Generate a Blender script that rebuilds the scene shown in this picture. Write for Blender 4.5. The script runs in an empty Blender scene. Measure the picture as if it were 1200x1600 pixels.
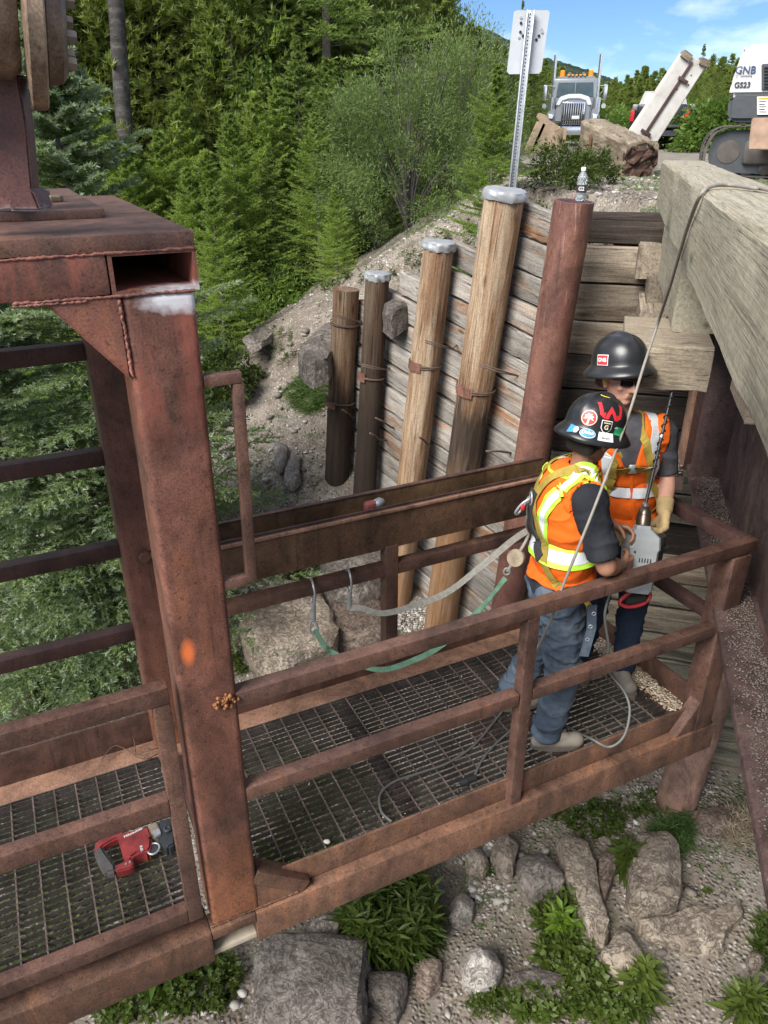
import bpy, bmesh, math, random
import numpy as np
from mathutils import Vector, Matrix, noise as mnoise
from mathutils.bvhtree import BVHTree
SC = bpy.context.scene
COL = SC.collection
PI = math.pi
R = math.radians
random.seed(7)
rng = np.random.default_rng(7)

# ------------------------------------------------------------------ camera, world, sun, exposure
TILT = R(26.4)
CT, ST = math.cos(TILT), math.sin(TILT)
cam = bpy.data.cameras.new('camera')
cam.sensor_fit = 'VERTICAL'; cam.sensor_height = 24; cam.sensor_width = 18; cam.lens = 18.0
cam.clip_start = .05; cam.clip_end = 6000
camo = bpy.data.objects.new('camera', cam); COL.objects.link(camo)
camo.location = (0, 0, 0); camo.rotation_euler = (PI/2-TILT, 0, 0)
SC.camera = camo
SUN_EL, SUN_AZ = R(44), R(220)         # azimuth measured clockwise from +Y (the view direction)
world = bpy.data.worlds.new('World'); SC.world = world; world.use_nodes = True
wn = world.node_tree; wn.nodes.clear()
def _n(t, **k):
    n = wn.nodes.new(t)
    for a, b in k.items(): setattr(n, a, b)
    return n
w_out = _n('ShaderNodeOutputWorld'); w_bg = _n('ShaderNodeBackground'); w_sky = _n('ShaderNodeTexSky')
w_sky.sky_type = 'NISHITA'; w_sky.sun_disc = False; w_sky.sun_elevation = SUN_EL; w_sky.sun_rotation = SUN_AZ
w_sky.air_density = 1.0; w_sky.dust_density = .2; w_sky.ozone_density = 3.0; w_sky.altitude = 1200
w_tc = _n('ShaderNodeTexCoord'); w_map = _n('ShaderNodeMapping'); w_map.inputs['Scale'].default_value = (1.2, 1.2, 3.2); w_map.inputs['Location'].default_value = (0, 2, 0)
w_no = _n('ShaderNodeTexNoise'); w_no.inputs['Scale'].default_value = 1.3; w_no.inputs['Detail'].default_value = 7; w_no.inputs['Roughness'].default_value = .6
w_rmp = _n('ShaderNodeValToRGB'); w_rmp.color_ramp.elements[0].position = .44; w_rmp.color_ramp.elements[1].position = .66
w_rmp.color_ramp.elements[0].color = (.0, .0, .0, 1); w_rmp.color_ramp.elements[1].color = (.85, .85, .85, 1)
w_mix = _n('ShaderNodeMixRGB'); w_mix.inputs[2].default_value = (11.0, 10.8, 10.6, 1)
wl = wn.links.new
wl(w_tc.outputs['Generated'], w_map.inputs[0]); wl(w_map.outputs[0], w_no.inputs['Vector']); wl(w_no.outputs[0], w_rmp.inputs[0])
w_tint = _n('ShaderNodeMixRGB', blend_type='MULTIPLY'); w_tint.inputs[0].default_value = 1; w_tint.inputs[2].default_value = (.37, .47, .62, 1)
wl(w_sky.outputs[0], w_tint.inputs[1]); wl(w_rmp.outputs[0], w_mix.inputs[0]); wl(w_tint.outputs[0], w_mix.inputs[1]); wl(w_mix.outputs[0], w_bg.inputs[0])
w_bg.inputs[1].default_value = .105; wl(w_bg.outputs[0], w_out.inputs[0])
sun = bpy.data.lights.new('sun', 'SUN'); sun.energy = 3.8; sun.angle = R(34); sun.color = (1, .965, .90)
suno = bpy.data.objects.new('sun', sun); COL.objects.link(suno)
sd = Vector((math.sin(SUN_AZ)*math.cos(SUN_EL), math.cos(SUN_AZ)*math.cos(SUN_EL), math.sin(SUN_EL)))
suno.rotation_euler = sd.to_track_quat('Z', 'Y').to_euler()
vs = SC.view_settings; vs.view_transform = 'Standard'; vs.look = 'None'; vs.exposure = 1.08; vs.gamma = 1; vs.use_curve_mapping = False
SC.render.engine = 'CYCLES'
SC.cycles.max_bounces = 6; SC.cycles.diffuse_bounces = 3; SC.cycles.glossy_bounces = 2
SC.cycles.transmission_bounces = 4; SC.cycles.transparent_max_bounces = 6; SC.cycles.use_denoising = True

# ------------------------------------------------------------------ helpers
def ray(u, v):
    r = (u-600)/1200; d = (v-800)/1200
    return Vector((r, CT-d*ST, -ST-d*CT))
def at_y(u, v, Y): q = ray(u, v); return q*(Y/q.y)
def at_z(u, v, z): q = ray(u, v); return q*(z/q.z)
SX, SY = .899, .438                       # platform axes: s along the deck, t across it
def Bw(s, t, z): return Vector((s*SX-t*SY, s*SY+t*SX, z))
def at_pl(u, v, p0, n):
    q = ray(u, v); n = Vector(n); return q*(Vector(p0).dot(n)/q.dot(n))
def at_t(u, v, t): q = ray(u, v); return q*(t/(-q.x*SY+q.y*SX))
def at_s(u, v, s): q = ray(u, v); return q*(s/(q.x*SX+q.y*SY))
BS, BT, UP = Vector((SX, SY, 0)), Vector((-SY, SX, 0)), Vector((0, 0, 1))
WM = {}
def put(o, M=None, parent=None):
    M = M if M is not None else Matrix()
    COL.objects.link(o); o.matrix_basis = M; WM[o.name] = M.copy()
    if parent is not None:
        o.parent = parent; o.matrix_parent_inverse = WM[parent.name].inverted()
    return o
def thing(name, label, cat, loc=(0, 0, 0), group=None, M=None):
    o = bpy.data.objects.new(name, None); o.empty_display_size = .1
    put(o, M if M is not None else Matrix.Translation(Vector(loc)))
    o['label'] = label; o['category'] = cat
    if group: o['group'] = group
    return o
def tag(o, label, cat, group=None, kind=None):
    if label: o['label'] = label
    if cat: o['category'] = cat
    if group: o['group'] = group
    if kind: o['kind'] = kind
    return o
def mk(name, verts, faces, mat, parent=None, M=None, smooth=False, fm=None):
    me = bpy.data.meshes.new(name)
    me.from_pydata([tuple(v) for v in verts], [], faces)
    for m in (mat if isinstance(mat, (list, tuple)) else [mat]): me.materials.append(m)
    if fm is not None: me.polygons.foreach_set('material_index', fm)
    if smooth: me.polygons.foreach_set('use_smooth', [True]*len(me.polygons))
    me.update()
    return put(bpy.data.objects.new(name, me), M, parent)
def mk_np(name, V, F, mat, parent=None, M=None, smooth=False, fm=None):
    """V (n,3) array, F (m,k) int array"""
    me = bpy.data.meshes.new(name); k = F.shape[1]
    me.vertices.add(len(V)); me.vertices.foreach_set('co', V.astype(np.float32).ravel())
    me.loops.add(F.size); me.loops.foreach_set('vertex_index', F.astype(np.int32).ravel())
    me.polygons.add(len(F)); me.polygons.foreach_set('loop_start', np.arange(0, F.size, k, dtype=np.int32))
    try: me.polygons.foreach_set('loop_total', np.full(len(F), k, dtype=np.int32))
    except Exception: pass
    for m in (mat if isinstance(mat, (list, tuple)) else [mat]): me.materials.append(m)
    if fm is not None: me.polygons.foreach_set('material_index', fm.astype(np.int32))
    if smooth: me.polygons.foreach_set('use_smooth', np.ones(len(F), dtype=bool))
    me.update(calc_edges=True); me.validate()
    return put(bpy.data.objects.new(name, me), M, parent)
def frame(p0, p1, up=UP):
    p0, p1 = Vector(p0), Vector(p1)
    x = (p1-p0).normalized(); up = Vector(up)
    y = up.cross(x)
    if y.length < 1e-4: y = Vector((0, 1, 0)).cross(x)
    y.normalize(); z = x.cross(y)
    M = Matrix((x, y, z)).transposed().to_4x4(); M.translation = (p0+p1)/2
    return M, (p1-p0).length
_boxc = {}
def box_mesh(L, w, h, bev, mat, segs=2):
    key = (round(L, 4), round(w, 4), round(h, 4), bev, mat.name, segs)
    if key in _boxc: return _boxc[key]
    bm = bmesh.new(); bmesh.ops.create_cube(bm, size=1)
    for v in bm.verts: v.co = Vector((v.co.x*L, v.co.y*w, v.co.z*h))
    if bev > 0: bmesh.ops.bevel(bm, geom=bm.edges[:], offset=min(bev, w*.45, h*.45, L*.45), segments=segs, profile=.6, affect='EDGES')
    me = bpy.data.meshes.new('bar'); bm.to_mesh(me); bm.free(); me.materials.append(mat)
    if segs > 1 and bev > 0: me.polygons.foreach_set('use_smooth', [True]*len(me.polygons))
    try: me.set_sharp_from_angle(angle=R(50))
    except Exception: pass
    _boxc[key] = me
    return me
def bar(name, p0, p1, w, h, mat, parent=None, up=UP, bev=.006, segs=2):
    M, L = frame(p0, p1, up)
    return put(bpy.data.objects.new(name, box_mesh(L, w, h, bev, mat, segs)), M, parent)
def boxb(name, c, d, mat, parent=None, rot=0., bev=.005, segs=1, M=None):
    """box with centre c, dims d, turned rot about z"""
    MM = (M if M is not None else Matrix.Rotation(rot, 4, 'Z')).copy()
    MM = Matrix.Translation(Vector(c)) @ MM.to_3x3().to_4x4()
    return put(bpy.data.objects.new(name, box_mesh(d[0], d[1], d[2], bev, mat, segs)), MM, parent)
def axisM(p, d, up=UP):
    d = Vector(d).normalized(); u = Vector(up)
    if abs(d.dot(u.normalized())) > .99: u = Vector((1, 0, 0))
    x = u.cross(d).normalized(); y = d.cross(x)
    M = Matrix((x, y, d)).transposed().to_4x4(); M.translation = Vector(p)
    return M
def lathe(name, prof, mat, parent=None, M=None, seg=24, smooth=True, caps=True, fm=None):
    V, F, I = [], [], []
    for r, z in prof:
        for i in range(seg):
            a = 2*PI*i/seg; V.append((r*math.cos(a), r*math.sin(a), z))
    for j in range(len(prof)-1):
        for i in range(seg):
            k = (i+1) % seg
            F.append((j*seg+i, j*seg+k, (j+1)*seg+k, (j+1)*seg+i)); I.append(fm[j] if fm else 0)
    if caps:
        F.append(tuple(range(seg))[::-1]); F.append(tuple((len(prof)-1)*seg+i for i in range(seg)))
        I += [fm[0] if fm else 0, fm[-1] if fm else 0]
    o = mk(name, V, F, mat, parent, M, smooth, I if fm else None)
    try: o.data.set_sharp_from_angle(angle=R(40))
    except Exception: pass
    return o
def rod(name, p0, p1, r0, r1, mat, parent=None, seg=16):
    p0, p1 = Vector(p0), Vector(p1)
    return lathe(name, [(r0, 0), (r1, (p1-p0).length)], mat, parent, axisM(p0, p1-p0), seg)
def catmull(P, n=8, closed=False):
    P = [Vector(p) for p in P]; out = []
    m = len(P)
    for i in range(m if closed else m-1):
        if closed: a, b, c, d = P[(i-1) % m], P[i], P[(i+1) % m], P[(i+2) % m]
        else: a, b, c, d = P[max(i-1, 0)], P[i], P[i+1], P[min(i+2, m-1)]
        for k in range(n):
            t = k/n
            out.append(.5*((2*b)+(c-a)*t+(2*a-5*b+4*c-d)*t*t+(3*b-a-3*c+d)*t**3))
    if not closed: out.append(P[-1].copy())
    return out
def tube_vf(P, r, seg=8, closed=False, base=0):
    V, F = [], []; n = len(P); prev = None
    for i, p in enumerate(P):
        a = P[(i-1) % n] if (closed or i) else p; b = P[(i+1) % n] if (closed or i < n-1) else p
        t = (b-a).normalized()
        if prev is None: x = t.orthogonal().normalized()
        else:
            x = prev-t*prev.dot(t); x = x.normalized() if x.length > 1e-5 else t.orthogonal().normalized()
        prev = x; y = t.cross(x)
        rr = r[i] if isinstance(r, (list, tuple)) else r
        for k in range(seg):
            q = 2*PI*k/seg; V.append(p+(x*math.cos(q)+y*math.sin(q))*rr)
    for i in range(n if closed else n-1):
        for k in range(seg):
            j = (k+1) % seg; i2 = (i+1) % n
            F.append((base+i*seg+k, base+i*seg+j, base+i2*seg+j, base+i2*seg+k))
    if not closed:
        F.append(tuple(base+k for k in range(seg))[::-1]); F.append(tuple(base+(n-1)*seg+k for k in range(seg)))
    return V, F
def tube(name, P, r, mat, parent=None, seg=8, closed=False, M=None):
    P = [Vector(p) for p in P]; V, F = tube_vf(P, r, seg, closed)
    return mk(name, V, F, mat, parent, M, True)
def ribbon(name, P, wdir, width, mat, parent=None, th=.003):
    """flat webbing along P; wdir a vector or one per point"""
    V, F = [], []; n = len(P)
    for i, p in enumerate(P):
        p = Vector(p); w = Vector(wdir[i] if isinstance(wdir, list) else wdir)
        t = (Vector(P[min(i+1, n-1)])-Vector(P[max(i-1, 0)])).normalized()
        w = (w-t*w.dot(t)).normalized(); q = t.cross(w)
        for a, b in ((-1, -1), (1, -1), (1, 1), (-1, 1)): V.append(p+w*a*width/2+q*b*th/2)
    for i in range(n-1):
        for k in range(4):
            j = (k+1) % 4; F.append((i*4+k, i*4+j, i*4+4+j, i*4+4+k))
    F.append((3, 2, 1, 0)); F.append(tuple(4*(n-1)+k for k in range(4)))
    return mk(name, V, F, mat, parent, None, False)
def prism(name, pts, depth, mat, parent=None, M=None, bev=0., smooth=False):
    """outline in local xy extruded along +z"""
    n = len(pts)
    bm = bmesh.new(); vs_ = [bm.verts.new((p[0], p[1], 0)) for p in pts]
    f = bm.faces.new(vs_); r_ = bmesh.ops.extrude_face_region(bm, geom=[f])
    bmesh.ops.translate(bm, verts=[g for g in r_['geom'] if isinstance(g, bmesh.types.BMVert)], vec=(0, 0, depth))
    if bev: bmesh.ops.bevel(bm, geom=bm.edges[:], offset=bev, segments=2, affect='EDGES')
    bmesh.ops.recalc_face_normals(bm, faces=bm.faces[:])
    me = bpy.data.meshes.new(name); bm.to_mesh(me); bm.free(); me.materials.append(mat)
    if smooth: me.polygons.foreach_set('use_smooth', [True]*len(me.polygons))
    try: me.set_sharp_from_angle(angle=R(45))
    except Exception: pass
    return put(bpy.data.objects.new(name, me), M, parent)
def prism_w(name, pts, nrm, depth, mat, parent=None, bev=0.):
    """outline of world points (coplanar), thickness along -nrm"""
    P = [Vector(p) for p in pts]; c = sum(P, Vector())/len(P); n = Vector(nrm).normalized()
    M = axisM(c, -n); Mi = M.inverted()
    q = [(Mi@p)[:2] for p in P]
    return prism(name, q, depth, mat, parent, M, bev)
def text_obj(name, s, size, M, mat, parent=None, depth=.001, ax='CENTER', bold=False):
    cu = bpy.data.curves.new(name, 'FONT'); cu.body = s; cu.size = size; cu.extrude = depth
    cu.align_x = ax; cu.align_y = 'CENTER'
    if bold: cu.offset = size*.02
    to = bpy.data.objects.new(name+'_src', cu); COL.objects.link(to)
    dg = bpy.context.evaluated_depsgraph_get(); dg.update()
    me = bpy.data.meshes.new_from_object(to.evaluated_get(dg)); bpy.data.objects.remove(to, do_unlink=True)
    me.materials.clear(); me.materials.append(mat)
    return put(bpy.data.objects.new(name, me), M, parent)
def timber(name, p0, p1, w, h, mat, parent=None, up=UP, ch=.012, rough=.004, seg=14, taper=1., seed=0, hx=1.):
    """sawn timber with chamfered, slightly ragged edges; local x runs along the grain"""
    M, L = frame(p0, p1, up); rd = random.Random(seed or (len(WM)*13+5))
    cs = [(-w/2, -h/2+ch), (-w/2+ch, -h/2), (0, -h/2), (w/2-ch, -h/2), (w/2, -h/2+ch), (w/2, 0), (w/2, h/2-ch), (w/2-ch, h/2), (0, h/2), (-w/2+ch, h/2), (-w/2, h/2-ch), (-w/2, 0)]
    k = len(cs); V, F = [], []
    for i in range(seg+1):
        x = -L/2+L*i/seg; tp = 1+(taper-1)*i/seg
        ex = rd.uniform(-.012, .012) if i in (0, seg) else 0
        for (a, b) in cs:
            V.append((x+ex*rd.random()*hx, a*tp+rd.gauss(0, rough), b*tp+rd.gauss(0, rough)))
    for i in range(seg):
        for j in range(k):
            F.append((i*k+j, i*k+(j+1) % k, (i+1)*k+(j+1) % k, (i+1)*k+j))
    F.append(tuple(range(k))[::-1]); F.append(tuple(seg*k+j for j in range(k)))
    o = mk(name, V, F, mat, parent, M, True)
    o.data.flip_normals()
    try: o.data.set_sharp_from_angle(angle=R(35))
    except Exception: pass
    return o
def dup(o, M, label=None, group=None, parent=None):
    c = o.copy(); COL.objects.link(c); c.matrix_basis = M; WM[c.name] = M.copy()
    if label: c['label'] = label
    if group: c['group'] = group
    for ch in list(o.children):
        d = ch.copy(); COL.objects.link(d); d.parent = c
    return c
# ------------------------------------------------------------------ materials
class NB:
    def __init__(s, name):
        s.m = bpy.data.materials.new(name); s.m.use_nodes = True; s.t = s.m.node_tree; s.t.nodes.clear()
        s.out = s.t.nodes.new('ShaderNodeOutputMaterial'); s.b = s.t.nodes.new('ShaderNodeBsdfPrincipled')
        s.t.links.new(s.b.outputs[0], s.out.inputs[0])
    def n(s, t, **k):
        x = s.t.nodes.new('ShaderNode'+t)
        for a, b in k.items():
            if a in x.inputs.keys() if hasattr(x.inputs, 'keys') else False:
                x.inputs[a].default_value = b
            else: setattr(x, a, b)
        return x
    def l(s, a, b): s.t.links.new(a, b)
    def coords(s, kind='Object', scale=(1, 1, 1), rand=0., loc=(0, 0, 0)):
        tc = s.n('TexCoord'); mp = s.n('Mapping'); mp.inputs['Scale'].default_value = scale; mp.inputs['Location'].default_value = loc
        src = tc.outputs[kind] if kind != 'World' else s.n('NewGeometry').outputs['Position']
        if rand:
            oi = s.n('ObjectInfo'); vm = s.n('VectorMath', operation='SCALE'); cb = s.n('CombineXYZ')
            s.l(oi.outputs['Random'], cb.inputs[0]); s.l(oi.outputs['Random'], cb.inputs[1])
            s.l(cb.outputs[0], vm.inputs[0]); vm.inputs['Scale'].default_value = rand
            ad = s.n('VectorMath', operation='ADD'); s.l(src, ad.inputs[0]); s.l(vm.outputs[0], ad.inputs[1]); src = ad.outputs[0]
        s.l(src, mp.inputs[0]); return mp.outputs[0]
    def noise(s, vec, scale, detail=5, rough=.55, dist=0.):
        x = s.n('TexNoise'); x.inputs['Scale'].default_value = scale; x.inputs['Detail'].default_value = detail
        x.inputs['Roughness'].default_value = rough; x.inputs['Distortion'].default_value = dist
        s.l(vec, x.inputs['Vector']); return x.outputs[0]
    def ramp(s, f, stops):
        x = s.n('ValToRGB'); e = x.color_ramp.elements
        while len(e) > 1: e.remove(e[-1])
        e[0].position, c = stops[0]; e[0].color = (*c, 1) if hasattr(c, '__len__') else (c, c, c, 1)
        for p, c in stops[1:]:
            q = e.new(p); q.color = (*c, 1) if hasattr(c, '__len__') else (c, c, c, 1)
        s.l(f, x.inputs[0]); return x.outputs[0]
    def mix(s, f, a, b, mode='MIX'):
        x = s.n('MixRGB', blend_type=mode)
        for i, q in ((0, f), (1, a), (2, b)):
            if hasattr(q, 'is_linked'): s.l(q, x.inputs[i])
            elif i == 0: x.inputs[0].default_value = q
            else: x.inputs[i].default_value = (*q, 1) if hasattr(q, '__len__') else (q, q, q, 1)
        return x.outputs[0]
    def math(s, op, a, b=0., clamp=False):
        x = s.n('Math', operation=op); x.use_clamp = clamp
        for i, q in ((0, a), (1, b)):
            if hasattr(q, 'is_linked'): s.l(q, x.inputs[i])
            else: x.inputs[i].default_value = q
        return x.outputs[0]
    def sep(s, v, i):
        x = s.n('SeparateXYZ'); s.l(v, x.inputs[0]); return x.outputs[i]
    def bump(s, h, strength=.3, dist=.01):
        x = s.n('Bump'); x.inputs['Strength'].default_value = strength; x.inputs['Distance'].default_value = dist
        s.l(h, x.inputs['Height']); s.l(x.outputs[0], s.b.inputs['Normal']); return x
    def done(s, col=None, rough=.6, metal=0., spec=.5):
        if col is not None:
            if hasattr(col, 'is_linked'): s.l(col, s.b.inputs['Base Color'])
            else: s.b.inputs['Base Color'].default_value = (*col, 1)
        if hasattr(rough, 'is_linked'): s.l(rough, s.b.inputs['Roughness'])
        else: s.b.inputs['Roughness'].default_value = rough
        s.b.inputs['Metallic'].default_value = metal; s.b.inputs['Specular IOR Level'].default_value = spec
        return s.m
def plain(name, col, rough=.6, metal=0., var=.25, sc=12., bump=.0, spec=.5):
    q = NB(name); c = q.coords('Object', rand=5.)
    f = q.noise(c, sc, 6)
    d = tuple(x*(1-var) for x in col); b = tuple(min(1, x*(1+var)) for x in col)
    cc = q.ramp(f, [(.3, d), (.7, b)])
    if bump: q.bump(q.noise(c, sc*8, 4), bump, .004)
    return q.done(cc, rough, metal, spec)
def rust(name, dark=(.050, .027, .020), mid=(.118, .058, .038), hot=(.26, .105, .042), amount=.5, extra=None, rough=.54):
    q = NB(name); c = q.coords('Object', rand=3.); cw = q.coords('World')
    big = q.noise(c, 2.2, 6, .6, .4); med = q.noise(c, 16, 6, .65); fine = q.noise(c, 150, 3, .6)
    st = q.noise(q.coords('World', (9, 9, 1.1)), 2.0, 6, .65)
    f1 = q.math('ADD', q.math('MULTIPLY', big, .6), q.math('MULTIPLY', med, .4))
    col = q.ramp(f1, [(.34, dark), (.52, mid), (.70, tuple(x*1.25 for x in mid))])
    hotm = q.ramp(q.math('ADD', q.math('MULTIPLY', st, .6), q.math('MULTIPLY', big, .4)), [(.60-.14*amount, 0.), (.74-.1*amount, 1.)])
    col = q.mix(q.math('MULTIPLY', hotm, amount), col, hot)
    sp = q.ramp(fine, [(.35, .72), (.5, 1.), (.68, 1.28)])
    lw = q.noise(q.coords('World', (1, 1, .5)), 3.2, 7, .7, 1.0); col = q.mix(1., col, q.ramp(lw, [(.34, .48), (.48, .92), (.64, 1.4)]), 'MULTIPLY')
    run = q.noise(q.coords('World', (26, 26, 1.2)), 1., 4, .6); col = q.mix(q.ramp(run, [(.60, 0.), (.72, .5)]), col, tuple(x*.45 for x in dark))
    col = q.mix(1., col, sp, 'MULTIPLY')
    pits = q.ramp(q.noise(c, 60, 2, .5), [(.30, .55), (.40, 1.)])
    col = q.mix(1., col, pits, 'MULTIPLY')
    if extra: col = extra(q, c, cw, col)
    h = q.math('ADD', q.math('MULTIPLY', med, .5), q.math('MULTIPLY', fine, .35))
    q.bump(h, .35, .004)
    return q.done(col, q.ramp(med, [(.3, rough-.12), (.7, rough+.16)]), 0., .45)
def blob(q, c, centre, rad, soft=.5, nz=.3, nsc=8.):
    """1 inside an ellipse in the given coordinates, with a ragged edge"""
    v = q.n('VectorMath', operation='SUBTRACT'); q.l(c, v.inputs[0]); v.inputs[1].default_value = centre
    d = q.n('VectorMath', operation='DIVIDE'); q.l(v.outputs[0], d.inputs[0]); d.inputs[1].default_value = rad
    ln = q.n('VectorMath', operation='LENGTH'); q.l(d.outputs[0], ln.inputs[0])
    e = q.math('ADD', ln.outputs['Value'], q.math('MULTIPLY', q.math('SUBTRACT', q.noise(c, nsc, 5), .5), nz))
    return q.ramp(e, [(max(0., 1-soft), 1.), (1., 0.)])
def wood(name, stops, grain=26., blot=None, crack=.6, rnd=9., val=.25, rough=.85, extra=None, knots=True, mode='Object'):
    q = NB(name); c0 = q.coords('Object', rand=rnd)
    g = q.noise(q.coords('Object', (1.1, grain, grain), rnd), 1.0, 7, .62, .6)
    g2 = q.noise(q.coords('Object', (.5, 5, 5), rnd), 1.0, 5, .6, 1.2)
    f = q.math('ADD', q.math('MULTIPLY', g, .55), q.math('MULTIPLY', g2, .45))
    col = q.ramp(f, stops)
    if blot: col = q.mix(q.ramp(q.noise(q.coords('Object', (.7, 5.5, 5.5), rnd, (3, 1, 7)), 1.0, 5, .6, .8), [(.52, 0.), (.63, blot[1])]), col, blot[0])
    ck = q.noise(q.coords('Object', (1.3, grain*2.2, grain*2.2), rnd, (9, 4, 2)), 1.0, 4, .7, .3)
    ckm = q.ramp(ck, [(.33, 1-crack), (.43, 1.)])
    col = q.mix(1., col, ckm, 'MULTIPLY')
    if knots:
        vo = q.n('TexVoronoi'); vo.inputs['Scale'].default_value = 1.
        q.l(q.coords('Object', (1.6, 5, 5), rnd), vo.inputs['Vector'])
        km = q.ramp(vo.outputs['Distance'], [(.05, .32), (.13, 1.)])
        col = q.mix(.8, col, km, 'MULTIPLY')
    oi = q.n('ObjectInfo'); vv = q.math('ADD', q.math('MULTIPLY', oi.outputs['Random'], val*2), 1-val)
    cb = q.n('CombineXYZ'); [q.l(vv, cb.inputs[i]) for i in range(3)]
    col = q.mix(1., col, cb.outputs[0], 'MULTIPLY')
    fg = q.noise(q.coords('Object', (5, grain*6, grain*6), rnd), 1.0, 3, .6); col = q.mix(1., col, q.ramp(fg, [(.34, .72), (.5, 1.), (.66, 1.2)]), 'MULTIPLY')
    sp_ = q.noise(q.coords('Object', (60, 60, 60), rnd), 1.0, 3, .6); col = q.mix(.6, col, q.ramp(sp_, [(.36, .75), (.6, 1.15)]), 'MULTIPLY')
    if extra: col = extra(q, c0, col)
    h = q.math('ADD', q.math('MULTIPLY', q.math('ADD', g, q.math('MULTIPLY', fg, .5)), .6), q.math('MULTIPLY', q.ramp(ck, [(.3, 0.), (.45, 1.)]), .6))
    q.bump(h, .55, .008)
    return q.done(col, rough, 0., .25)

MT = {}
def top_paint(q, c, cw, col):
    # reddish paint drips, white spray at the weld, orange spray mark (all in world metres, they are marks on this steel)
    red = q.ramp(q.noise(q.coords('World', (14, 14, 3)), 1., 5, .6), [(.45, 0.), (.6, .75)])
    zz = q.sep(cw, 2)
    col = q.mix(q.math('MULTIPLY', red, q.ramp(q.math('ADD', zz, 1.), [(.10, 0.), (.45, 1.)])), col, (.27, .075, .05))
    p1 = Bw(.45, 2.21, -.418)
    col = q.mix(q.math('MULTIPLY', blob(q, cw, tuple(p1), (.13, .13, .050), .6, .8, 38), .85), col, (.62, .63, .66))
    p2 = at_t(294, 1020, 2.21)
    col = q.mix(q.math('MULTIPLY', blob(q, cw, tuple(p2), (.03, .03, .065), .7, .2, 30), .9), col, (.72, .17, .045))
    hot = q.ramp(q.math('ADD', zz, 3.2), [(.15, 1.), (.75, 0.)])
    hn = q.ramp(q.math('ADD', q.math('MULTIPLY', q.noise(c, 7, 6, .7, .6), .5), q.math('MULTIPLY', q.noise(c, 90, 3, .6), .5)), [(.40, 0.), (.58, 1.)])
    col = q.mix(q.math('MULTIPLY', q.math('MULTIPLY', hot, hn), .8), col, (.36, .13, .05))
    return col
MT['rust'] = rust('rusted_steel', amount=.45)
MT['rust_col'] = rust('rusted_steel_column', mid=(.135, .056, .040), amount=.5, extra=top_paint)
MT['rust_rail'] = rust('rusted_rail', dark=(.048, .026, .020), mid=(.100, .052, .039), hot=(.185, .080, .038), amount=.55)
MT['rust_dark'] = rust('dark_rusted_steel', dark=(.028, .016, .015), mid=(.060, .030, .026), hot=(.15, .065, .035), amount=.3)
MT['rust_orange'] = rust('orange_rusted_steel', dark=(.062, .032, .021), mid=(.125, .062, .038), hot=(.24, .10, .042), amount=.6, rough=.8)
MT['rust_tan'] = rust('tan_dusty_steel', dark=(.16, .085, .055), mid=(.27, .15, .10), hot=(.34, .17, .09), amount=.4, rough=.85)
MT['rust_girder'] = rust('girder_steel', dark=(.055, .034, .032), mid=(.10, .064, .058), hot=(.17, .09, .06), amount=.3)
def drips(q, c, cw, col):
    d_ = q.noise(q.coords('World', (55, 55, 2.2)), 1., 4, .6)
    return q.mix(q.math('MULTIPLY', q.ramp(d_, [(.60, 0.), (.70, .8)]), q.ramp(q.math('ADD', q.sep(cw, 2), 1.6), [(.1, 0.), (1., 1.)])), col, (.40, .29, .24))
MT['rust_pile'] = rust('pile_steel', extra=drips, dark=(.11, .045, .038), mid=(.145, .066, .048), hot=(.25, .12, .07), amount=.5)
MT['grate'] = rust('grating_steel', dark=(.022, .020, .020), mid=(.055, .047, .043), hot=(.16, .10, .07), amount=.3)
MT['cross'] = rust('cross_rod_steel', dark=(.07, .05, .042), mid=(.13, .095, .08), hot=(.2, .12, .08), amount=.3)
MT['weld'] = rust('weld_bead', dark=(.085, .035, .028), mid=(.17, .068, .052), hot=(.32, .14, .08), amount=.4)
MT['dark'] = plain('black_plastic', (.02, .02, .022), .45, 0, .2)
MT['steel'] = plain('bare_steel', (.42, .42, .42), .35, .8, .25)
MT['galv'] = plain('galvanised_steel', (.42, .44, .46), .45, .55, .2, 30)
MT['alum'] = plain('sheet_metal_cap', (.33, .34, .35), .5, .4, .15, 8, .2)
MT['rusty_wire'] = plain('rusty_wire', (.10, .065, .05), .8, 0, .3, 30)
MT['wood_wing'] = wood('weathered_grey_planks', [(.30, (.09, .08, .072)), (.45, (.22, .198, .175)), (.60, (.30, .275, .245)), (.75, (.38, .355, .32))], 24, ((.22, .105, .045), .85), .8)
MT['wood_abut'] = wood('abutment_planks', [(.30, (.07, .055, .042)), (.45, (.185, .15, .112)), (.62, (.27, .225, .17)), (.8, (.34, .29, .23))], 22, ((.10, .07, .05), .8), .6)
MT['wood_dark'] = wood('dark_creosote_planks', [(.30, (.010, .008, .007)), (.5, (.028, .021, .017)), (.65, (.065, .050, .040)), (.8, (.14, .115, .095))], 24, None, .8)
MT['wood_low'] = wood('greenish_low_planks', [(.30, (.06, .055, .04)), (.45, (.15, .135, .10)), (.62, (.23, .21, .155)), (.8, (.30, .27, .21))], 22, ((.05, .045, .035), .9), .6)
MT['wood_deck'] = wood('treated_bridge_timber', [(.30, (.20, .175, .125)), (.45, (.29, .26, .195)), (.62, (.35, .318, .245)), (.8, (.42, .39, .31))], 60, ((.30, .25, .15), .35), .35, val=.08, knots=True)
MT['wood_cap'] = wood('cap_timber', [(.30, (.17, .13, .09)), (.45, (.27, .22, .16)), (.62, (.34, .285, .215)), (.8, (.41, .36, .29))], 40, None, .55, val=.1)
MT['wood_log'] = wood('old_beam_wood', [(.30, (.06, .045, .032)), (.45, (.15, .118, .085)), (.62, (.24, .20, .15)), (.8, (.32, .275, .22))], 12, None, .75)
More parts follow.
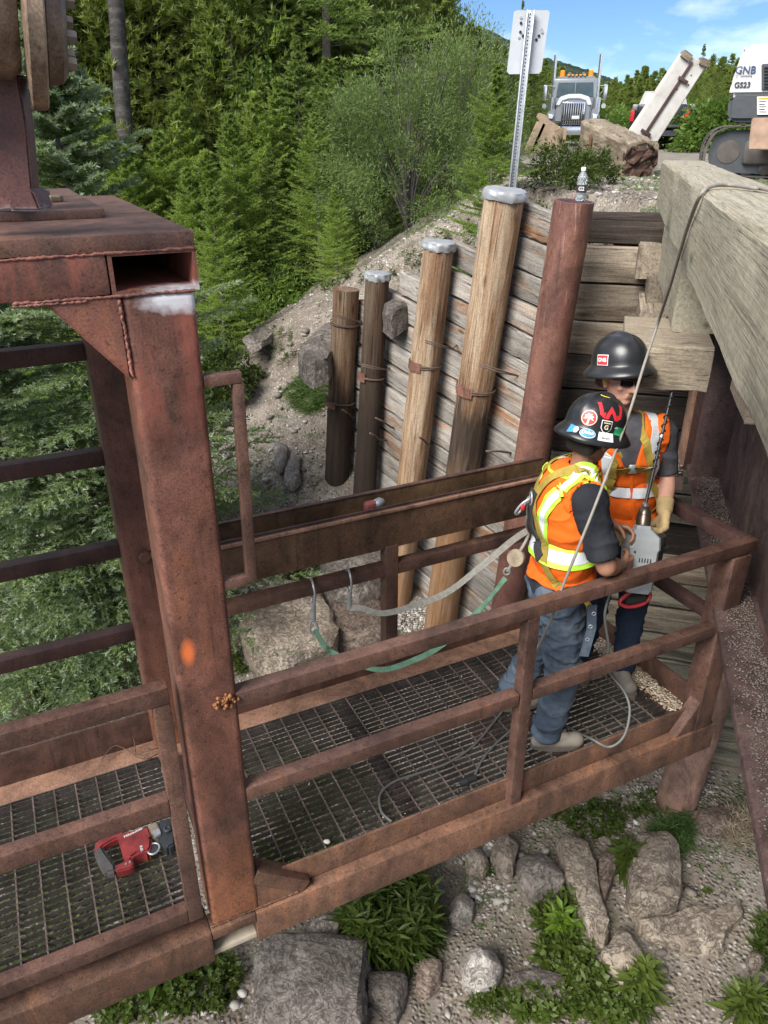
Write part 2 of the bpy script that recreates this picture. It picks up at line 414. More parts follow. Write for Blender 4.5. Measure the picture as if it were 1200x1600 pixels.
MT['wood_rot'] = wood('rotten_wood', [(.30, (.015, .01, .008)), (.5, (.055, .03, .022)), (.7, (.14, .09, .06))], 12, None, .7)
def pile_mat(name, x_dark, soft, tan=1., x_end=99.):
    def ex(q, c, col):
        cc = q.coords('Object'); x = q.sep(cc, 0)
        nn = q.noise(q.coords('Object', (1.5, 14, 14)), 1., 5, .6)
        a = q.math('ADD', x, q.math('MULTIPLY', q.math('SUBTRACT', nn, .5), .9))
        m = q.ramp(q.math('ADD', q.math('MULTIPLY', q.math('SUBTRACT', a, x_dark), 1/soft), .5), [(0., 0.), (1., .88)])
        if x_end < 50: m = q.math('MULTIPLY', m, q.ramp(q.math('ADD', q.math('MULTIPLY', q.math('SUBTRACT', a, x_end), 1.1), .5), [(0., 1.), (1., .12)])); col = q.mix(q.ramp(q.math('ADD', q.math('SUBTRACT', x, x_end), .5), [(0., 0.), (1., .55)]), col, (.24, .115, .045))
        return q.mix(m, col, (.018, .013, .011))
    return wood(name, [(.33, (.07*tan, .036*tan, .020*tan)), (.43, (.20*tan, .115*tan, .065*tan)), (.56, (.31*tan, .23*tan, .155*tan)), (.72, (.41*tan, .345*tan, .265*tan))], 22, ((.13, .062, .03), .75), .8, val=.03, extra=ex)
MT['pebble_white'] = plain('white_pebble', (.46, .44, .41), .8, 0, .2)
MT['stone'] = None
def stone(name, a, b, c, sc=3., lich=.3):
    q = NB(name); co = q.coords('Object', rand=20.)
    f = q.noise(co, sc, 9, .62, .5); g = q.noise(co, sc*9, 5, .6)
    lay = q.noise(q.coords('Object', (1, 1, 6), 20.), sc*1.3, 5, .6, .6)
    col = q.ramp(q.math('ADD', q.math('MULTIPLY', f, .6), q.math('MULTIPLY', lay, .4)), [(.35, a), (.52, b), (.68, c)])
    col = q.mix(q.ramp(q.noise(co, sc*.8, 4, .5, 1.), [(.54, 0.), (.6, .45)]), col, tuple(min(1, x*1.35) for x in c))
    sp = q.ramp(q.noise(co, sc*22, 3, .6), [(.62, 0.), (.70, lich)])
    col = q.mix(sp, col, (.5, .49, .46))
    cr = q.ramp(q.noise(co, sc*2.2, 6, .7, 1.5), [(.47, 1.), (.495, .45), (.52, 1.)])
    col = q.mix(.3, col, cr, 'MULTIPLY')
    col = q.mix(1., col, q.ramp(g, [(.3, .72), (.7, 1.25)]), 'MULTIPLY')
    oi = q.n('ObjectInfo'); vv = q.math('ADD', q.math('MULTIPLY', oi.outputs['Random'], .5), .72); cb = q.n('CombineXYZ'); [q.l(vv, cb.inputs[i]) for i in range(3)]; col = q.mix(1., col, cb.outputs[0], 'MULTIPLY')
    q.bump(q.math('ADD', q.math('ADD', f, q.math('MULTIPLY', g, .45)), q.math('MULTIPLY', cr, .25)), 1., .05)
    return q.done(col, .88, 0., .2)
MT['stone_grey'] = stone('grey_limestone', (.105, .09, .078), (.17, .147, .127), (.235, .205, .178))
MT['stone_tan'] = stone('tan_sandstone', (.16, .128, .10), (.25, .205, .16), (.335, .285, .23))
MT['stone_brown'] = stone('brown_sandstone', (.12, .085, .068), (.20, .15, .12), (.28, .22, .175))
MT['stone_pale'] = stone('pale_stone', (.22, .19, .165), (.34, .305, .27), (.46, .43, .39), 4., .1)
def ground_mat():
    q = NB('gravelly_earth'); c = q.coords('World')
    big = q.noise(c, .55, 6, .6); med = q.noise(c, 3.5, 6, .6)
    vo = q.n('TexVoronoi', feature='F1'); vo.inputs['Scale'].default_value = 26.; vo.inputs['Randomness'].default_value = 1.; q.l(c, vo.inputs['Vector'])
    vo2 = q.n('TexVoronoi', feature='F1'); vo2.inputs['Scale'].default_value = 9.; q.l(c, vo2.inputs['Vector'])
    base = q.ramp(q.math('ADD', q.math('MULTIPLY', big, .5), q.math('MULTIPLY', med, .5)), [(.35, (.105, .086, .068)), (.5, (.19, .16, .13)), (.65, (.28, .245, .205))])
    peb = q.ramp(q.sep(vo.outputs['Color'], 0), [(0., (.10, .09, .08)), (.5, (.24, .215, .185)), (.9, (.42, .40, .37)), (1., (.55, .54, .52))])
    pm = q.math('MULTIPLY', q.ramp(vo.outputs['Distance'], [(.25, 1.), (.5, 0.)]), q.ramp(med, [(.36, .15), (.58, .95)]))
    col = q.mix(pm, base, peb)
    # sparse moss and low green between the stones
    gm = q.ramp(q.noise(c, 1.4, 7, .65, .4), [(.53, 0.), (.66, .65)])
    y = q.sep(c, 1)
    z = q.sep(c, 2)
    col = q.mix(q.math('MULTIPLY', gm, q.ramp(q.math('MULTIPLY', z, -.2), [(.16, .25), (.7, .6)])), col, (.05, .075, .022))
    col = q.mix(1., col, q.ramp(q.noise(c, 60, 3, .6), [(.3, .7), (.7, 1.3)]), 'MULTIPLY')
    h = q.math('ADD', q.math('MULTIPLY', q.ramp(vo.outputs['Distance'], [(.0, 1.), (.55, 0.)]), .6), q.math('MULTIPLY', med, 1.1))
    q.bump(h, .8, .04)
    return q.done(col, .95, 0., .15)
MT['ground'] = ground_mat()
def floor_mat():
    q = NB('forest_floor'); c = q.coords('World')
    col = q.ramp(q.noise(c, 1.2, 8, .65), [(.35, (.03, .042, .014)), (.5, (.055, .075, .022)), (.65, (.10, .095, .05))])
    q.bump(q.noise(c, 4, 6, .6), .9, .2); return q.done(col, .95, 0, .1)
MT['floor'] = floor_mat()
MT['road'] = plain('gravel_road', (.20, .178, .150), .95, 0, .35, 3, .5, .1)
def leaf_mat(name, a, b, c, tr=.35, rough=.55):
    q = NB(name); co = q.coords('World'); f = q.noise(co, 1.3, 4, .6); g = q.noise(co, 14, 3, .6)
    oi = q.n('ObjectInfo')
    x = q.math('ADD', q.math('ADD', q.math('MULTIPLY', f, .45), q.math('MULTIPLY', g, .35)), q.math('MULTIPLY', oi.outputs['Random'], .2))
    col = q.ramp(x, [(.33, a), (.5, b), (.66, c)])
    m = q.done(col, rough, 0., .3)
    tl = q.n('BsdfTranslucent'); q.l(col, tl.inputs[0]); mx = q.n('MixShader'); mx.inputs[0].default_value = tr
    q.l(q.b.outputs[0], mx.inputs[1]); q.l(tl.outputs[0], mx.inputs[2]); q.l(mx.outputs[0], q.out.inputs[0])
    return m
MT['tip_green'] = leaf_mat('new_needle_tips', (.15, .20, .055), (.20, .26, .075), (.26, .32, .10), .45)
MT['tip_blue'] = leaf_mat('pale_needle_tips', (.17, .22, .13), (.22, .28, .17), (.28, .34, .22), .45)
MT['spruce'] = leaf_mat('spruce_needles', (0.109, 0.168, 0.038), (0.174, 0.256, 0.052), (0.256, 0.355, 0.071), 0.5)
MT['spruce_blue'] = leaf_mat('blue_spruce_needles', (0.116, 0.174, 0.069), (0.183, 0.255, 0.102), (0.273, 0.354, 0.143), 0.5)
MT['spruce_light'] = leaf_mat('young_spruce_needles', (0.155, 0.237, 0.039), (0.235, 0.338, 0.054), (0.325, 0.429, 0.074), 0.5)
MT['pine'] = leaf_mat('pine_needles', (0.129, 0.176, 0.029), (0.197, 0.263, 0.038), (0.275, 0.332, 0.054), 0.5)
MT['pine_dark'] = leaf_mat('dark_pine_needles', (0.091, 0.138, 0.041), (0.130, 0.194, 0.052), (0.193, 0.263, 0.066), 0.5)
MT['leaf'] = leaf_mat('broad_leaves', (0.067, 0.122, 0.024), (0.113, 0.191, 0.034), (0.179, 0.274, 0.051), 0.5, .4)
MT['willow'] = leaf_mat('willow_leaves', (0.106, 0.159, 0.049), (0.178, 0.248, 0.077), (0.296, 0.373, 0.125), 0.5, .45)
MT['weed'] = leaf_mat('weed_leaves', (0.042, 0.066, 0.013), (0.072, 0.106, 0.019), (0.119, 0.162, 0.029), 0.4, .45)
MT['weed_yellow'] = leaf_mat('yellowish_leaves', (.10, .17, .02), (.17, .27, .03), (.26, .36, .05), .4, .45)
MT['grass'] = leaf_mat('grass_blades', (.045, .09, .022), (.08, .15, .032), (.13, .2, .05), .35, .55)
MT['straw'] = plain('dry_grass', (.30, .24, .16), .9, 0, .3)
MT['bark'] = wood('grey_bark', [(.3, (.04, .034, .03)), (.5, (.10, .088, .078)), (.7, (.18, .165, .15))], 14, None, .6, knots=False)
MT['bark_dark'] = wood('dark_bark', [(.3, (.02, .017, .016)), (.5, (.05, .045, .042)), (.7, (.13, .12, .11))], 14, None, .6, knots=False)
MT['twig'] = plain('dead_twigs', (.20, .165, .13), .9, 0, .3)
# ------------------------------------------------------------------ terrain
BD = Vector((.269, .963, 0)); AD = Vector((.963, -.269, 0))      # bridge axis, abutment axis
WD = Vector((-.5, .866, 0)); WN = Vector((-.866, -.5, 0))         # wing wall run, outward normal
def wing(k, z): return Vector((1.12-.5*k+.079*(z+.42), 6.6+.866*k-.068*(z+.42), z))
def sm(a, b, x):
    t = np.clip((x-a)/(b-a), 0, 1); return t*t*(3-2*t)
def gz(x, y):
    x = np.asarray(x, float); y = np.asarray(y, float)
    xc = 1.35+.1*(y-6.3)+.010*np.maximum(y-14, 0)**1.25
    d = xc-x
    back = -.62-.60*np.maximum(d-.2, 0)
    floor = -4.3-.02*np.maximum(d, 0)+.035*np.maximum(y-16, 0)+.16*np.maximum(-x-7+.2*y, 0)*sm(14, 30, y)
    back = np.maximum(back, floor)
    back = back+.5*sm(0, 1, (floor-back)+.6)*0
    front = np.interp(y, [-8, 3, 5.4, 6.0, 6.9, 7.5, 9, 10.5, 12, 16], [-5.9, -5.6, -5.55, -5.4, -4.9, -4.75, -3.95, -3.6, -3.4, -3.2])
    front = front-.18*np.maximum(-x-1.5, 0)*sm(9.5, 6.5, y)-.22*np.maximum(-x-1.5, 0)*sm(8., 11, y)
    front = np.maximum(front, -6.1)
    # which side of the walls: wing line and abutment line
    sw = (x-(1.12-.17))*.866+(y-6.6-.1)*.5                          # >0 behind the wing wall (at its top)
    sa = .269*x+.963*y-6.19
    lean = .079*.866*0
    alongw = -(x-1.12)*.5+(y-6.6)*.866
    m_w = sm(.18, .42, sw-.05)
    m_a = sm(.14, .36, sa)
    m = np.minimum(m_w, m_a)
    m2 = sm(9.2, 11.6, y+.25*x)                                      # left of the wall end the two slopes run together
    endm = sm(3.0, 4.2, alongw)
    mm = np.maximum(np.where(alongw < 3.4, m, m*(1-endm)), np.maximum(m2*endm, sm(11.2, 12.5, y)))
    z = front*(1-mm)+back*mm
    # fill behind the wing wall follows its stepped top
    cap = -.80-.5*np.maximum(alongw+.45, 0)
    behind = (sw > 0) & (alongw < 3.6) & (sa > .1)
    z = np.where(behind & (sw < 2.2), np.minimum(z, cap*1.0+.30*np.maximum(sw-.3, 0)+(0)), z)
    und = .06*np.sin(2.1*x+.7*y)*np.cos(1.7*y-.6*x)+.035*np.sin(5.3*x+1.1)*np.sin(4.7*y)
    return z+und*np.where(mm > .95, 1.0, 1.0)*sm(-1.2, .2, d+.0)+.0
def gz1(x, y): return float(gz(x, y))
def gn(x, y, e=.08):
    return Vector((gz1(x-e, y)-gz1(x+e, y), gz1(x, y-e)-gz1(x, y+e), 2*e)).normalized()
_YS = np.concatenate([np.arange(1.2, 18, .03), np.arange(18, 90, .3)])
def hit_ground(u, v):
    r_ = ray(u, v); xx = _YS*(r_.x/r_.y); zz = _YS*(r_.z/r_.y); gg = gz(xx, _YS)
    k = np.argmax(zz <= gg); k = k if zz[k] <= gg[k] else len(_YS)-1
    return Vector((xx[k], _YS[k], gg[k]))
xs = np.concatenate([-np.geomspace(1800, 12, 26), np.arange(-11.5, -5, .35), np.arange(-5, 6.5, .085), np.arange(6.5, 14, .4), np.geomspace(14.5, 1800, 26)])
ys = np.concatenate([-np.geomspace(400, 4, 10), np.arange(-3.5, 1.6, .35), np.arange(1.6, 13.5, .085), np.arange(13.5, 26, .35), np.geomspace(26.5, 2500, 44)])
X, Y = np.meshgrid(xs, ys); Z = gz(X, Y)
far = sm(120, 500, np.hypot(X, Y)); Z = Z*(1-far)+(-1.5)*far
rr = np.random.default_rng(3)
near = (np.abs(X) < 7) & (Y > 1) & (Y < 14)
Z = Z+np.where(near, rr.normal(0, .012, Z.shape), 0)
ny, nx = X.shape
idx = np.arange(nx*ny).reshape(ny, nx)
Fq = np.stack([idx[:-1, :-1], idx[:-1, 1:], idx[1:, 1:], idx[1:, :-1]], -1).reshape(-1, 4)
xm = X[:-1, :-1].ravel(); ym = Y[:-1, :-1].ravel()
zone = np.where((ym > 15.5) | (xm < -6.5), 1, 0)
xcm = 1.35+.1*(ym-6.3)+.010*np.maximum(ym-14, 0)**1.25
zone = np.where((xm > xcm+.4) & (ym > 9.5) & (ym < 52) & (xm < xcm+9+.1*ym), 2, zone)
g = mk_np('ground', np.stack([X.ravel(), Y.ravel(), Z.ravel()], -1), Fq, [MT['ground'], MT['floor'], MT['road']], smooth=True, fm=zone)
g['kind'] = 'structure'

# distant forested mountain beyond the road
def ridge(name, az0, az1, dist, prof, mat, n=160, seed=1, depth=500):
    rd = np.random.default_rng(seed); az = np.linspace(az0, az1, n)
    h = np.interp(az, [p[0] for p in prof], [p[1] for p in prof])
    rows = 26; V = []
    for j in range(rows):
        f = j/(rows-1); dd = dist+depth*f
        nzr = np.array([mnoise.fractal(Vector((a*9, f*3, seed)), .8, 2.2, 6) for a in az])
        hh = (h+2.5)*(math.sin(f*PI/2)**1.0)*(1+.05*nzr*f)+rd.normal(0, 1.3, n)*f-2.5
        for a, q in zip(az, hh): V.append((dd*math.sin(a), dd*math.cos(a), q))
    idx = np.arange(n*rows).reshape(rows, n)
    F = np.stack([idx[:-1, :-1], idx[:-1, 1:], idx[1:, 1:], idx[1:, :-1]], -1).reshape(-1, 4)
    o = mk_np(name, np.array(V), F, mat); o['kind'] = 'structure'; return o
def hill_mat():
    q = NB('far_forest'); c = q.coords('World')
    f = q.noise(c, .16, 8, .8); g_ = q.noise(c, .011, 4, .6)
    col = q.ramp(q.math('ADD', q.math('MULTIPLY', f, .6), q.math('MULTIPLY', g_, .4)), [(.40, (.025, .042, .034)), (.5, (.06, .088, .062)), (.60, (.11, .145, .09))])
    q.bump(f, 1., 12.); return q.done(col, 1., 0, .05)
MT['hill'] = hill_mat()
def az_of(u): q = ray(u, 100); return math.atan2(q.x, q.y)
def h_of(u, v, d): q = ray(u, v); return q.z/math.hypot(q.x, q.y)*d
ridge('hill', az_of(-500), az_of(1900), 1100,
      [(az_of(u), h_of(u, v, 1600)) for u, v in ((-500, 10), (300, 30), (640, 30), (755, 50), (850, 93), (905, 108), (960, 126), (1040, 160), (1200, 178), (1900, 170))], MT['hill'], 420, 4)

# ------------------------------------------------------------------ abutment wall
ab0 = Vector((1.45, 6.02, 0))
ab = thing('abutment_wall', 'tall wall of horizontal timber planks standing under the end of the bridge', 'retaining wall', (1.5, 6.0, -5.5))
nA = Vector((-.269, -.963, 0)); z = -.525; rd = random.Random(5); row = 0
while z > -5.75:
    h = .235 if row == 0 else rd.uniform(.262, .285)
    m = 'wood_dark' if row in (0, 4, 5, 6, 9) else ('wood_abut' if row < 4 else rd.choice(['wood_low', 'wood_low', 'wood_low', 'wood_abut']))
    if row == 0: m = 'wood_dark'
    a0 = -.05; cuts = [a0, rd.uniform(2.4, 4.0), 6.8]
    for c0, c1 in zip(cuts, cuts[1:]):
        off = rd.uniform(-.018, .012)-.05
        p = ab0+AD*(c0+.004)-nA*off*-1; q = ab0+AD*(c1-.004)-nA*off*-1
        p = ab0+AD*(c0+.004)-nA*(.05+rd.uniform(-.012, .018)); q = p+AD*(c1-c0-.008)
        dz = rd.uniform(-.006, .006)
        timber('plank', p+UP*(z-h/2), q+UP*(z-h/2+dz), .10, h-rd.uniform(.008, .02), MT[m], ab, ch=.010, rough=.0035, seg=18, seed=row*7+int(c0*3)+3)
    z -= h; row += 1
for k in range(3):
    p = ab0+AD*(.35+k*2.9)-nA*.2
    bar('backing_post', p+UP*-.7, p+UP*-5.7, .2, .2, MT['wood_dark'], ab, up=AD, bev=.01)

# wing wall, racked: planks rise towards the far end
wg = thing('wing_wall', 'slanting wall of weathered grey planks held behind the row of round piles', 'retaining wall', (1.0, 6.7, -4.9))
z0 = -.60; row = 0; rd = random.Random(11)
while z0 > -5.7:
    h = rd.uniform(.225, .275); r_ = max(0., .14*(1+(z0+.6)/4.2))
    kend = (-.62-.25-z0+.45-.6*r_)/(r_+.5)
    kend = max(-.1, min(kend, 2.95+rd.uniform(-.06, .05)))
    ks = [-.70, kend] if (kend < 1.4 or rd.random() < .3) else [-.70, rd.choice([.28, .92, 1.55])+rd.uniform(-.05, .05), kend]
    lo = Vector((.079, -.068, 1)).normalized()
    for c0, c1 in zip(ks, ks[1:]):
        if c1-c0 < .15: continue
        o_ = rd.uniform(-.014, .012)
        zz0 = z0-h/2+r_*(c0+.7); zz1 = z0-h/2+r_*(c1+.7)
        p = wing(c0+.004, zz0)+WN*(o_-.04); q = wing(c1-.004, zz1)+WN*(o_-.04+rd.uniform(-.008, .008))
        timber('plank', p, q, .09, h-rd.uniform(.006, .018), MT['wood_wing'], wg, up=lo, ch=.011, rough=.0035, seg=16, seed=row*5+int(c0*9)+77)
    z0 -= h; row += 1
# dark slots where planks rotted out, wire bracing rods through the wall
for (u, v, L_) in ((700, 540, .1), (905-95, 575, .1)):
    pass

# ------------------------------------------------------------------ piles
def pile(name, label, top, bot, rt, rb, mat, cat='timber pile', group=None, capm=None, tilt=0., seg=26, wires=(), plates=(), lump=.012, hollow=False, rods=()):
    top, bot = Vector(top), Vector(bot)
    t = thing(name, label, cat, tuple(bot), group)
    M, L = frame(top, bot, (0, -1, .2)); V, F = [], []
    nr = 34; sd_ = hash(label) % 97 if False else len(label)
    for i in range(nr+1):
        f = i/nr; rad = rt+(rb-rt)*f
        for k in range(seg):
            a = 2*PI*k/seg
            q = mnoise.noise(Vector((f*3.2, math.cos(a)*1.6+sd_, math.sin(a)*1.6)))
            gr = mnoise.noise(Vector((f*1.2, math.cos(a)*9+sd_, math.sin(a)*9)))
            rr_ = rad+lump*q+(lump*.55*gr if lump > .002 else 0)
            V.append((-L/2+L*f, rr_*math.cos(a), rr_*math.sin(a)))
    for i in range(nr):
        for k in range(seg):
            F.append((i*seg+k, i*seg+(k+1) % seg, (i+1)*seg+(k+1) % seg, (i+1)*seg+k))
    F = [f_[::-1] for f_ in F]
    F.append(tuple(range(seg))); F.append(tuple(nr*seg+k for k in range(seg))[::-1])
    o = mk('shaft', V, F, mat, t, M, True); o.data.set_sharp_from_angle(angle=R(50))
    ax = (bot-top).normalized()
    if capm:
        lathe('cap', [(rt*.2, .012), (rt*.6, .014), (rt*1.0, .012), (rt*1.07, .006), (rt*1.09, -.006), (rt*1.11, -.02), (rt*1.12, -.035), (rt*1.12, -.05), (rt*1.09, -.062)], capm, t, axisM(top, -ax), 40, False)
        cp = t.children[-1] if False else None
    for (dd, n_, col) in wires:
        for j in range(n_):
            c = top+ax*(dd+j*.017+rd.uniform(-.003, .003)); Mx = axisM(c, ax)
            rr_ = (rt+(rb-rt)*dd/L)+lump*.6+.006
            P = [Mx@Vector((rr_*math.cos(a), rr_*math.sin(a), .012*math.sin(a+j))) for a in np.linspace(0, 2*PI, 28, endpoint=False)]
            tube('wire_band', P, .007, col, t, 6, True)
    for (dd, ang, wd, hh) in plates:
        rr_ = (rt+(rb-rt)*dd/L)+lump*.6+.004
        Mx = axisM(top+ax*dd, ax); V, F = [], []
        for a in np.linspace(ang-wd, ang+wd, 9):
            for (r2, zz) in ((rr_, -hh), (rr_+.008, -hh), (rr_+.008, hh), (rr_, hh)): V.append(Mx@Vector((r2*math.cos(a), r2*math.sin(a), zz)))
        for i in range(8):
            for k in range(4): F.append((i*4+k, i*4+(k+1) % 4, i*4+4+(k+1) % 4, i*4+4+k))
        F += [(3, 2, 1, 0), (32, 33, 34, 35)]
        mk('strap_plate', V, F, MT['rust_pile'], t)
    return t
GP = 'round timber piles along the wing wall'
def cap_crumple(o, amt=.006, sd_=1):
    for v in o.data.vertices:
        q = mnoise.noise_vector(v.co*26+Vector((sd_, 0, 0)))
        v.co += q*amt*2.4
        if v.co.z < -.002: v.co += Vector((v.co.x, v.co.y, 0)).normalized()*(.007*math.sin(math.atan2(v.co.y, v.co.x)*11+sd_)+.005*mnoise.noise(v.co*60)); v.co.z += .010*mnoise.noise(Vector((v.co.x*22, v.co.y*22, 3+sd_)))*(1 if v.co.z < -.03 else .3)
def pile_cap(t):
    for c in t.children:
        if c.name.startswith('cap'): cap_crumple(c, .005, len(t.name))
W2 = MT['rusty_wire']
p4 = pile('timber_pile', 'tallest bright tan timber pile with a sheet metal cap and dark lower half', (.95, 6.5, -.42), (.53, 6.85, -5.5), .158, .165, pile_mat('pile_wood_tall', -.80, .35, 1.05, .15), group=GP, capm=MT['alum'], wires=((1.62, 3, W2),), plates=((1.64, -2.3, .55, .045),))
p3 = pile('timber_pile', 'tan timber pile with a metal cap, second from the left end of the capped ones', (.5, 7.28, -.90), (.10, 7.45, -5.4), .140, .152, pile_mat('pile_wood_second', 3.2, .5, 1.05, .9), group=GP, capm=MT['alum'], wires=((1.12, 3, W2),), plates=((1.14, -2.2, .6, .045),))
p2 = pile('timber_pile', 'slim dark brown timber pile with a metal cap beside the shortest pile', (-.065, 8.26, -1.33), (-.30, 8.33, -4.9), .125, .135, pile_mat('pile_wood_dark', -1.3, 2.4, .42), group=GP, capm=MT['alum'], wires=((1.10, 2, W2),), plates=((1.10, -2.0, .6, .05),))
p1 = pile('timber_pile', 'shortest timber pile, uncapped, black below its wire band, at the far end of the row', (-.425, 8.88, -1.60), (-.64, 8.95, -4.5), .148, .165, pile_mat('pile_wood_short', -.18, .25, .60), group=GP, capm=None, wires=((.38, 2, W2), (1.32, 2, W2)), plates=((1.36, -2.2, .6, .03),))
for t in (p4, p3, p2): pile_cap(t)
sp = pile('steel_pile', 'rust red steel pipe pile with a water bottle standing on its top', (1.30, 5.65, -.435), (1.0, 5.9, -5.7), .137, .137, MT['rust_pile'], 'steel pile', lump=.0006, seg=36)
lathe('rim', [(.137, .004), (.137, -.012), (.120, -.012), (.120, .004)], MT['rust_pile'], sp, axisM(Vector((1.30, 5.65, -.434)), Vector((.06, -.05, 1))), 36)
sp2 = pile('steel_pile', 'brown round pile standing on the gravel below the far end of the work platform', (3.05, 5.45, -2.6), (2.66, 5.12, -5.75), .175, .175, rust('brown_round_pile', dark=(.13, .075, .05), mid=(.22, .13, .095), hot=(.36, .20, .11), amount=.5), 'steel pile', lump=.001, seg=30)
# tie rods sticking out of the wall beside the piles
for i, (u0, v0, u1, v1, Yd) in enumerate(((535, 640, 553, 655, 8.9), (587, 653, 612, 668, 8.1), (578, 677, 594, 688, 8.0), (655, 683, 668, 694, 7.2), (760, 705, 800, 708, 6.4))):
    a, b = at_y(u0, v0, Yd-.25), at_y(u1, v1, Yd)
    o = tube('tie_rod', [a, (a+b)/2+Vector((0, 0, .01)), b, b+(b-a)*.7+Vector((0, .15, 0))], .011, W2, wg, 6)
for i, (u0, v0, u1, v1, Yd) in enumerate(((520, 492, 560, 503, 8.7), (664, 535, 708, 545, 7.0), (750, 572, 812, 588, 6.4), (565, 572, 605, 578, 8.1))):
    a, b = at_y(u0, v0, Yd-.1), at_y(u1, v1, Yd+.05)
    d_ = (b-a)
    for j in range(2):
        tube('wire_tie', [a+UP*.02*j, a+d_*.5+UP*(.02*j-.01), b, b+d_*.25+Vector((0, .25, 0))], .007, W2, wg, 6)

# ------------------------------------------------------------------ bridge
brg = thing('bridge', 'timber decked steel girder bridge reaching in from the right onto the plank abutment', 'bridge', (2.4, 4.5, -5.5))
def bl(a, y, z):                    # point offset a to the right of the guard timber's left edge line at distance y along it
    return Vector((.28, 0, 0))+BD*y+AD*a+UP*z
E0 = 5.62
timber('guard_timber', bl(.12, -4, -.3075), bl(.12, E0, -.3075), .25, .275, MT['wood_deck'], brg, ch=.012, rough=.002, seg=60, seed=3)
timber('stringer', bl(.22, 4.16, -.69), bl(.22, 6.0, -.69), .26, .485, MT['wood_deck'], brg, ch=.008, rough=.003, seed=4)
for k in range(30):                 # deck planks across the bridge, right of the guard timber
    y = -3.6+k*.31
    timber('deck_plank', bl(.27, y, -.51), bl(4.6, y, -.51), .285, .10, MT['wood_deck'], brg, ch=.008, rough=.002, seg=6, seed=50+k)
for a_ in (1.35, 2.6, 3.85):
    timber('stringer', bl(a_, -3.6, -.77), bl(a_, 6.0, -.77), .26, .40, MT['wood_cap'], brg, ch=.008, rough=.003, seed=int(a_*7))
timber('cap_timber', Vector((1.27, 4.06, -1.045)), Vector((1.27, 4.06, -1.045))+AD*.42, .62, .225, MT['wood_cap'], brg, ch=.006, rough=.003, seg=8, seed=12)
timber('cross_timber', Vector((1.58, 3.29, -.775)), Vector((1.58, 3.29, -.775))+AD*3.6, .50, .65, MT['wood_cap'], brg, ch=.008, rough=.005, seed=13)
timber('cross_timber', Vector((1.43, 2.60, -.775)), Vector((1.43, 2.60, -.775))+AD*3.4, .24, .62, MT['wood_cap'], brg, ch=.008, rough=.006, seed=14)
for (u, v, w_, h_, Yb, L_) in ((1014, 411, .16, .235, 5.72, .5), (1027, 470, .15, .26, 5.45, .7), (1018, 520, .17, .25, 5.1, .9)):
    c = at_y(u, v, Yb)
    timber('bearing_block', c, c+BD*L_, w_, h_, MT['wood_abut'], brg, ch=.008, rough=.004, seg=6, seed=int(u))
# painted teal steel end behind the stringer
boxb('bearing_plate', at_y(1031, 372, 6.1), (.16, .03, .24), plain('teal_paint', (.012, .10, .085), .4, 0, .15), brg, math.atan2(-.269, .963))
# steel girder under the deck: bottom flange, web, top flange, stiffener, column
def gp(off, y, z): return Vector((2.18, 5.04, 0))+BD*y+AD*off+UP*z
bar('bottom_flange', gp(.22, -9, -2.222), gp(.22, 1.0, -2.222), .44, .04, MT['rust_girder'], brg, bev=.004)
bar('web', gp(.235, -9, -1.68), gp(.235, .9, -1.68), .03, 1.03, MT['rust_girder'], brg, bev=.003)
bar('top_flange', gp(.24, -9, -1.14), gp(.24, .9, -1.14), .44, .04, MT['rust_girder'], brg, bev=.004)
bar('bottom_flange', gp(2.4, -9, -2.222), gp(2.4, 1.0, -2.222), .44, .04, MT['rust_girder'], brg, bev=.004)
bar('web', gp(2.42, -9, -1.68), gp(2.42, .9, -1.68), .03, 1.03, MT['rust_girder'], brg, bev=.003)
for y in (-.02,):
    bar('stiffener', gp(.11, y, -1.16), gp(.11, y, -2.20), .02, .22, MT['rust_girder'], brg, up=AD, bev=.002)
col0 = gp(.07, .10, 0)
bar('column_flange', gp(-.03, .34, -1.0), gp(-.03, .34, -2.25), .03, .26, MT['rust_tan'], brg, up=BD, bev=.003)
bar('column_web', gp(.09, .22, -1.0), gp(.09, .22, -2.25), .22, .03, MT['rust_dark'], brg, up=BD, bev=.003)
bar('ledge_channel', gp(-.62, .25, -2.30), gp(-.02, .25, -2.30), .42, .10, MT['rust_girder'], brg, bev=.004)
bar('ledge_channel', gp(.45, .25, -2.30), gp(3.5, .25, -2.30), .42, .10, MT['rust_girder'], brg, bev=.004)
for k in range(1, 4):
    rod('column_pile', gp(.2+k*1.2, .35, -2.36), gp(.2+k*1.2, .3, -5.8), .14, .14, MT['rust_pile'], brg)

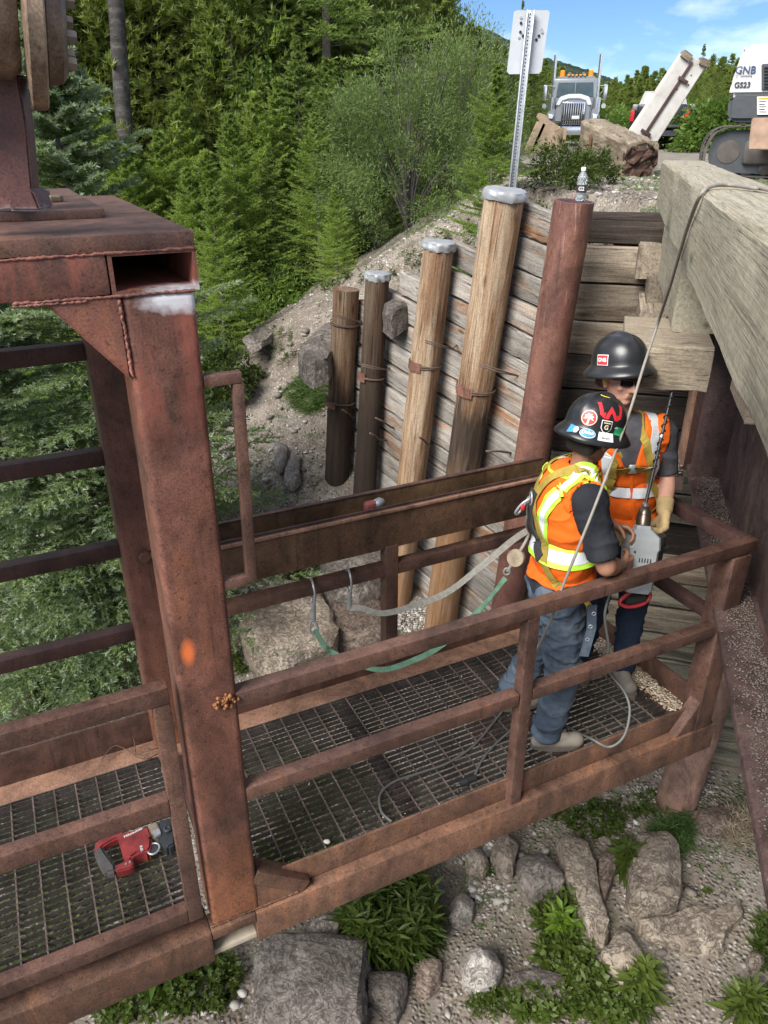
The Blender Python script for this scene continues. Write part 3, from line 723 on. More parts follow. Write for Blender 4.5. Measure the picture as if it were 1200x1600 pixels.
# pebbles and sawdust heaped on the girder flange and ledge
def pebbles(name, pts, sizes, mats, label, parent=None, seed=1, kind='stuff', flat=.65):
    """pts: (n,3) centres; sizes (n,); little irregular octahedra in one mesh"""
    r2 = np.random.default_rng(seed); n = len(pts)
    base = np.array([(1, 0, 0), (0, 1, 0), (-1, 0, 0), (0, -1, 0), (.6, .6, .75), (-.6, .6, .7), (-.6, -.6, .75), (.6, -.6, .7), (0, 0, -1.)])
    faces = np.array([(0, 1, 4), (1, 2, 5), (2, 3, 6), (3, 0, 7), (4, 5, 6), (4, 6, 7), (0, 4, 7), (1, 5, 4), (2, 6, 5), (3, 7, 6), (1, 0, 8), (2, 1, 8), (3, 2, 8), (0, 3, 8)])
    sc = np.stack([r2.uniform(.6, 1.3, n), r2.uniform(.6, 1.2, n), r2.uniform(flat*.6, flat*1.3, n)], -1)*sizes[:, None]
    a = r2.uniform(0, 2*PI, n); V = base[None]*(1+r2.normal(0, .14, (n, 9, 1)))*sc[:, None, :]
    ca, sa = np.cos(a)[:, None], np.sin(a)[:, None]
    Vx = V[..., 0]*ca-V[..., 1]*sa; Vy = V[..., 0]*sa+V[..., 1]*ca
    V = np.stack([Vx, Vy, V[..., 2]], -1)+pts[:, None, :]
    F = (faces[None]+(np.arange(n)*9)[:, None, None]).reshape(-1, 3)
    fm = np.repeat(r2.integers(0, len(mats), n), 14)
    o = mk_np(name, V.reshape(-1, 3), F, mats, parent, None, False, fm)
    o['kind'] = kind
    if label: o['label'] = label
    return o
PEB = [plain('pebble_a', (.25, .222, .19), .9, 0, .3), plain('pebble_b', (.18, .152, .13), .9, 0, .3), plain('pebble_c', (.33, .305, .27), .9, 0, .2), plain('pebble_d', (.15, .125, .105), .9, 0, .3)]
n = 6500; yy = rng.uniform(-4.2, .3, n); oo = np.clip(rng.beta(2.4, 1.3, n)*.20, 0, .215)
P = np.array([gp(o_, y_, -2.196)[:] for o_, y_ in zip(oo, yy)]); pebbles('girder_gravel', P, rng.uniform(.002, .0065, n), [PEB[1], PEB[3], PEB[3]], 'loose gravel lying along the girder flange', seed=3)
n = 900; P = np.array([gp(rng.uniform(-.6, -.03), rng.uniform(.05, .45), -2.245)[:] for _ in range(n)]); P[:, 2] += rng.uniform(0, .03, n)
pebbles('ledge_gravel', P, rng.uniform(.006, .018, n), PEB, 'gravel heaped on the ledge beside the bridge column', seed=4)
# ------------------------------------------------------------------ steel work platform hung under the bridge
bk = thing('work_platform', 'rust brown steel work platform with railings and grating floor, hung beside the bridge', 'work platform', tuple(Bw(.4, 2.8, -3.18)))
RC, RR, RT, RO, RD = MT['rust_col'], MT['rust_rail'], MT['rust_tan'], MT['rust_orange'], MT['rust_dark']
def B2(name, a, b, w, h, m, up=UP, bev=.0065, segs=2, parent=bk): return bar(name, Bw(*a), Bw(*b), w, h, m, parent, up, bev, segs)
# columns
B2('column', (.383, 2.31, -2.995), (.388, 2.31, -.400), .2, .2, RC, up=BT, bev=.022, segs=4)
B2('column', (.37, 3.45, -2.995), (.37, 3.45, -.28), .2, .2, RC, up=BT, bev=.022, segs=4)
# top frame: cross tube with an open end, long tube, top plates
def open_tube(name, c0, c1, w, h, th, m, parent=bk):
    """rectangular tube from c0 to c1 open at the c0 end"""
    M, L = frame(c0, c1); V, F = [], []
    for x in (-L/2, L/2):
        for (a, b) in ((w/2, h/2), (w/2-th, h/2-th)):
            for (i, j) in ((-1, -1), (1, -1), (1, 1), (-1, 1)): V.append((x, i*a, j*b))
    for k in range(4):
        j = (k+1) % 4
        F.append((k, k+8, j+8, j)); F.append((4+k, 4+j, 12+j, 12+k)); F.append((k, j, 4+j, 4+k)); F.append((8+k, 12+k, 12+j, 8+j))
    return mk(name, V, F, m, parent, M)
open_tube('cross_tube', Bw(.385, 2.212, -.3425), Bw(.385, 3.62, -.3425), .235, .112, .011, RC)
B2('long_tube', (.265, 2.30, -.342), (-2.4, 2.30, -.342), .18, .108, RC, bev=.012)
B2('long_tube', (.265, 3.50, -.342), (-2.4, 3.50, -.342), .18, .108, RC, bev=.012)
B2('top_plate', (.502, 2.92, -.264), (-2.4, 2.92, -.264), 1.42, .044, MT['rust_rail'], bev=.005)
B2('mount_plate', (.335, 3.18, -.228), (-1.6, 3.18, -.228), 1.05, .028, MT['rust_rail'], bev=.004)
# weld beads along the front face
def bead(name, a, b, r, n=40, m=None, wob=.0035, parent=bk):
    r *= .78; a, b = Vector(a), Vector(b); P = []; rd_ = random.Random(n)
    for i in range(n+1):
        P.append(a.lerp(b, i/n)+Vector((rd_.uniform(-1, 1), rd_.uniform(-1, 1), rd_.uniform(-1, 1)))*wob*.4+BT*r*.35)
    return tube(name, P, [r*(.82+.12*math.sin(i*1.3)+.18*math.sin(i*.23)+rd_.uniform(-.10, .10)) for i in range(n+1)], m or MT['weld'], parent, 7)
bead('weld_bead', Bw(.50, 2.209, -.287), Bw(-.35, 2.209, -.292), .0065, 130)
bead('weld_bead', Bw(.49, 2.209, -.400), Bw(.02, 2.209, -.398), .007, 90)
bead('weld_bead', Bw(.20, 2.209, -.406), Bw(.02, 2.207, -.404), .006, 50)
bead('weld_bead', Bw(.283, 2.209, -.41), Bw(.288, 2.209, -.625), .007, 44, wob=.005)
bead('weld_bead', Bw(.27, 2.213, -2.99), Bw(.66, 2.207, -2.985), .006, 60, MT['rust_orange'])
# gusset under the top tube
prism_w('gusset', [Bw(.284, 2.212, -.398), Bw(.09, 2.212, -.398), Bw(.284, 2.212, -.635)], -BT, .18, RC, bk, .006)
prism_w('gusset', [Bw(.275, 3.40, -.398), Bw(.09, 3.40, -.398), Bw(.275, 3.40, -.635)], -BT, .16, RC, bk, .006)
# bottom frame
zb0, zb1 = -3.0, -3.18
B2('bottom_beam', (.46, 2.2425, -3.09), (3.16, 2.2425, -3.09), .095, .18, MT['rust_orange'], bev=.012)
B2('bottom_beam', (.27, 2.255, -3.09), (-3.0, 2.260, -3.09), .13, .18, MT['rust_orange'], bev=.014)
B2('beam_saddle', (.27, 2.2425, -3.025), (.46, 2.2425, -3.025), .095, .05, MT['rust_orange'], bev=.004)
B2('pocket_floor', (.27, 2.262, -3.165), (.46, 2.262, -3.165), .085, .03, plain('pale_pocket_steel', (.42, .36, .28), .7, 0, .2), bev=.003)
B2('pocket_wall', (.27, 2.285, -3.10), (.46, 2.285, -3.10), .02, .10, plain('pocket_steel', (.36, .31, .25), .7, 0, .25), bev=.002)
B2('bottom_beam', (-3.0, 3.48, -3.09), (3.16, 3.48, -3.09), .095, .18, RR, bev=.012)
B2('end_beam', (3.11, 2.30, -3.09), (3.11, 3.43, -3.09), .095, .18, RR, bev=.012)
for s in (-1.6, -.6, .37, 1.35, 2.3): B2('floor_joist', (s, 2.30, -3.07), (s, 3.43, -3.07), .06, .10, RD, bev=.004)
B2('floor_ledge', (-3.0, 3.36, -3.0), (3.06, 3.36, -3.0), .15, .03, RT, bev=.004)
B2('floor_ledge', (3.015, 2.30, -2.995), (3.015, 3.29, -2.995), .10, .04, RD, bev=.004)
# toe boards
B2('toe_board', (.47, 2.262, -2.93), (3.09, 2.262, -2.93), .012, .13, MT['rust_orange'], bev=.002)
B2('toe_board', (3.085, 2.262, -2.905), (3.085, 3.44, -2.905), .012, .17, RR, bev=.002)
B2('toe_board', (-3.0, 3.44, -2.89), (3.08, 3.44, -2.89), .012, .21, RR, bev=.002)
# diagonal corner stiffeners at column foot and corner post
B2('foot_brace', (.475, 2.255, -2.80), (.70, 2.255, -2.985), .09, .07, MT['rust_orange'], bev=.012)
prism_w('foot_gusset', [Bw(.476, 2.213, -2.84), Bw(.476, 2.213, -2.998), Bw(.67, 2.213, -2.998)], -BT, .08, MT['rust_orange'], bk, .004)
prism_w('foot_gusset', [Bw(3.002, 2.206, -2.80), Bw(3.002, 2.206, -2.999), Bw(2.86, 2.206, -2.999)], -BT, .075, RR, bk, .004)
# right hand rails and posts
RZ = -1.860; MZ = -2.330
B2('top_rail', (.48, 2.241, RZ), (3.16, 2.241, RZ), .062, .066, RR)
B2('mid_rail', (.48, 2.242, MZ), (1.765, 2.242, MZ), .062, .064, RR)
B2('mid_rail', (1.840, 2.242, MZ), (3.0, 2.242, MZ), .062, .064, RR)
B2('post', (1.805, 2.241, RZ-.033), (1.805, 2.241, -3.0), .062, .062, RR, up=BT)
B2('post', (3.06, 2.26, RZ-.04), (3.06, 2.26, -3.0), .12, .12, RR, up=BT)
B2('end_rail', (3.125, 2.272, RZ), (3.125, 3.45, RZ), .066, .066, MT['rust_dark'])
B2('end_rail', (3.10, 2.32, MZ), (3.10, 3.45, MZ), .062, .064, MT['rust_dark'])
B2('post', (3.10, 3.47, RZ), (3.10, 3.47, -3.0), .08, .08, RR, up=BT)
B2('mid_rail', (.47, 3.46, -2.277), (3.06, 3.46, -2.277), .07, .075, MT['rust_rail'])
B2('post', (1.72, 3.46, -2.12), (1.72, 3.46, -3.0), .08, .08, RR, up=BT)
# left hand rails beyond the back column
for z in (-.838, -1.322, -1.80, -2.285): B2('side_rail', (.27, 3.47, z), (-3.0, 3.47, z), .07, .075, MT['rust_dark'])
# H beam lying on its side along the back
hb = B2('h_beam', (.45, 3.45, -2.0), (2.95, 3.45, -2.0), .012, .255, MT['rust_dark'], bev=.003)
B2('beam_flange', (.45, 3.44, -2.01), (2.95, 3.44, -2.01), .014, .25, rust('brown_beam_rust', dark=(.05, .028, .018), mid=(.098, .054, .032), hot=(.17, .085, .04), amount=.4), bev=.003, parent=hb)
B2('beam_flange', (.45, 3.70, -2.03), (2.95, 3.70, -2.03), .014, .25, rust('olive_rust', dark=(.07, .040, .02), mid=(.135, .082, .042), hot=(.2, .11, .05), amount=.4), bev=.003, parent=hb)
B2('beam_lip', (.45, 3.428, -1.895), (2.95, 3.428, -1.895), .02, .018, RT, bev=.004, parent=hb)
B2('beam_lip', (.45, 3.705, -1.900), (2.95, 3.705, -1.900), .03, .012, RR, bev=.004, parent=hb)
B2('beam_web', (.45, 3.57, -2.03), (2.95, 3.57, -2.03), .25, .012, MT['rust_dark'], bev=.002, parent=hb)
# gate in the left hand side of the front
gt = B2('gate', (-3.0, 2.235, -1.748), (.25, 2.235, -1.748), .058, .072, RR)
B2('gate_rail', (-3.0, 2.235, -2.255), (.19, 2.235, -2.255), .058, .078, RR, parent=gt)
B2('gate_rail', (-3.0, 2.235, -2.868), (.19, 2.235, -2.868), .058, .070, RR, parent=gt)
B2('gate_post', (.220, 2.235, -1.785), (.220, 2.235, -2.905), .06, .058, RR, up=BT, parent=gt)
B2('gate_post', (-1.9, 2.24, -1.785), (-1.9, 2.24, -2.905), .075, .08, RR, up=BT, parent=gt)
# small hanging frame right of the column
lf = B2('latch_frame', (.487, 2.235, -.668), (.605, 2.235, -.668), .035, .035, RR, bev=.005)
B2('frame_side', (.592, 2.235, -.686), (.580, 2.235, -1.385), .035, .035, RR, up=BT, bev=.005, parent=lf)
B2('frame_bottom', (.475, 2.235, -1.375), (.565, 2.235, -1.375), .035, .035, RR, bev=.005, parent=lf)
# stub bolt through the back column, rust blob weld
b0 = at_t(226, 868, 3.34)
rod('latch_pin', b0, b0+Bw(.09, -.03, 0), .016, .016, MT['rust_orange'], bk, 12)
lathe('bolt_head', [(.028, 0), (.03, .006), (.03, .02), (.024, .026)], MT['rust_orange'], bk, axisM(b0, Bw(-.02, -1, 0)), 6, False)
wb = []
for i in range(14):
    pass
c0 = at_t(352, 1095, 2.205)
V, F = [], []
for i in range(40):
    d_ = Vector((random.gauss(0, 1), random.gauss(0, 1), random.gauss(0, 1)))*.015
    d_ = BS*d_.x*1.3+UP*d_.z+BT*(-abs(d_.y)*.3)
    s_ = random.uniform(.006, .013); b_ = len(V)
    for q in ((1, 0, 0), (-1, 0, 0), (0, 1, 0), (0, -1, 0), (0, 0, 1), (0, 0, -1)): V.append(c0+d_+Vector(q)*s_)
    for t_ in ((0, 2, 4), (2, 1, 4), (1, 3, 4), (3, 0, 4), (2, 0, 5), (1, 2, 5), (3, 1, 5), (0, 3, 5)): F.append(tuple(b_+k for k in t_))
mk('weld_blob', V, F, rust('fresh_rust', dark=(.09, .038, .018), mid=(.19, .078, .03), hot=(.30, .12, .04), amount=.6), bk, None, True)
# white sprayed nut heads on the mounting plate
for (u, v) in ((66, 303), (86, 312)):
    p = at_z(u, v+3, -.213)
    lathe('mount_bolt', [(.026, 0), (.028, .004), (.028, .016), (.024, .020)], plain('zinc_nut', (.16, .13, .09), .5, .5, .3), bk, axisM(p, UP), 6, False)

# grating: serrated bearing bars along the deck, cross rods every 100 mm
def serrated(L, h=.028, th=.0045, pitch=.013):
    n = int(L/pitch); V, F = [], []
    for i in range(n+1):
        x = -L/2+L*i/n
        zt = 0 if i % 2 else -.0035
        V += [(x, -th/2, zt), (x, th/2, zt), (x, th/2, -h), (x, -th/2, -h)]
    for i in range(n):
        for k in range(4): F.append((i*4+k, i*4+4+k, i*4+4+(k+1) % 4, i*4+(k+1) % 4))
    me = bpy.data.meshes.new('bearing_bar'); me.from_pydata(V, [], F); me.materials.append(MT['grate']); me.update()
    return me
for (s0, s1, nm) in ((.50, 2.965, 'right'), (-2.6, .265, 'left')):
    gr = bpy.data.objects.new('floor_grating', bpy.data.meshes.new('floor_grating'))
    # the grating's edge bars are its own mesh
    V, F = [], []
    for tt in (2.305, 3.285):
        b_ = len(V)
        for s in (s0, s1):
            for (dt, dz) in ((-.003, 0), (.003, 0), (.003, -.03), (-.003, -.03)): V.append(Bw(s, tt+dt, -2.972+dz))
        for k in range(4): F.append((b_+k, b_+(k+1) % 4, b_+4+(k+1) % 4, b_+4+k))
    gr.data.from_pydata([tuple(v) for v in V], [], F); gr.data.materials.append(MT['grate']); put(gr, None, bk)
    bmsh = serrated(s1-s0)
    nb = 28
    for i in range(nb):
        t_ = 2.32+(3.27-2.32)*i/(nb-1)
        M, L = frame(Bw(s0, t_, -2.972), Bw(s1, t_, -2.972))
        put(bpy.data.objects.new('bearing_bar', bmsh), M, gr)
    nc = int((s1-s0)/.1)
    for i in range(nc):
        s = s0+.05+i*.1
        M, L = frame(Bw(s, 2.308, -2.9765), Bw(s, 3.282, -2.9765))
        put(bpy.data.objects.new('cross_bar', box_mesh(round(L, 3), .0065, .0065, 0, MT['cross'], 1)), M, gr)
# wood chips on the end ledge
n = 2600; tt = rng.uniform(2.34, 3.22, n); sw_ = np.clip(3.02+rng.normal(0, .035, n), 2.93, 3.075)
hh = np.clip(1-np.abs(sw_-3.03)/.09, 0, 1)*.035*np.clip(np.sin((tt-2.3)*3.3)+.4, 0, 1.2)
keep = rng.random(n) < np.clip(.25+hh*40, 0, 1); tt, sw_, hh = tt[keep], sw_[keep], hh[keep]
P = np.array([Bw(a, b, -2.972+c*rng.random())[:] for a, b, c in zip(sw_, tt, hh)])
CH = [plain('wood_chip_a', (.52, .42, .31), .9, 0, .2), plain('wood_chip_b', (.40, .30, .2), .9, 0, .2), plain('wood_chip_c', (.64, .56, .45), .9, 0, .15)]
pebbles('wood_chips', P, rng.uniform(.004, .012, len(P)), CH, 'pale wood chips heaped in the far end of the platform', seed=9, flat=.3)
n = 420
P = np.array([Bw(rng.uniform(.5, 2.95), rng.uniform(2.32, 3.27), -2.969)[:] for _ in range(n)])
pebbles('floor_crumbs', P, rng.uniform(.0015, .004, n), CH+PEB[:2], 'sparse wood crumbs scattered over the grating', seed=10, flat=.4)

# ------------------------------------------------------------------ suspension pivot at the upper left
pv = thing('pivot_head', 'big round rusted pivot head with bolts on a white-sprayed bracket, top left', 'pivot', tuple(at_z(60, 330, -.214)))
pm = rust('pivot_cast', dark=(.07, .048, .034), mid=(.17, .115, .078), hot=(.34, .25, .17), amount=.7)
def spray(q, c, cw, col):
    zz = q.sep(cw, 2)
    return q.mix(q.ramp(q.math('ADD', q.math('MULTIPLY', q.math('ADD', zz, .215), 6.), q.math('MULTIPLY', q.noise(cw, 25, 4), .25)), [(.12, 1.), (.42, 0.)]), col, (.52, .54, .60))
bm_ = rust('bracket_steel', dark=(.045, .02, .018), mid=(.10, .038, .032), hot=(.2, .08, .05), amount=.4, extra=spray)
YP = 2.05
def px(u, v, Y): return at_y(u, v, Y)
prism_w('bracket', [px(-30, 90, YP), px(28, 118, YP), px(40, 190, YP), px(52, 322, YP), px(0, 330, YP), px(-60, 330, YP)], (0, -1, 0), .05, bm_, pv, .004)
prism_w('bracket_foot', [px(20, 296, YP-.02), px(50, 296, YP-.02), px(64, 330, YP-.02), px(12, 330, YP-.02)], (0, -1, 0), .09, bm_, pv, .006)
prism_w('bracket', [px(-90, 60, YP+.35), px(15, 100, YP+.35), px(18, 250, YP+.35), px(30, 322, YP+.35), px(-60, 330, YP+.35)], (0, -1, 0), .05, bm_, pv, .004)
ca = px(-40, 22, 1.95); cx = px(106, 46, 2.02); axd = (cx-ca).normalized()
Lx = (cx-ca).length
def rr_(w): return w/1200*1.74
lathe('hub', [(rr_(78), -.30), (rr_(84), -.02), (rr_(80), Lx*.34), (rr_(66), Lx*.46)], pm, pv, axisM(ca, axd), 40)
lathe('disc', [(rr_(70), Lx*.50), (rr_(118), Lx*.545), (rr_(120), Lx*.56), (rr_(117), Lx*.72), (rr_(112), Lx*.74)], pm, pv, axisM(ca+Vector((0, 0, 0)), axd), 22)
lathe('flange', [(rr_(80), Lx*.74), (rr_(82), Lx*.76), (rr_(76), Lx*.92), (rr_(66), Lx*.97)], pm, pv, axisM(ca, axd), 40)
for k in range(6):
    a = 2*PI*k/6+.3; M = axisM(ca+axd*Lx*.97, axd)
    q = M@Vector((math.cos(a)*rr_(48), math.sin(a)*rr_(48), 0))
    lathe('bolt', [(.015, 0), (.015, .016), (.012, .020)], plain('worn_bolt', (.20, .17, .14), .5, .5, .3), pv, axisM(q, axd), 6, False)

# clamp end lying in the trough of the H beam
ck = thing('clamp', 'small red and grey clamp end poking out of the long rear beam', 'clamp', tuple(Bw(1.66, 3.56, -1.96)))
boxb('clamp_jaw', Bw(1.66, 3.56, -1.93), (.10, .05, .10), plain('clamp_red', (.22, .05, .04), .6, 0, .3), ck, .5, .012)
boxb('clamp_wrap', Bw(1.70, 3.56, -1.90), (.07, .06, .05), MT['alum'], ck, .9, .015)
# ------------------------------------------------------------------ rocks
def slab_rock(label, px_, h, mat, seed=0, dome=.25, plane=None, lay=.0, name='boulder', cat='rock', tiltx=0., group=None):
    rd_ = np.random.default_rng(seed+100)
    cu = sum(p[0] for p in px_)/len(px_); cv = sum(p[1] for p in px_)/len(px_)
    g0 = hit_ground(cu, cv); h *= .85; zt = (g0.z+h*.50) if plane is None else plane
    pts = [at_z(u, v, zt) for u, v in px_]
    c = sum(pts, Vector())/len(pts)
    out = catmull([Vector((p.x-c.x, p.y-c.y, 0)) for p in pts], 6, True)
    n = len(out); A = np.array([p[:2] for p in out])
    # keep corners crisp: blend the spline with the straight polygon
    B_ = []
    for i in range(len(pts)):
        a, b = pts[i]-c, pts[(i+1) % len(pts)]-c
        for k in range(6): q = a.lerp(b, k/6); B_.append((q.x, q.y))
    A = .3*A+.7*np.array(B_)
    size = max(np.ptp(A[:, 0]), np.ptp(A[:, 1]))
    rings = [(1.02, -h*1.0), (1.05, -h*.55), (1.04, -h*.12), (1.0, h*.16), (.965, h*.30), (.90, h*.36), (.78, h*.38), (.6, h*.40), (.4, h*.41), (.2, h*.42)]
    V, F = [], []
    dirs = [Vector((rd_.normal(), rd_.normal(), rd_.normal()*.3)).normalized() for _ in range(3)]
    fr = 4.0/max(size, .1)
    for j, (s_, z_) in enumerate(rings):
        for i in range(n):
            p = Vector((A[i, 0]*s_, A[i, 1]*s_, z_))
            q = mnoise.fractal(Vector((p.x*fr+seed, p.y*fr, p.z*fr*1.6)), .9, 2.1, 5)
            st_ = math.floor(q*4)/4*.5+q*.5
            amt = size*.048*(1 if j < 5 else .8)
            rad = Vector((A[i, 0], A[i, 1], 0)).normalized()
            if j < 5: p += rad*st_*amt+rad*math.sin(p.z*40/h*.2+seed)*lay*.0
            p.z += st_*(amt*.55)+dome*h*(1-s_)*.8
            p.z += (p.x*math.cos(seed)+p.y*math.sin(seed))*tiltx
            V.append(p)
    V.append(Vector((0, 0, h*.42+dome*h*.8+mnoise.noise(Vector((seed, 0, 0)))*size*.02)))
    for kf in range(6):
        aa_ = rd_.uniform(0, 6.28); up_ = rd_.uniform(.15, 1.6); nn_ = Vector((math.cos(aa_), math.sin(aa_), up_)).normalized()
        ex_ = max(v.dot(nn_) for v in V); cut = ex_*rd_.uniform(.84, .96)
        V = [v-nn_*(v.dot(nn_)-cut)*.98 if v.dot(nn_) > cut else v for v in V]
    for j in range(len(rings)-1):
        for i in range(n): F.append((j*n+i, j*n+(i+1) % n, (j+1)*n+(i+1) % n, (j+1)*n+i))
    b_ = (len(rings)-1)*n
    for i in range(n): F.append((b_+i, b_+(i+1) % n, len(V)-1))
    bm = bmesh.new(); vv = [bm.verts.new(p) for p in V]
    for f in F: bm.faces.new([vv[k] for k in f])
    bmesh.ops.recalc_face_normals(bm, faces=bm.faces[:])
    me = bpy.data.meshes.new(name); bm.to_mesh(me); bm.free(); me.materials.append(mat)
    me.polygons.foreach_set('use_smooth', [True]*len(me.polygons)); me.set_sharp_from_angle(angle=R(16))
    o = put(bpy.data.objects.new(name, me), Matrix.Translation(Vector((c.x, c.y, zt-h*.25))))
    tag(o, label, cat, group); return o
SG, ST_, SB, SP = MT['stone_grey'], MT['stone_tan'], MT['stone_brown'], MT['stone_pale']
GR = 'rocks on the river bank'
ROCKS = [
 ('huge flat grey slab at the bottom edge, left of centre, with a tan patch', [(398, 1462), (470, 1457), (572, 1462), (574, 1500), (566, 1560), (562, 1625), (470, 1640), (385, 1625), (400, 1560)], .45, SG, .1),
 ('angular grey rock right beside the huge bottom slab', [(572, 1512), (636, 1522), (632, 1560), (618, 1592), (590, 1572), (572, 1550)], .28, SG, .1),
 ('dark brown rock peeking out below the big leafy plant', [(655, 1500), (690, 1498), (688, 1530), (668, 1552), (650, 1540)], .22, SB, .2),
 ('round pale whitish rock alone on the gravel near the bottom', [(728, 1488), (750, 1482), (775, 1490), (787, 1508), (775, 1535), (748, 1542), (726, 1528), (720, 1508)], .30, SP, .6),
 ('long narrow tan slab lying end-on between green plants', [(872, 1298), (902, 1296), (918, 1315), (932, 1350), (940, 1400), (956, 1448), (945, 1468), (922, 1462), (905, 1425), (892, 1390), (880, 1350)], .34, ST_, .1),
 ('large blocky tan boulder with a yellowish broken front face', [(1000, 1300), (1035, 1294), (1062, 1312), (1068, 1345), (1062, 1408), (1020, 1416), (985, 1410), (984, 1350)], .38, ST_, .15),
 ('thin brown rock leaning beside the leafy rosette', [(945, 1322), (962, 1315), (972, 1335), (958, 1372), (945, 1408), (934, 1385), (934, 1345)], .24, SB, .2),
 ('wide low tan rock half buried beneath the blocky boulder', [(996, 1436), (1040, 1432), (1085, 1412), (1120, 1420), (1160, 1404), (1168, 1425), (1150, 1445), (1118, 1478), (1070, 1482), (1020, 1468), (990, 1445)], .16, ST_, .1),
 ('tan pointed boulder just below the long narrow slab', [(948, 1478), (968, 1446), (992, 1455), (1004, 1492), (995, 1522), (978, 1532), (950, 1515), (936, 1492)], .30, ST_, .3),
 ('squat grey-brown rock left of the long narrow slab', [(808, 1340), (840, 1328), (868, 1350), (884, 1372), (868, 1396), (838, 1396), (815, 1372)], .26, SG, .3),
 ('small pale cream rock left of the gravel patch', [(705, 1410), (722, 1396), (742, 1408), (738, 1435), (718, 1446), (702, 1434)], .20, SP, .5),
 ('rounded tan rock tucked below the platform beam', [(782, 1300), (805, 1298), (812, 1325), (802, 1358), (782, 1356), (768, 1328)], .28, ST_, .4),
 ('small tan rock at the foot of the rounded rock under the beam', [(728, 1335), (748, 1322), (765, 1345), (755, 1362), (735, 1358)], .18, ST_, .4),
 ('flat grey-tan rock near the abutment wall foot', [(1078, 1268), (1110, 1262), (1148, 1254), (1162, 1272), (1150, 1290), (1112, 1298), (1085, 1290)], .16, SB, .1),
 ('very large smooth tan slab behind the platform railing', [(376, 950), (395, 918), (440, 902), (492, 915), (524, 955), (518, 1005), (470, 1030), (440, 1042), (400, 1015), (378, 985)], .42, ST_, .12),
 ('broad brown slab below the second carabiner', [(500, 935), (545, 915), (590, 925), (606, 950), (600, 992), (545, 998), (512, 985)], .30, SB, .15),
 ('long tan rock just under the H-beam near the slim pile', [(500, 880), (560, 850), (605, 862), (598, 900), (560, 915), (515, 912)], .35, SG, .2),
 ('flat grey rock on the scree at the edge of the green', [(382, 528), (402, 508), (428, 498), (440, 508), (420, 528), (396, 542)], .08, SG, .2),
 ('pale upright rock on the scree path', [(428, 696), (438, 688), (450, 700), (448, 722), (436, 726), (427, 712)], .14, SP, .4),
 ('pale pointed rock beside the upright one on the scree path', [(445, 732), (458, 702), (470, 714), (468, 740), (458, 750), (443, 745)], .14, SP, .3),
 ('tan rock at the far left below the side rails', [(0, 1075), (28, 1062), (55, 1072), (58, 1095), (38, 1110), (5, 1112)], .35, ST_, .4),
 ('small white rock at the far left beside green weeds', [(84, 1094), (96, 1088), (108, 1098), (104, 1112), (90, 1112)], .18, SP, .6),
 ('grey rock in the lower left corner of the bank', [(0, 1118), (30, 1112), (45, 1128), (35, 1145), (0, 1150)], .3, SG, .4),
 ('dark grey rock under the platform beam beside the leafy plant', [(480, 1440), (512, 1425), (532, 1432), (530, 1458), (490, 1462)], .25, SG, .3),
 ('small orange-tan rock near the right edge by the weeds', [(1168, 1494), (1182, 1486), (1196, 1500), (1188, 1512), (1172, 1508)], .16, ST_, .4),
 ('flat mossy grey rock under the weeds near the bottom', [(800, 1520), (850, 1515), (895, 1530), (890, 1560), (840, 1572), (800, 1560)], .2, SG, .2),
 ('brown rock wedged below the slab by the railing', [(440, 1045), (470, 1030), (520, 1005), (545, 1015), (520, 1035), (470, 1060)], .2, SB, .2),
 ('tan stone lying left of the steel pipe pile foot', [(540, 905), (575, 895), (600, 905), (598, 918), (560, 925)], .16, ST_, .3),
]
for i, (lab, px_, h, m, dm) in enumerate(ROCKS): slab_rock(lab, px_, h, m, i*3+1, dm, group=None)
slab_rock('big dark rock standing against the shortest timber pile', [(468, 556), (480, 528), (502, 508), (524, 503), (528, 535), (512, 562), (488, 572)], .24, SG, 71, .3, plane=-2.30)
slab_rock('grey slab lodged on top of the plank wall between two piles', [(600, 478), (612, 455), (650, 428), (672, 424), (668, 468), (640, 482), (612, 490)], .26, SG, 75, .1, plane=-1.66, tiltx=.12)
# small loose stones, one countless scatter
def scatter_px(n, regions, smin, smax, seed, zl=.6):
    r2 = np.random.default_rng(seed); P, S = [], []
    while len(P) < n:
        u0, v0, u1, v1, w_ = regions[r2.integers(0, len(regions))]
        h_ = hit_ground(r2.uniform(u0, u1), r2.uniform(v0, v1))
        s_ = smin*(smax/smin)**(r2.random()**2.2)*w_
        P.append((h_.x, h_.y, h_.z+s_*.15)); S.append(s_)
    return np.array(P), np.array(S)
n = 15000
xs_ = rng.uniform(-4.5, 5.0, n*2); ys_ = rng.uniform(2.4, 13.5, n*2)
dens = np.array([mnoise.noise(Vector((a*.9, b*.9, 3.3))) for a, b in zip(xs_, ys_)])
k = (rng.random(n*2) < .35+.9*dens) & (np.abs(xs_) < 1.2+ys_*.55)
xs_, ys_ = xs_[k][:n], ys_[k][:n]; S = .006*(6.5)**(rng.random(len(xs_))**2.6)
P = np.stack([xs_, ys_, gz(xs_, ys_)+S*.2], -1)
sc_ = pebbles('gravel_stones', P, S, PEB+[PEB[1], MT['pebble_white']], 'loose gravel stones strewn over the river bank', seed=21)
P, S = scatter_px(1500, [(640, 950, 700, 985, .9), (730, 1290, 800, 1420, 1.), (990, 1230, 1120, 1260, .8), (600, 930, 640, 990, 1.)], .012, .035, 5)
pebbles('white_gravel', P, S, [PEB[0], PEB[2], MT['pebble_white'], PEB[2]], 'patches of washed white gravel between the rocks', seed=22)
P, S = scatter_px(260, [(330, 640, 500, 800, 1.), (700, 1280, 1190, 1590, .8), (380, 860, 620, 1000, 1.), (0, 1030, 200, 1150, 1.4), (360, 480, 480, 640, 1.), (150, 1480, 400, 1590, 1.)], .03, .09, 6)
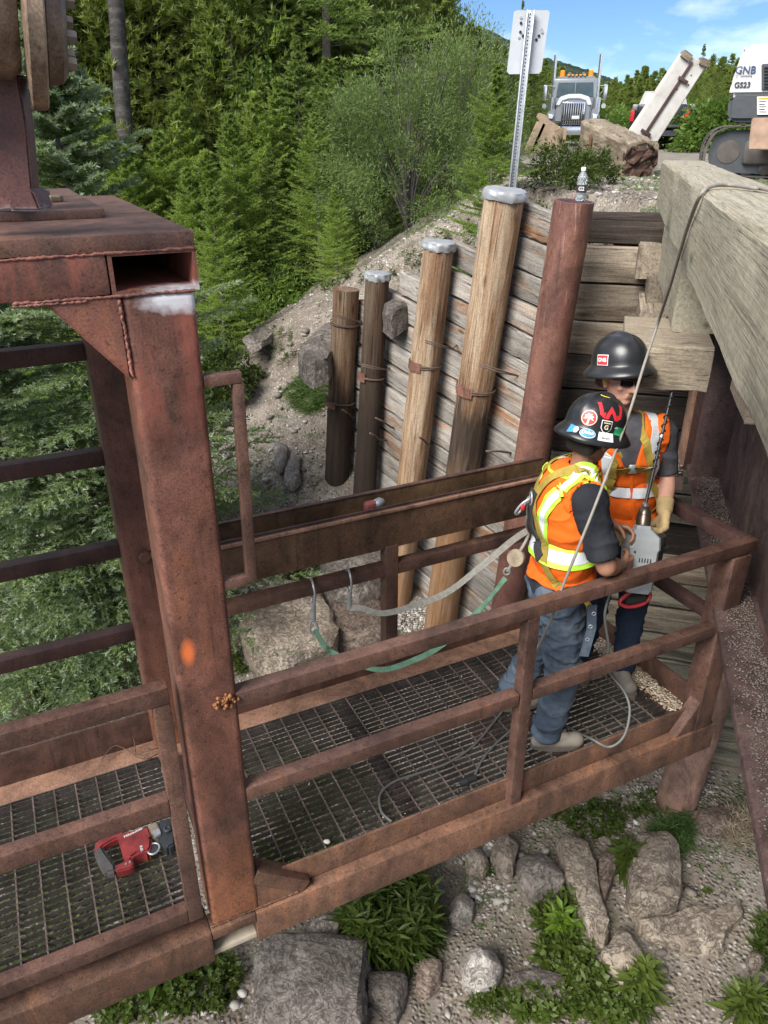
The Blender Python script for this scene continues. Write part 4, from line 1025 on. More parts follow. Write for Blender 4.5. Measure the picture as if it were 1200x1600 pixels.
pebbles('loose_stones', P, S, [PEB[0], PEB[1], PEB[3], PEB[2]], 'fist-sized stones scattered between the boulders', seed=23)
# gravel and dirt heaped on the road edge above the abutment
n = 2600; aa = rng.uniform(0, 3.5, n); bb = rng.uniform(.12, 4.5, n)**1.0
P = np.array([(ab0+AD*(a-1.2)+BD*b)[:] for a, b in zip(aa, bb)]); P[:, 2] = gz(P[:, 0], P[:, 1])+.01
pebbles('road_gravel', P, .008*5**(rng.random(n)**2.2), PEB, 'gravel and dirt heaped on the road edge above the abutment', seed=24)
# ------------------------------------------------------------------ trees and plants
def unit(a): return a/np.maximum(np.linalg.norm(a, axis=-1, keepdims=True), 1e-9)
def conifer_mesh(name, seed, H, Rb, n_br, n_tw, n_nd, nl, nw, mat, e0=.1, droop=.35, up=.25, z0=.06, gap=0., tuft=0., pw=.85, rag=.25, side=.34):
    r2 = np.random.default_rng(seed)
    f = np.sort(r2.random(n_br)**.92); z = H*(z0+(1-z0)*f)
    az = np.arange(n_br)*2.399+r2.normal(0, .35, n_br)
    L = Rb*np.clip(1-f, .02, 1)**pw*(1+r2.normal(0, rag, n_br)).clip(.45, 1.5)
    if gap: L *= np.where(np.sin(z*gap+az) > .45, .6, 1.)
    L = L.clip(.08, None)
    T = np.linspace(.12, 1., n_tw)[None, :]*np.ones((n_br, 1))+r2.normal(0, .02, (n_br, n_tw))
    T = T.clip(.05, 1)
    el = (e0+.55*f)[:, None]
    rr = L[:, None]*T; zz = z[:, None]+L[:, None]*(np.tan(el)*T-droop*T**2+up*T**3)
    px_ = np.cos(az)[:, None]*rr; py_ = np.sin(az)[:, None]*rr
    base = np.stack([px_, py_, zz], -1)                                   # (br,tw,3)
    side_s = np.where(np.arange(n_tw) % 2 == 0, 1., -1.)[None, :]
    ta = az[:, None]+side_s*(.95-.35*T)+r2.normal(0, .15, (n_br, n_tw))
    ta[:, -1] = az
    tl = (L[:, None]*side*(1.12-T)+.10*np.sqrt(L)[:, None]*(1-tuft*.3)).clip(.05, None)*r2.uniform(.75, 1.2, (n_br, n_tw))
    slope = np.tan(el)-2*droop*T+3*up*T**2-.12
    td = unit(np.stack([np.cos(ta), np.sin(ta), slope*.6+r2.normal(0, .1, (n_br, n_tw))+tuft*.25], -1))
    # needles along each twig
    K = (np.arange(n_nd)+.5)/n_nd
    if tuft: K = 1-(1-K)*.45
    bp = base[:, :, None, :]+td[:, :, None, :]*(tl[:, :, None, None]*K[None, None, :, None])
    N = n_br*n_tw*n_nd
    d = np.repeat(td[:, :, None, :], n_nd, 2).reshape(N, 3); bp = bp.reshape(N, 3)
    rn = unit(r2.normal(0, 1, (N, 3))); sd_ = unit(np.cross(d, rn))
    nd = unit(d*(.75-.35*tuft)+sd_*.75+np.array([0, 0, .18+.3*tuft])); wd = unit(np.cross(nd, r2.normal(0, 1, (N, 3))))
    ln = nl*r2.uniform(.7, 1.25, (N, 1))
    V = np.stack([bp-wd*nw/2, bp+wd*nw/2, bp+nd*ln], 1).reshape(-1, 3)
    F = np.arange(N*3).reshape(-1, 3)
    # thin wooden twigs: one sliver per branch and twig
    M_ = n_br; b0 = np.stack([0*z, 0*z, z], -1); b1 = base[:, -1, :]; bm_ = base[:, n_tw//2, :]
    q = np.stack([b0, b0+np.array([0, 0, .018]), bm_, bm_+np.array([0, 0, .008]), b1], 1)
    V2 = q.reshape(-1, 3); i5 = np.arange(M_)[:, None]*5+len(V)
    F2 = np.concatenate([i5+np.array([[0, 2, 1]]), i5+np.array([[1, 2, 3]]), i5+np.array([[2, 4, 3]])])
    V = np.concatenate([V, V2]); F = np.concatenate([F, F2])
    tipk = (np.tile(K, n_br*n_tw) > .74) & (np.repeat(T.ravel(), n_nd) > .35) if not tuft else (np.tile(K, n_br*n_tw) > .85)
    fm = np.concatenate([np.where(tipk, 2., 0.), np.ones(len(F2))])
    me = bpy.data.meshes.new(name)
    me.vertices.add(len(V)); me.vertices.foreach_set('co', V.astype(np.float32).ravel())
    me.loops.add(F.size); me.loops.foreach_set('vertex_index', F.astype(np.int32).ravel())
    me.polygons.add(len(F)); me.polygons.foreach_set('loop_start', np.arange(0, F.size, 3, dtype=np.int32))
    me.materials.append(mat); me.materials.append(MT['bark_dark']); me.materials.append(MT['tip_blue'] if mat.name.startswith('blue') else (MT['tip_green'] if not mat.name.startswith('dark') else MT['pine'])); me.polygons.foreach_set('material_index', fm.astype(np.int32))
    me.update(calc_edges=True)
    return me
def trunk_mesh(name, H, r0, mat, seed=0, top=.97, wob=.02):
    rd_ = random.Random(seed); P = [Vector((rd_.gauss(0, wob)*(i > 0), rd_.gauss(0, wob)*(i > 0), H*top*i/9-(.35 if i == 0 else 0))) for i in range(10)]
    V, F = tube_vf(P, [r0*(1-.93*i/9) for i in range(10)], 9)
    me = bpy.data.meshes.new(name); me.from_pydata([tuple(v) for v in V], [], F); me.materials.append(mat)
    me.polygons.foreach_set('use_smooth', [True]*len(me.polygons)); me.update(); return me
SPEC = {}
def species(key, crown, trunk, H): SPEC[key] = (crown, trunk, H)
for i in range(3):
    species('spruce%d' % i, conifer_mesh('spruce_crown', 10+i, 10, 2.3, 230, 17, 11, .10, .036, MT['spruce'], e0=.05, droop=.42, up=.26), trunk_mesh('spruce_trunk', 10, .15, MT['bark'], i), 10)
for i in range(2):
    species('young%d' % i, conifer_mesh('young_spruce_crown', 20+i, 5, 1.35, 200, 16, 13, .062, .022, MT['spruce_light'], e0=.22, droop=.35, up=.28, rag=.18), trunk_mesh('young_spruce_trunk', 5, .07, MT['bark'], i+5), 5)
for i in range(3):
    species('pine%d' % i, conifer_mesh('pine_crown', 30+i, 12, 1.9, 200, 14, 13, .14, .034, MT['pine'], e0=.25, droop=.2, up=.3, z0=.22, gap=3.1, tuft=.8, rag=.3, pw=.6), trunk_mesh('pine_trunk', 12, .16, MT['bark'], i+9), 12)
for i in range(2):
    species('dark%d' % i, conifer_mesh('dark_conifer_crown', 40+i, 12, 2.0, 170, 12, 9, .17, .05, MT['pine_dark'], e0=.1, droop=.35, up=.2, gap=2.3, tuft=.3), trunk_mesh('dark_conifer_trunk', 12, .15, MT['bark_dark'], i+19), 12)
for i in range(2):
    species('far%d' % i, conifer_mesh('far_conifer_crown', 50+i, 12, 2.2, 120, 8, 6, .34, .13, MT['pine'], e0=.1, droop=.35, up=.2, gap=2.3), trunk_mesh('far_conifer_trunk', 12, .14, MT['bark_dark'], i+29), 12)
species('blue', conifer_mesh('blue_spruce_crown', 60, 8, 2.25, 300, 28, 26, .055, .022, MT['spruce_blue'], e0=.0, droop=.30, up=.2, z0=.03, rag=.16, pw=.72, side=.20), trunk_mesh('blue_spruce_trunk', 8, .12, MT['bark'], 33), 8)
species('layered', conifer_mesh('layered_spruce_crown', 61, 6, 1.75, 160, 24, 16, .060, .020, MT['spruce_light'], e0=.12, droop=.22, up=.16, z0=.03, rag=.3, gap=4.5), trunk_mesh('layered_spruce_trunk', 6, .07, MT['bark'], 34), 6)
def tree(key, x, y, zt=None, H=None, label=None, cat='tree', group=None, name='conifer_tree', wide=1., zb=None, rot=None):
    cr, tr, h0 = SPEC[key]; zb = (gz1(x, y)-.05) if zb is None else zb
    H = H if H is not None else zt-zb
    s = H/h0
    M = Matrix.Translation(Vector((x, y, zb))) @ Matrix.Rotation(random.uniform(0, 6.28) if rot is None else rot, 4, 'Z') @ Matrix.Diagonal((s*wide, s*wide, s, 1))
    t = thing(name, label, cat, M=M, group=group)
    for nm, me in (('trunk', tr), ('crown', cr)):
        o = bpy.data.objects.new(nm, me); COL.objects.link(o); o.parent = t
    return t
def treepx(key, u, v, Y, label, wide=1., group=None, name='spruce_tree', rot=None):
    q = at_y(u, v, Y); return tree(key, q.x, q.y, zt=q.z, label=label, wide=wide, group=group, name=name, rot=rot)
# trees one can single out
treepx('blue', 62, 40, 7.0, 'large blue-green spruce filling the view behind the side rails at the left edge', 1.12, rot=.6)
treepx('blue', 175, 520, 7.7, 'smaller blue-green spruce between the back column and the large spruce', 1.25, rot=2.)
treepx('blue', -70, 420, 6.4, 'blue-green spruce cut by the left picture edge beside the large spruce', 1.2, rot=3.)
for i_, (u_, v_, y_, k_) in enumerate(((200, 232, 15, 0), (248, 212, 15.6, 1), (322, 240, 14.8, 0), (398, 150, 16.8, 1), (432, 128, 17.4, 0), (492, 182, 15.6, 1), (512, 96, 18.5, 0), (578, 138, 19.5, 1), (626, 104, 22, 0), (592, 56, 25, 1), (276, 150, 17.5, 0), (180, 200, 17, 1))):
    treepx('young%d' % k_, u_, v_, y_-1.3, ['light spruce second to the right of the brightest young one', 'light spruce third to the right of the brightest young one', 'light spruce just left of the tall one over the latch frame', 'light spruce right of the tall one over the latch frame', 'slender light spruce near the slender poplar', 'light spruce between the mid green spruce and the willow bush', 'high light spruce left above the willow bush', 'light spruce crown showing over the willow bush', 'light spruce crown above the willow bush centre', 'far light spruce on the upper slope left of the skyline', 'light spruce in front of the black trunk top', 'light spruce half behind the brightest young one'][i_], 1.1)
treepx('young0', 152, 168, 14., 'bright young spruce rising above the rusty top plate, left part of the forest')
treepx('young1', 120, 245, 13., 'small young spruce close to the left bracket above the top plate')
treepx('young1', 292, 268, 13.4, 'short young spruce right of the top plate corner')
treepx('young0', 360, 185, 14.2, 'tall light green spruce standing over the hanging latch frame', 1.15)
treepx('spruce0', 462, 52, 16., 'tall mid green spruce left of the big willow bush', .9)
treepx('young1', 548, 118, 17., 'yellow-green topped spruce just left of the willow bush')
treepx('young0', 523, 292, 12.2, 'small bright spruce above the slim dark pile', 1.05)
treepx('spruce1', 655, 78, 21., 'spruce rising behind the middle of the willow bush', .9)
treepx('spruce2', 700, 66, 24., 'spruce behind the right side of the willow bush', .9)
treepx('young1', 740, 62, 20., 'slender spruce left of the sign post', 1.0)
treepx('layered', 778, 105, 9.6, 'layered spruce with wide tiers right behind the tallest pile and sign', 1.05, rot=1.)
treepx('spruce1', 250, 90, 20., 'dark spruce behind the top plate between two young spruces')
treepx('dark1', 60, 110, 17., 'dense dark spruce behind the pivot head', 1.3)
treepx('young0', 330, 300, 11.5, 'low bright spruce beside the column at the forest edge', 1.0)
treepx('spruce2', 420, 230, 14.5, 'bushy spruce between the tall light one and the willow', 1.0)
treepx('young1', 600, 210, 18., 'small spruce peeking over the willow bush left side', 1.0)
treepx('spruce0', 818, 0, 30., 'thin tall spruce showing just behind the sign plate', .55)
for i_, (u_, v_, y_, k_) in enumerate(((692, -5, 26, 'pine0'), (706, 12, 29, 'dark0'), (722, 26, 24, 'spruce1'), (736, 38, 28, 'pine1'), (748, 42, 25, 'dark1'), (762, 54, 30, 'spruce0'), (776, 66, 27, 'pine2'), (790, 74, 33, 'dark0'), (802, 84, 30, 'spruce2'), (838, 96, 44, 'dark1'), (868, 108, 50, 'pine0'), (850, 104, 47, 'spruce0'))):
    treepx(k_, u_, v_, y_, ('conifer number %d' % i_) and ['yellowish pine on the skyline, leftmost of the skyline trees', 'dark conifer on the skyline next to the leftmost pine', 'spruce on the skyline right above the willow bush top', 'pine on the skyline between two spruces', 'dark narrow conifer on the skyline left of the sign', 'spruce on the skyline just left of the sign plate', 'low pine on the skyline touching the sign plate', 'dark conifer half hidden behind the sign plate', 'spruce below the sign plate beside the post', 'dark conifer between the sign post and the truck', 'pine rising above the left exhaust of the truck', 'spruce just left of the truck mirror'][i_], wide=1.15, name='conifer_tree')
def sil(u):
    return np.interp(u, [600, 690, 715, 740, 760, 790, 820, 860, 880, 930, 960, 1000, 1035, 1060, 1100, 1130, 1150, 1250], [-260, -30, 25, 45, 62, 82, 92, 108, 122, 124, 128, 112, 116, 102, 100, 96, 110, 100])
GF = 'conifers packed in the forest on the slope'
LBL = {'pine': 'yellowish green pine packed among others in the slope forest', 'spruce': 'mid green spruce packed among others in the slope forest', 'dark': 'dark conifer packed among others in the slope forest'}
rd = random.Random(23); cnt = 0
rows = [(16.5, 11, 60), (19.5, 12, 55), (23, 13, 52), (27, 13, 48), (32, 14, 46), (38, 15, 44), (46, 17, 42)]
for (Yr, hm, stp) in rows:
    u = -160+rd.uniform(0, 40)
    while u < 850:
        Yq = Yr+rd.uniform(-1.6, 1.6); H = hm*rd.uniform(.78, 1.15)
        q = at_y(u, 200, Yq); x = q.x
        xc = 1.35+.1*(Yq-6.3)+.010*max(Yq-14, 0)**1.25
        if x < xc-(3.2 if Yq < 19 else .8) and not (Yq < 18 and u > 420):
            zb = gz1(x, Yq); lim = at_y(u, float(sil(u))+rd.uniform(0, 26), Yq).z
            if zb+H > lim and u > 600: H = lim-zb
            if H > 3.:
                kind = rd.choice(['pine', 'pine', 'pine', 'spruce', 'dark'] if Yr < 30 else ['pine', 'pine', 'dark'])
                key = kind+str(rd.randrange({'pine': 3, 'spruce': 3, 'dark': 2}[kind]))
                t = tree(key, x, Yq, H=H, label=LBL[kind].replace('packed among others in the slope forest', ('in front' if Yr < 24 else 'deep')+' in the forest, '+('left of the tall bare dark trunk' if u < 160 else 'between dark trunk and slender poplar' if u < 420 else 'behind the willow bushes' if u < 690 else 'left of the road sign')), group=GF+' ('+kind+')', wide=rd.uniform(.85, 1.2)*(10/ max(H, 7))**.2); cnt += 1
        u += stp*rd.uniform(.7, 1.3)
# line of conifers beyond the road
GF2 = 'conifers standing in a line beyond the road'
for Yr, du in ((64, 11), (76, 10), (90, 10), (105, 11)):
    u = 805+rd.uniform(0, 10)
    while u < 1260:
        Yq = Yr+rd.uniform(-4, 4)
        lim = at_y(u, float(sil(u))+rd.uniform(-10, 12)+(0 if Yr > 80 else 6), Yq).z
        x = at_y(u, 200, Yq).x; zb = -.9
        tree('far%d' % rd.randrange(2), x, Yq, H=lim-zb, zb=zb, label='conifer in the tree line beyond the gravel road, '+('left of the truck' if u < 850 else 'between truck and white panel' if u < 985 else 'behind the white panel' if u < 1105 else 'behind the excavator')+(', nearer rows' if Yr < 80 else ', farther rows'), group=GF2, wide=rd.uniform(1.2, 1.7)); cnt += 1
        u += du*rd.uniform(.7, 1.4)
for (u, v, Yq) in ((1002, 104, 58), (1063, 88, 50), (1078, 92, 52), (1096, 96, 47), (1112, 92, 49), (1128, 88, 46)):
    pass
for i_, (u_, v_, y_) in enumerate(((1040, 112, 52), (1060, 98, 50), (1078, 91, 54), (1094, 100, 49), (1114, 88, 51), (1127, 94, 47), (985, 124, 60), (962, 122, 62))):
    treepx('pine%d' % (i_ % 3), u_, v_, y_, ['conifer directly behind the upper half of the leaning white panel', 'conifer just left of the group beyond the white panel top', 'pointed conifer in the gap right of the white panel', 'lower conifer in the gap between panel and excavator', 'tall conifer nearest the excavator but one', 'conifer touching the excavator outline', 'conifer above the black pickup mirror', 'conifer midway between truck and white panel'][i_], wide=1.2, name='conifer_tree')
treepx('dark0', 1101, 70, 60, 'tallest conifer right of the leaning white panel', .9)
treepx('dark1', 1134, 90, 56, 'dark conifer just left of the excavator', 1.0)
treepx('dark1', 1012, 104, 70, 'pointed conifer above the black pickup', .9)

# leafy growth -----------------------------------------------------------
def leaves_np(P, D, L, W, r2, fold=.25):
    """folded lance leaves: base P, direction D, length L, width W -> V,F"""
    n = len(P); D = unit(D); s = unit(np.cross(D, np.array([0, 0, 1.])+r2.normal(0, .5, (n, 3)))); u = np.cross(s, D)
    L = np.asarray(L).reshape(-1, 1)*np.ones((n, 1)); W = np.asarray(W).reshape(-1, 1)*np.ones((n, 1))
    a = P; b = P+D*L*.45+s*W/2+u*W*fold; c = P+D*L-u*L*.12; d = P+D*L*.45-s*W/2+u*W*fold; m = P+D*L*.5
    V = np.stack([a, b, c, d, m], 1).reshape(-1, 3); i5 = np.arange(n)[:, None]*5
    F = np.concatenate([i5+np.array([[0, 1, 4]]), i5+np.array([[1, 2, 4]]), i5+np.array([[0, 4, 3]]), i5+np.array([[4, 2, 3]])])
    return V, F
def mesh_np(name, V, F, mats, fm=None):
    me = bpy.data.meshes.new(name); k = F.shape[1]
    me.vertices.add(len(V)); me.vertices.foreach_set('co', V.astype(np.float32).ravel())
    me.loops.add(F.size); me.loops.foreach_set('vertex_index', F.astype(np.int32).ravel())
    me.polygons.add(len(F)); me.polygons.foreach_set('loop_start', np.arange(0, F.size, k, dtype=np.int32))
    for m in mats: me.materials.append(m)
    if fm is not None: me.polygons.foreach_set('material_index', fm.astype(np.int32))
    me.update(calc_edges=True); return me
def shrub(name, label, c, Rx, Hh, n, L, W, mat, seed, stems=14, cat='bush', group=None, clump=26, drop=.2):
    r2 = np.random.default_rng(seed); c = Vector(c)
    t = thing(name, label, cat, tuple(c), group)
    # stems
    V, F = [], []
    ends = []
    for i in range(stems):
        a = r2.uniform(0, 2*PI); rr = Rx*np.sqrt(r2.random())*.9; h_ = Hh*(1-.45*(rr/Rx)**2)*r2.uniform(.75, 1)
        e = Vector((math.cos(a)*rr, math.sin(a)*rr, h_)); P = catmull([Vector((0, 0, -.1)), Vector((e.x*.25, e.y*.25, h_*.4)), Vector((e.x*.7, e.y*.7, h_*.75)), e], 4)
        v_, f_ = tube_vf([c+p for p in P], [.013*Hh/2*(1-.85*k/len(P)) for k in range(len(P))], 5, base=len(V)); V += v_; F += f_; ends.append(P)
    mk('stems', V, F, MT['bark'], t)
    # leaf clumps
    cc = []
    for i in range(clump*6):
        a = r2.uniform(0, 2*PI); ph = math.acos(r2.uniform(0, 1)); rr = r2.uniform(.55, 1.0)
        cc.append((math.sin(ph)*math.cos(a)*Rx*rr, math.sin(ph)*math.sin(a)*Rx*rr, (.12+.88*math.cos(ph)*rr)*Hh))
    cc = np.array(cc); cs = r2.uniform(.09, .22, len(cc))*max(Rx, Hh*.6)
    w_ = r2.integers(0, len(cc), n); dd = unit(r2.normal(0, 1, (n, 3)))*np.sqrt(r2.random((n, 1)))
    P = cc[w_]+dd*cs[w_][:, None]+np.array(c[:])
    D = unit(dd+unit(cc[w_]*np.array([1, 1, .4]))*.6+np.array([0, 0, .25-drop])+r2.normal(0, .35, (n, 3)))
    V, F = leaves_np(P, D, L*r2.uniform(.6, 1.3, n), W*r2.uniform(.7, 1.2, n), r2)
    o = bpy.data.objects.new('foliage', mesh_np('foliage', V, F, [mat])); put(o, None, t)
    return t
def gp3(u, v, Y):
    q = at_y(u, v, Y); return Vector((q.x, q.y, gz1(q.x, q.y)))
# the big willow and its neighbours
c = gp3(640, 330, 13.6); shrub('willow_bush', 'big rounded grey-green willow bush in the middle of the forest edge', c, 1.6, 3.0, 34000, .075, .017, MT['willow'], 5, 30)
c = gp3(705, 300, 14.6); shrub('willow_bush', 'grey-green willow bush behind the layered spruce, right of the big one', c, 1.3, 2.9, 15000, .075, .017, MT['willow'], 6, 20)
c = gp3(590, 360, 14.6); shrub('willow_bush', 'smaller willow bush at the left foot of the big one', c, 1.1, 1.9, 10000, .075, .018, MT['willow'], 7, 18)
c = gp3(345, 600, 10.6); shrub('leafy_bush', 'bright green leafy bush at the edge of the scree, right of the column', c, .6, .9, 4200, .075, .035, MT['weed'], 8, 12)
c = gp3(335, 520, 12.2); shrub('leafy_bush', 'leafy bush below the young spruces, right of the column', c, .8, 1.1, 5200, .075, .035, MT['weed'], 9, 12)
c = gp3(400, 445, 13.8); shrub('leafy_bush', 'dark leafy bush where the scree meets the forest', c, 1.2, 1.1, 7000, .08, .03, MT['leaf'], 10, 12)
c = gp3(450, 400, 15.0); shrub('leafy_bush', 'low leafy bush behind the top of the scree', c, 1.4, 1.2, 7000, .08, .03, MT['willow'], 11, 12)
c = gp3(740, 360, 9.6); shrub('leafy_bush', 'dark leafy bush between the second and the tallest pile', (c.x, c.y, c.z-.1), .5, .75, 3600, .07, .028, MT['leaf'], 12, 10)
for i, (u, v, Yq, rx, hh, lab) in enumerate(((1095, 215, 33, 2.2, 1.55, 'light green poplar thicket between the pickup and the excavator'), (1130, 205, 27, 1.5, 1.45, 'leafy thicket just left of the excavator cab'), (965, 215, 46, 2.4, 1.8, 'leafy bush left of the leaning white panel base'), (1060, 205, 48, 2.4, 2.2, 'leafy bush behind the pickup tailgate'))):
    q = at_y(u, v, Yq); shrub('poplar_thicket', lab, (q.x, q.y, -.75), rx, hh, 5000, .17, .11, MT['leaf'], 30+i, 10)
# broadleaf trees among the conifers
def leaf_tree(label, u, v_top, Y, n, L, seed, rad=1.7, dark=False):
    q = at_y(u, v_top, Y); zb = gz1(q.x, q.y)-.1; H = q.z-zb; r2 = np.random.default_rng(seed); c = Vector((q.x, q.y, zb))
    t = thing('poplar_tree', label, 'tree', tuple(c)); P = [c+Vector((r2.normal(0, .05), r2.normal(0, .05), H*k/8)) for k in range(9)]
    V, F = tube_vf(P, [.10*(1-.1*k) for k in range(9)], 8); mk('trunk', V, F, MT['bark'], t, None, True)
    V, F, E = [], [], []
    for i in range(46):
        f = r2.uniform(.18, .98); a = r2.uniform(0, 2*PI); l = rad*(1-.65*f)*r2.uniform(.7, 1.2)
        b = c+Vector((0, 0, H*f)); e = b+Vector((math.cos(a)*l, math.sin(a)*l, l*r2.uniform(.3, .8)))
        v_, f_ = tube_vf([b, b.lerp(e, .5)+Vector((0, 0, -.05*l)), e], [.03, .018, .005], 5, base=len(V)); V += v_; F += f_
        for k in (.45, .7, .9, 1.): E.append((b.lerp(e, k)[:], .24+.2*l*.4))
    mk('limbs', V, F, MT['bark'], t, None, True)
    cc = np.array([e[0] for e in E]); cs = np.array([e[1] for e in E]); w_ = r2.integers(0, len(cc), n)
    dd = unit(r2.normal(0, 1, (n, 3)))*np.sqrt(r2.random((n, 1)))
    P = cc[w_]+dd*cs[w_][:, None]; D = unit(dd*.6+r2.normal(0, .4, (n, 3))+np.array([0, 0, -.35]))
    V, F = leaves_np(P, D, L*r2.uniform(.6, 1.2, n), L*.6*r2.uniform(.7, 1.2, n), r2, .15)
    put(bpy.data.objects.new('foliage', mesh_np('foliage', V, F, [MT['leaf']])), None, t)
leaf_tree('tall poplar with glossy leaves above the latch frame, right of the dark trunk', 350, -120, 18.0, 8000, .095, 3, 1.7)
leaf_tree('poplar with small leaves right behind the dark spruce, left of the dark trunk', 128, -60, 18, 8000, .10, 4, 1.9)
leaf_tree('slender poplar standing between two pines, right of the tall poplar', 430, -60, 21, 6000, .09, 5, 1.5)
# dead trunks
for (u, v0, v1, Yq, rad, lab) in ((172, -60, 215, 15.5, .16, 'tall bare dark trunk rising through the left forest'), (162, -60, 140, 16.6, .07, 'thin bare trunk close behind the tall dark one'), (270, -80, 45, 19., .17, 'bare black trunk top between the dark trunk and the poplar')):
    a = at_y(u+2, v0, Yq); b = at_y(u+6, v1, Yq); zb = gz1(b.x, b.y)
    t = thing('dead_tree', lab, 'tree', (b.x, b.y, zb)); P = [Vector((b.x, b.y, zb)).lerp(Vector(a), k/10)+Vector((random.gauss(0, .015), 0, 0)) for k in range(11)]
    V, F = tube_vf([p-Vector((b.x, b.y, zb))*0 for p in P], [rad*(1.15-.35*k/10) for k in range(11)], 10)
    o = mk('trunk', V, F, MT['bark_dark'], t, None, True)

# low plants --------------------------------------------------------------
def rosettes(centres, hs, nl, L, W, r2, spread=1., upb=.35):
    Ps, Ds, Ls, Ws = [], [], [], []
    for (c, h) in zip(centres, hs):
        m = nl; k = np.arange(m); a = k*2.4+r2.uniform(0, 6); f = (k+.5)/m
        P = np.array(c)[None]+np.stack([0*a, 0*a, h*f], -1)+r2.normal(0, .006, (m, 3))
        D = np.stack([np.cos(a)*spread, np.sin(a)*spread, upb*(f*1.6-.35)+r2.normal(0, .12, m)+.15], -1)
        Ps.append(P); Ds.append(D); Ls.append(L*(1-.45*f)*r2.uniform(.75, 1.2, m)*min(1.4, .6+h*2)); Ws.append(W*r2.uniform(.8, 1.2, m))
    return leaves_np(np.concatenate(Ps), np.concatenate(Ds), np.concatenate(Ls), np.concatenate(Ws), r2)
def patch_px(n, u, v, ru, rv, r2, hid=True):
    out = []
    while len(out) < n:
        a = r2.uniform(0, 6.283); k = math.sqrt(r2.random()); out.append(hit_ground(u+math.cos(a)*ru*k, v+math.sin(a)*rv*k)[:])
    return out
def plant(name, label, u, v, ru, rv, n, h, nl, L, W, mat, seed, cat='plant', group=None):
    r2 = np.random.default_rng(seed); C_ = patch_px(n, u, v, ru, rv, r2); hs = h*r2.uniform(.6, 1.2, n)
    V, F = rosettes(C_, hs, nl, L, W, r2)
    o = bpy.data.objects.new(name, mesh_np(name, V, F, [mat])); put(o); tag(o, label, cat, group); return o
plant('leafy_plant', 'big mound of narrow bright green leaves below the platform beam', 612, 1452, 72, 62, 150, .36, 26, .15, .026, MT['weed'], 1)
plant('leafy_plant', 'leafy rosette growing between the narrow slab and the blocky boulder', 975, 1362, 8, 8, 4, .26, 26, .21, .050, MT['weed'], 2)
plant('leafy_plant', 'rosette plant at the lower right corner of the bank', 1158, 1588, 22, 14, 5, .26, 24, .20, .040, MT['weed'], 3)
plant('leafy_plant', 'rosette plant near the bottom right of centre, below the pointed boulder', 990, 1560, 20, 14, 5, .24, 24, .20, .042, MT['weed'], 4)
plant('leafy_plant', 'yellow-green rosette plant left of the pointed boulder', 878, 1465, 18, 12, 5, .24, 24, .18, .040, MT['weed_yellow'], 6)
plant('leafy_plant', 'dark rosette plant at the bottom edge left of the huge slab', 255, 1535, 22, 14, 5, .3, 24, .24, .055, MT['leaf'], 7)
plant('leafy_plant', 'bright leafy plant hanging over the left bank, below the side rails', 45, 1062, 24, 14, 12, .3, 22, .22, .04, MT['weed'], 8)
plant('leafy_plant', 'leafy plant between the small white rock and the back column', 150, 1085, 26, 16, 16, .24, 22, .16, .035, MT['weed'], 9)
plant('grass_tuft', 'dark fine grass tuft right of the blocky boulder', 1050, 1305, 34, 34, 130, .10, 16, .15, .006, MT['grass'], 10, 'grass')
plant('grass_tuft', 'green grass patch on the scree left of the shortest pile', 480, 620, 34, 30, 150, .10, 16, .20, .010, MT['grass'], 11, 'grass')
plant('grass_tuft', 'dry straw tuft by the flat rock near the abutment foot', 1150, 1300, 24, 26, 40, .10, 14, .24, .006, MT['straw'], 12, 'grass')
# countless low cover, one mesh per kind
COV = [(60, 1260, 110, 70, 420, .16, .11, .04), (130, 1380, 130, 70, 420, .16, .11, .04), (60, 1480, 90, 60, 260, .16, .11, .04), (440, 1230, 90, 60, 330, .14, .10, .035), (560, 1260, 80, 50, 200, .13, .09, .035), (470, 1340, 70, 40, 200, .14, .1, .04), (190, 1565, 70, 40, 200, .12, .07, .045), (300, 1560, 70, 35, 200, .12, .07, .045), (350, 1530, 30, 28, 70, .14, .07, .04), (930, 1290, 42, 28, 150, .08, .05, .04), (985, 1268, 40, 18, 90, .07, .05, .035), (885, 1282, 22, 14, 60, .07, .05, .035),
       (900, 1420, 22, 30, 90, .14, .09, .05), (860, 1440, 26, 26, 100, .12, .10, .03), (875, 1500, 34, 36, 160, .14, .09, .05), (920, 1540, 36, 38, 170, .14, .09, .05), (850, 1580, 60, 22, 160, .12, .08, .045), (960, 1590, 50, 16, 120, .12, .09, .04), (760, 1575, 36, 22, 70, .08, .07, .03),
       (1190, 1480, 16, 40, 50, .14, .10, .04), (1180, 1580, 24, 26, 60, .14, .10, .04), (450, 890, 50, 14, 60, .12, .09, .035), (500, 905, 60, 16, 60, .1, .08, .03), (385, 1040, 34, 20, 80, .12, .09, .03), (470, 1040, 26, 12, 40, .1, .08, .03),
       (350, 960, 16, 34, 50, .16, .09, .035), (570, 1008, 26, 14, 40, .09, .07, .03), (20, 1100, 34, 22, 60, .14, .12, .03), (90, 1080, 50, 22, 60, .14, .12, .03), (110, 1120, 26, 14, 40, .12, .1, .03), (340, 640, 16, 60, 160, .18, .09, .045), (430, 530, 30, 40, 60, .1, .09, .02),
       (360, 470, 60, 30, 200, .16, .1, .04), (560, 440, 60, 24, 60, .12, .09, .03), (500, 420, 60, 40, 140, .14, .1, .04), (440, 560, 24, 20, 30, .1, .09, .02), (500, 1540, 0, 0, 0, 0, 0, 0), (1010, 1250, 20, 8, 30, .05, .04, .03), (660, 420, 30, 24, 60, .12, .08, .02), (700, 400, 34, 26, 70, .12, .08, .02), (620, 1010, 26, 14, 30, .08, .06, .03), (770, 1360, 30, 14, 50, .05, .05, .02), (1100, 1400, 10, 10, 10, .05, .05, .02)]
r2 = np.random.default_rng(77); Vs, Fs, k0 = [], [], 0
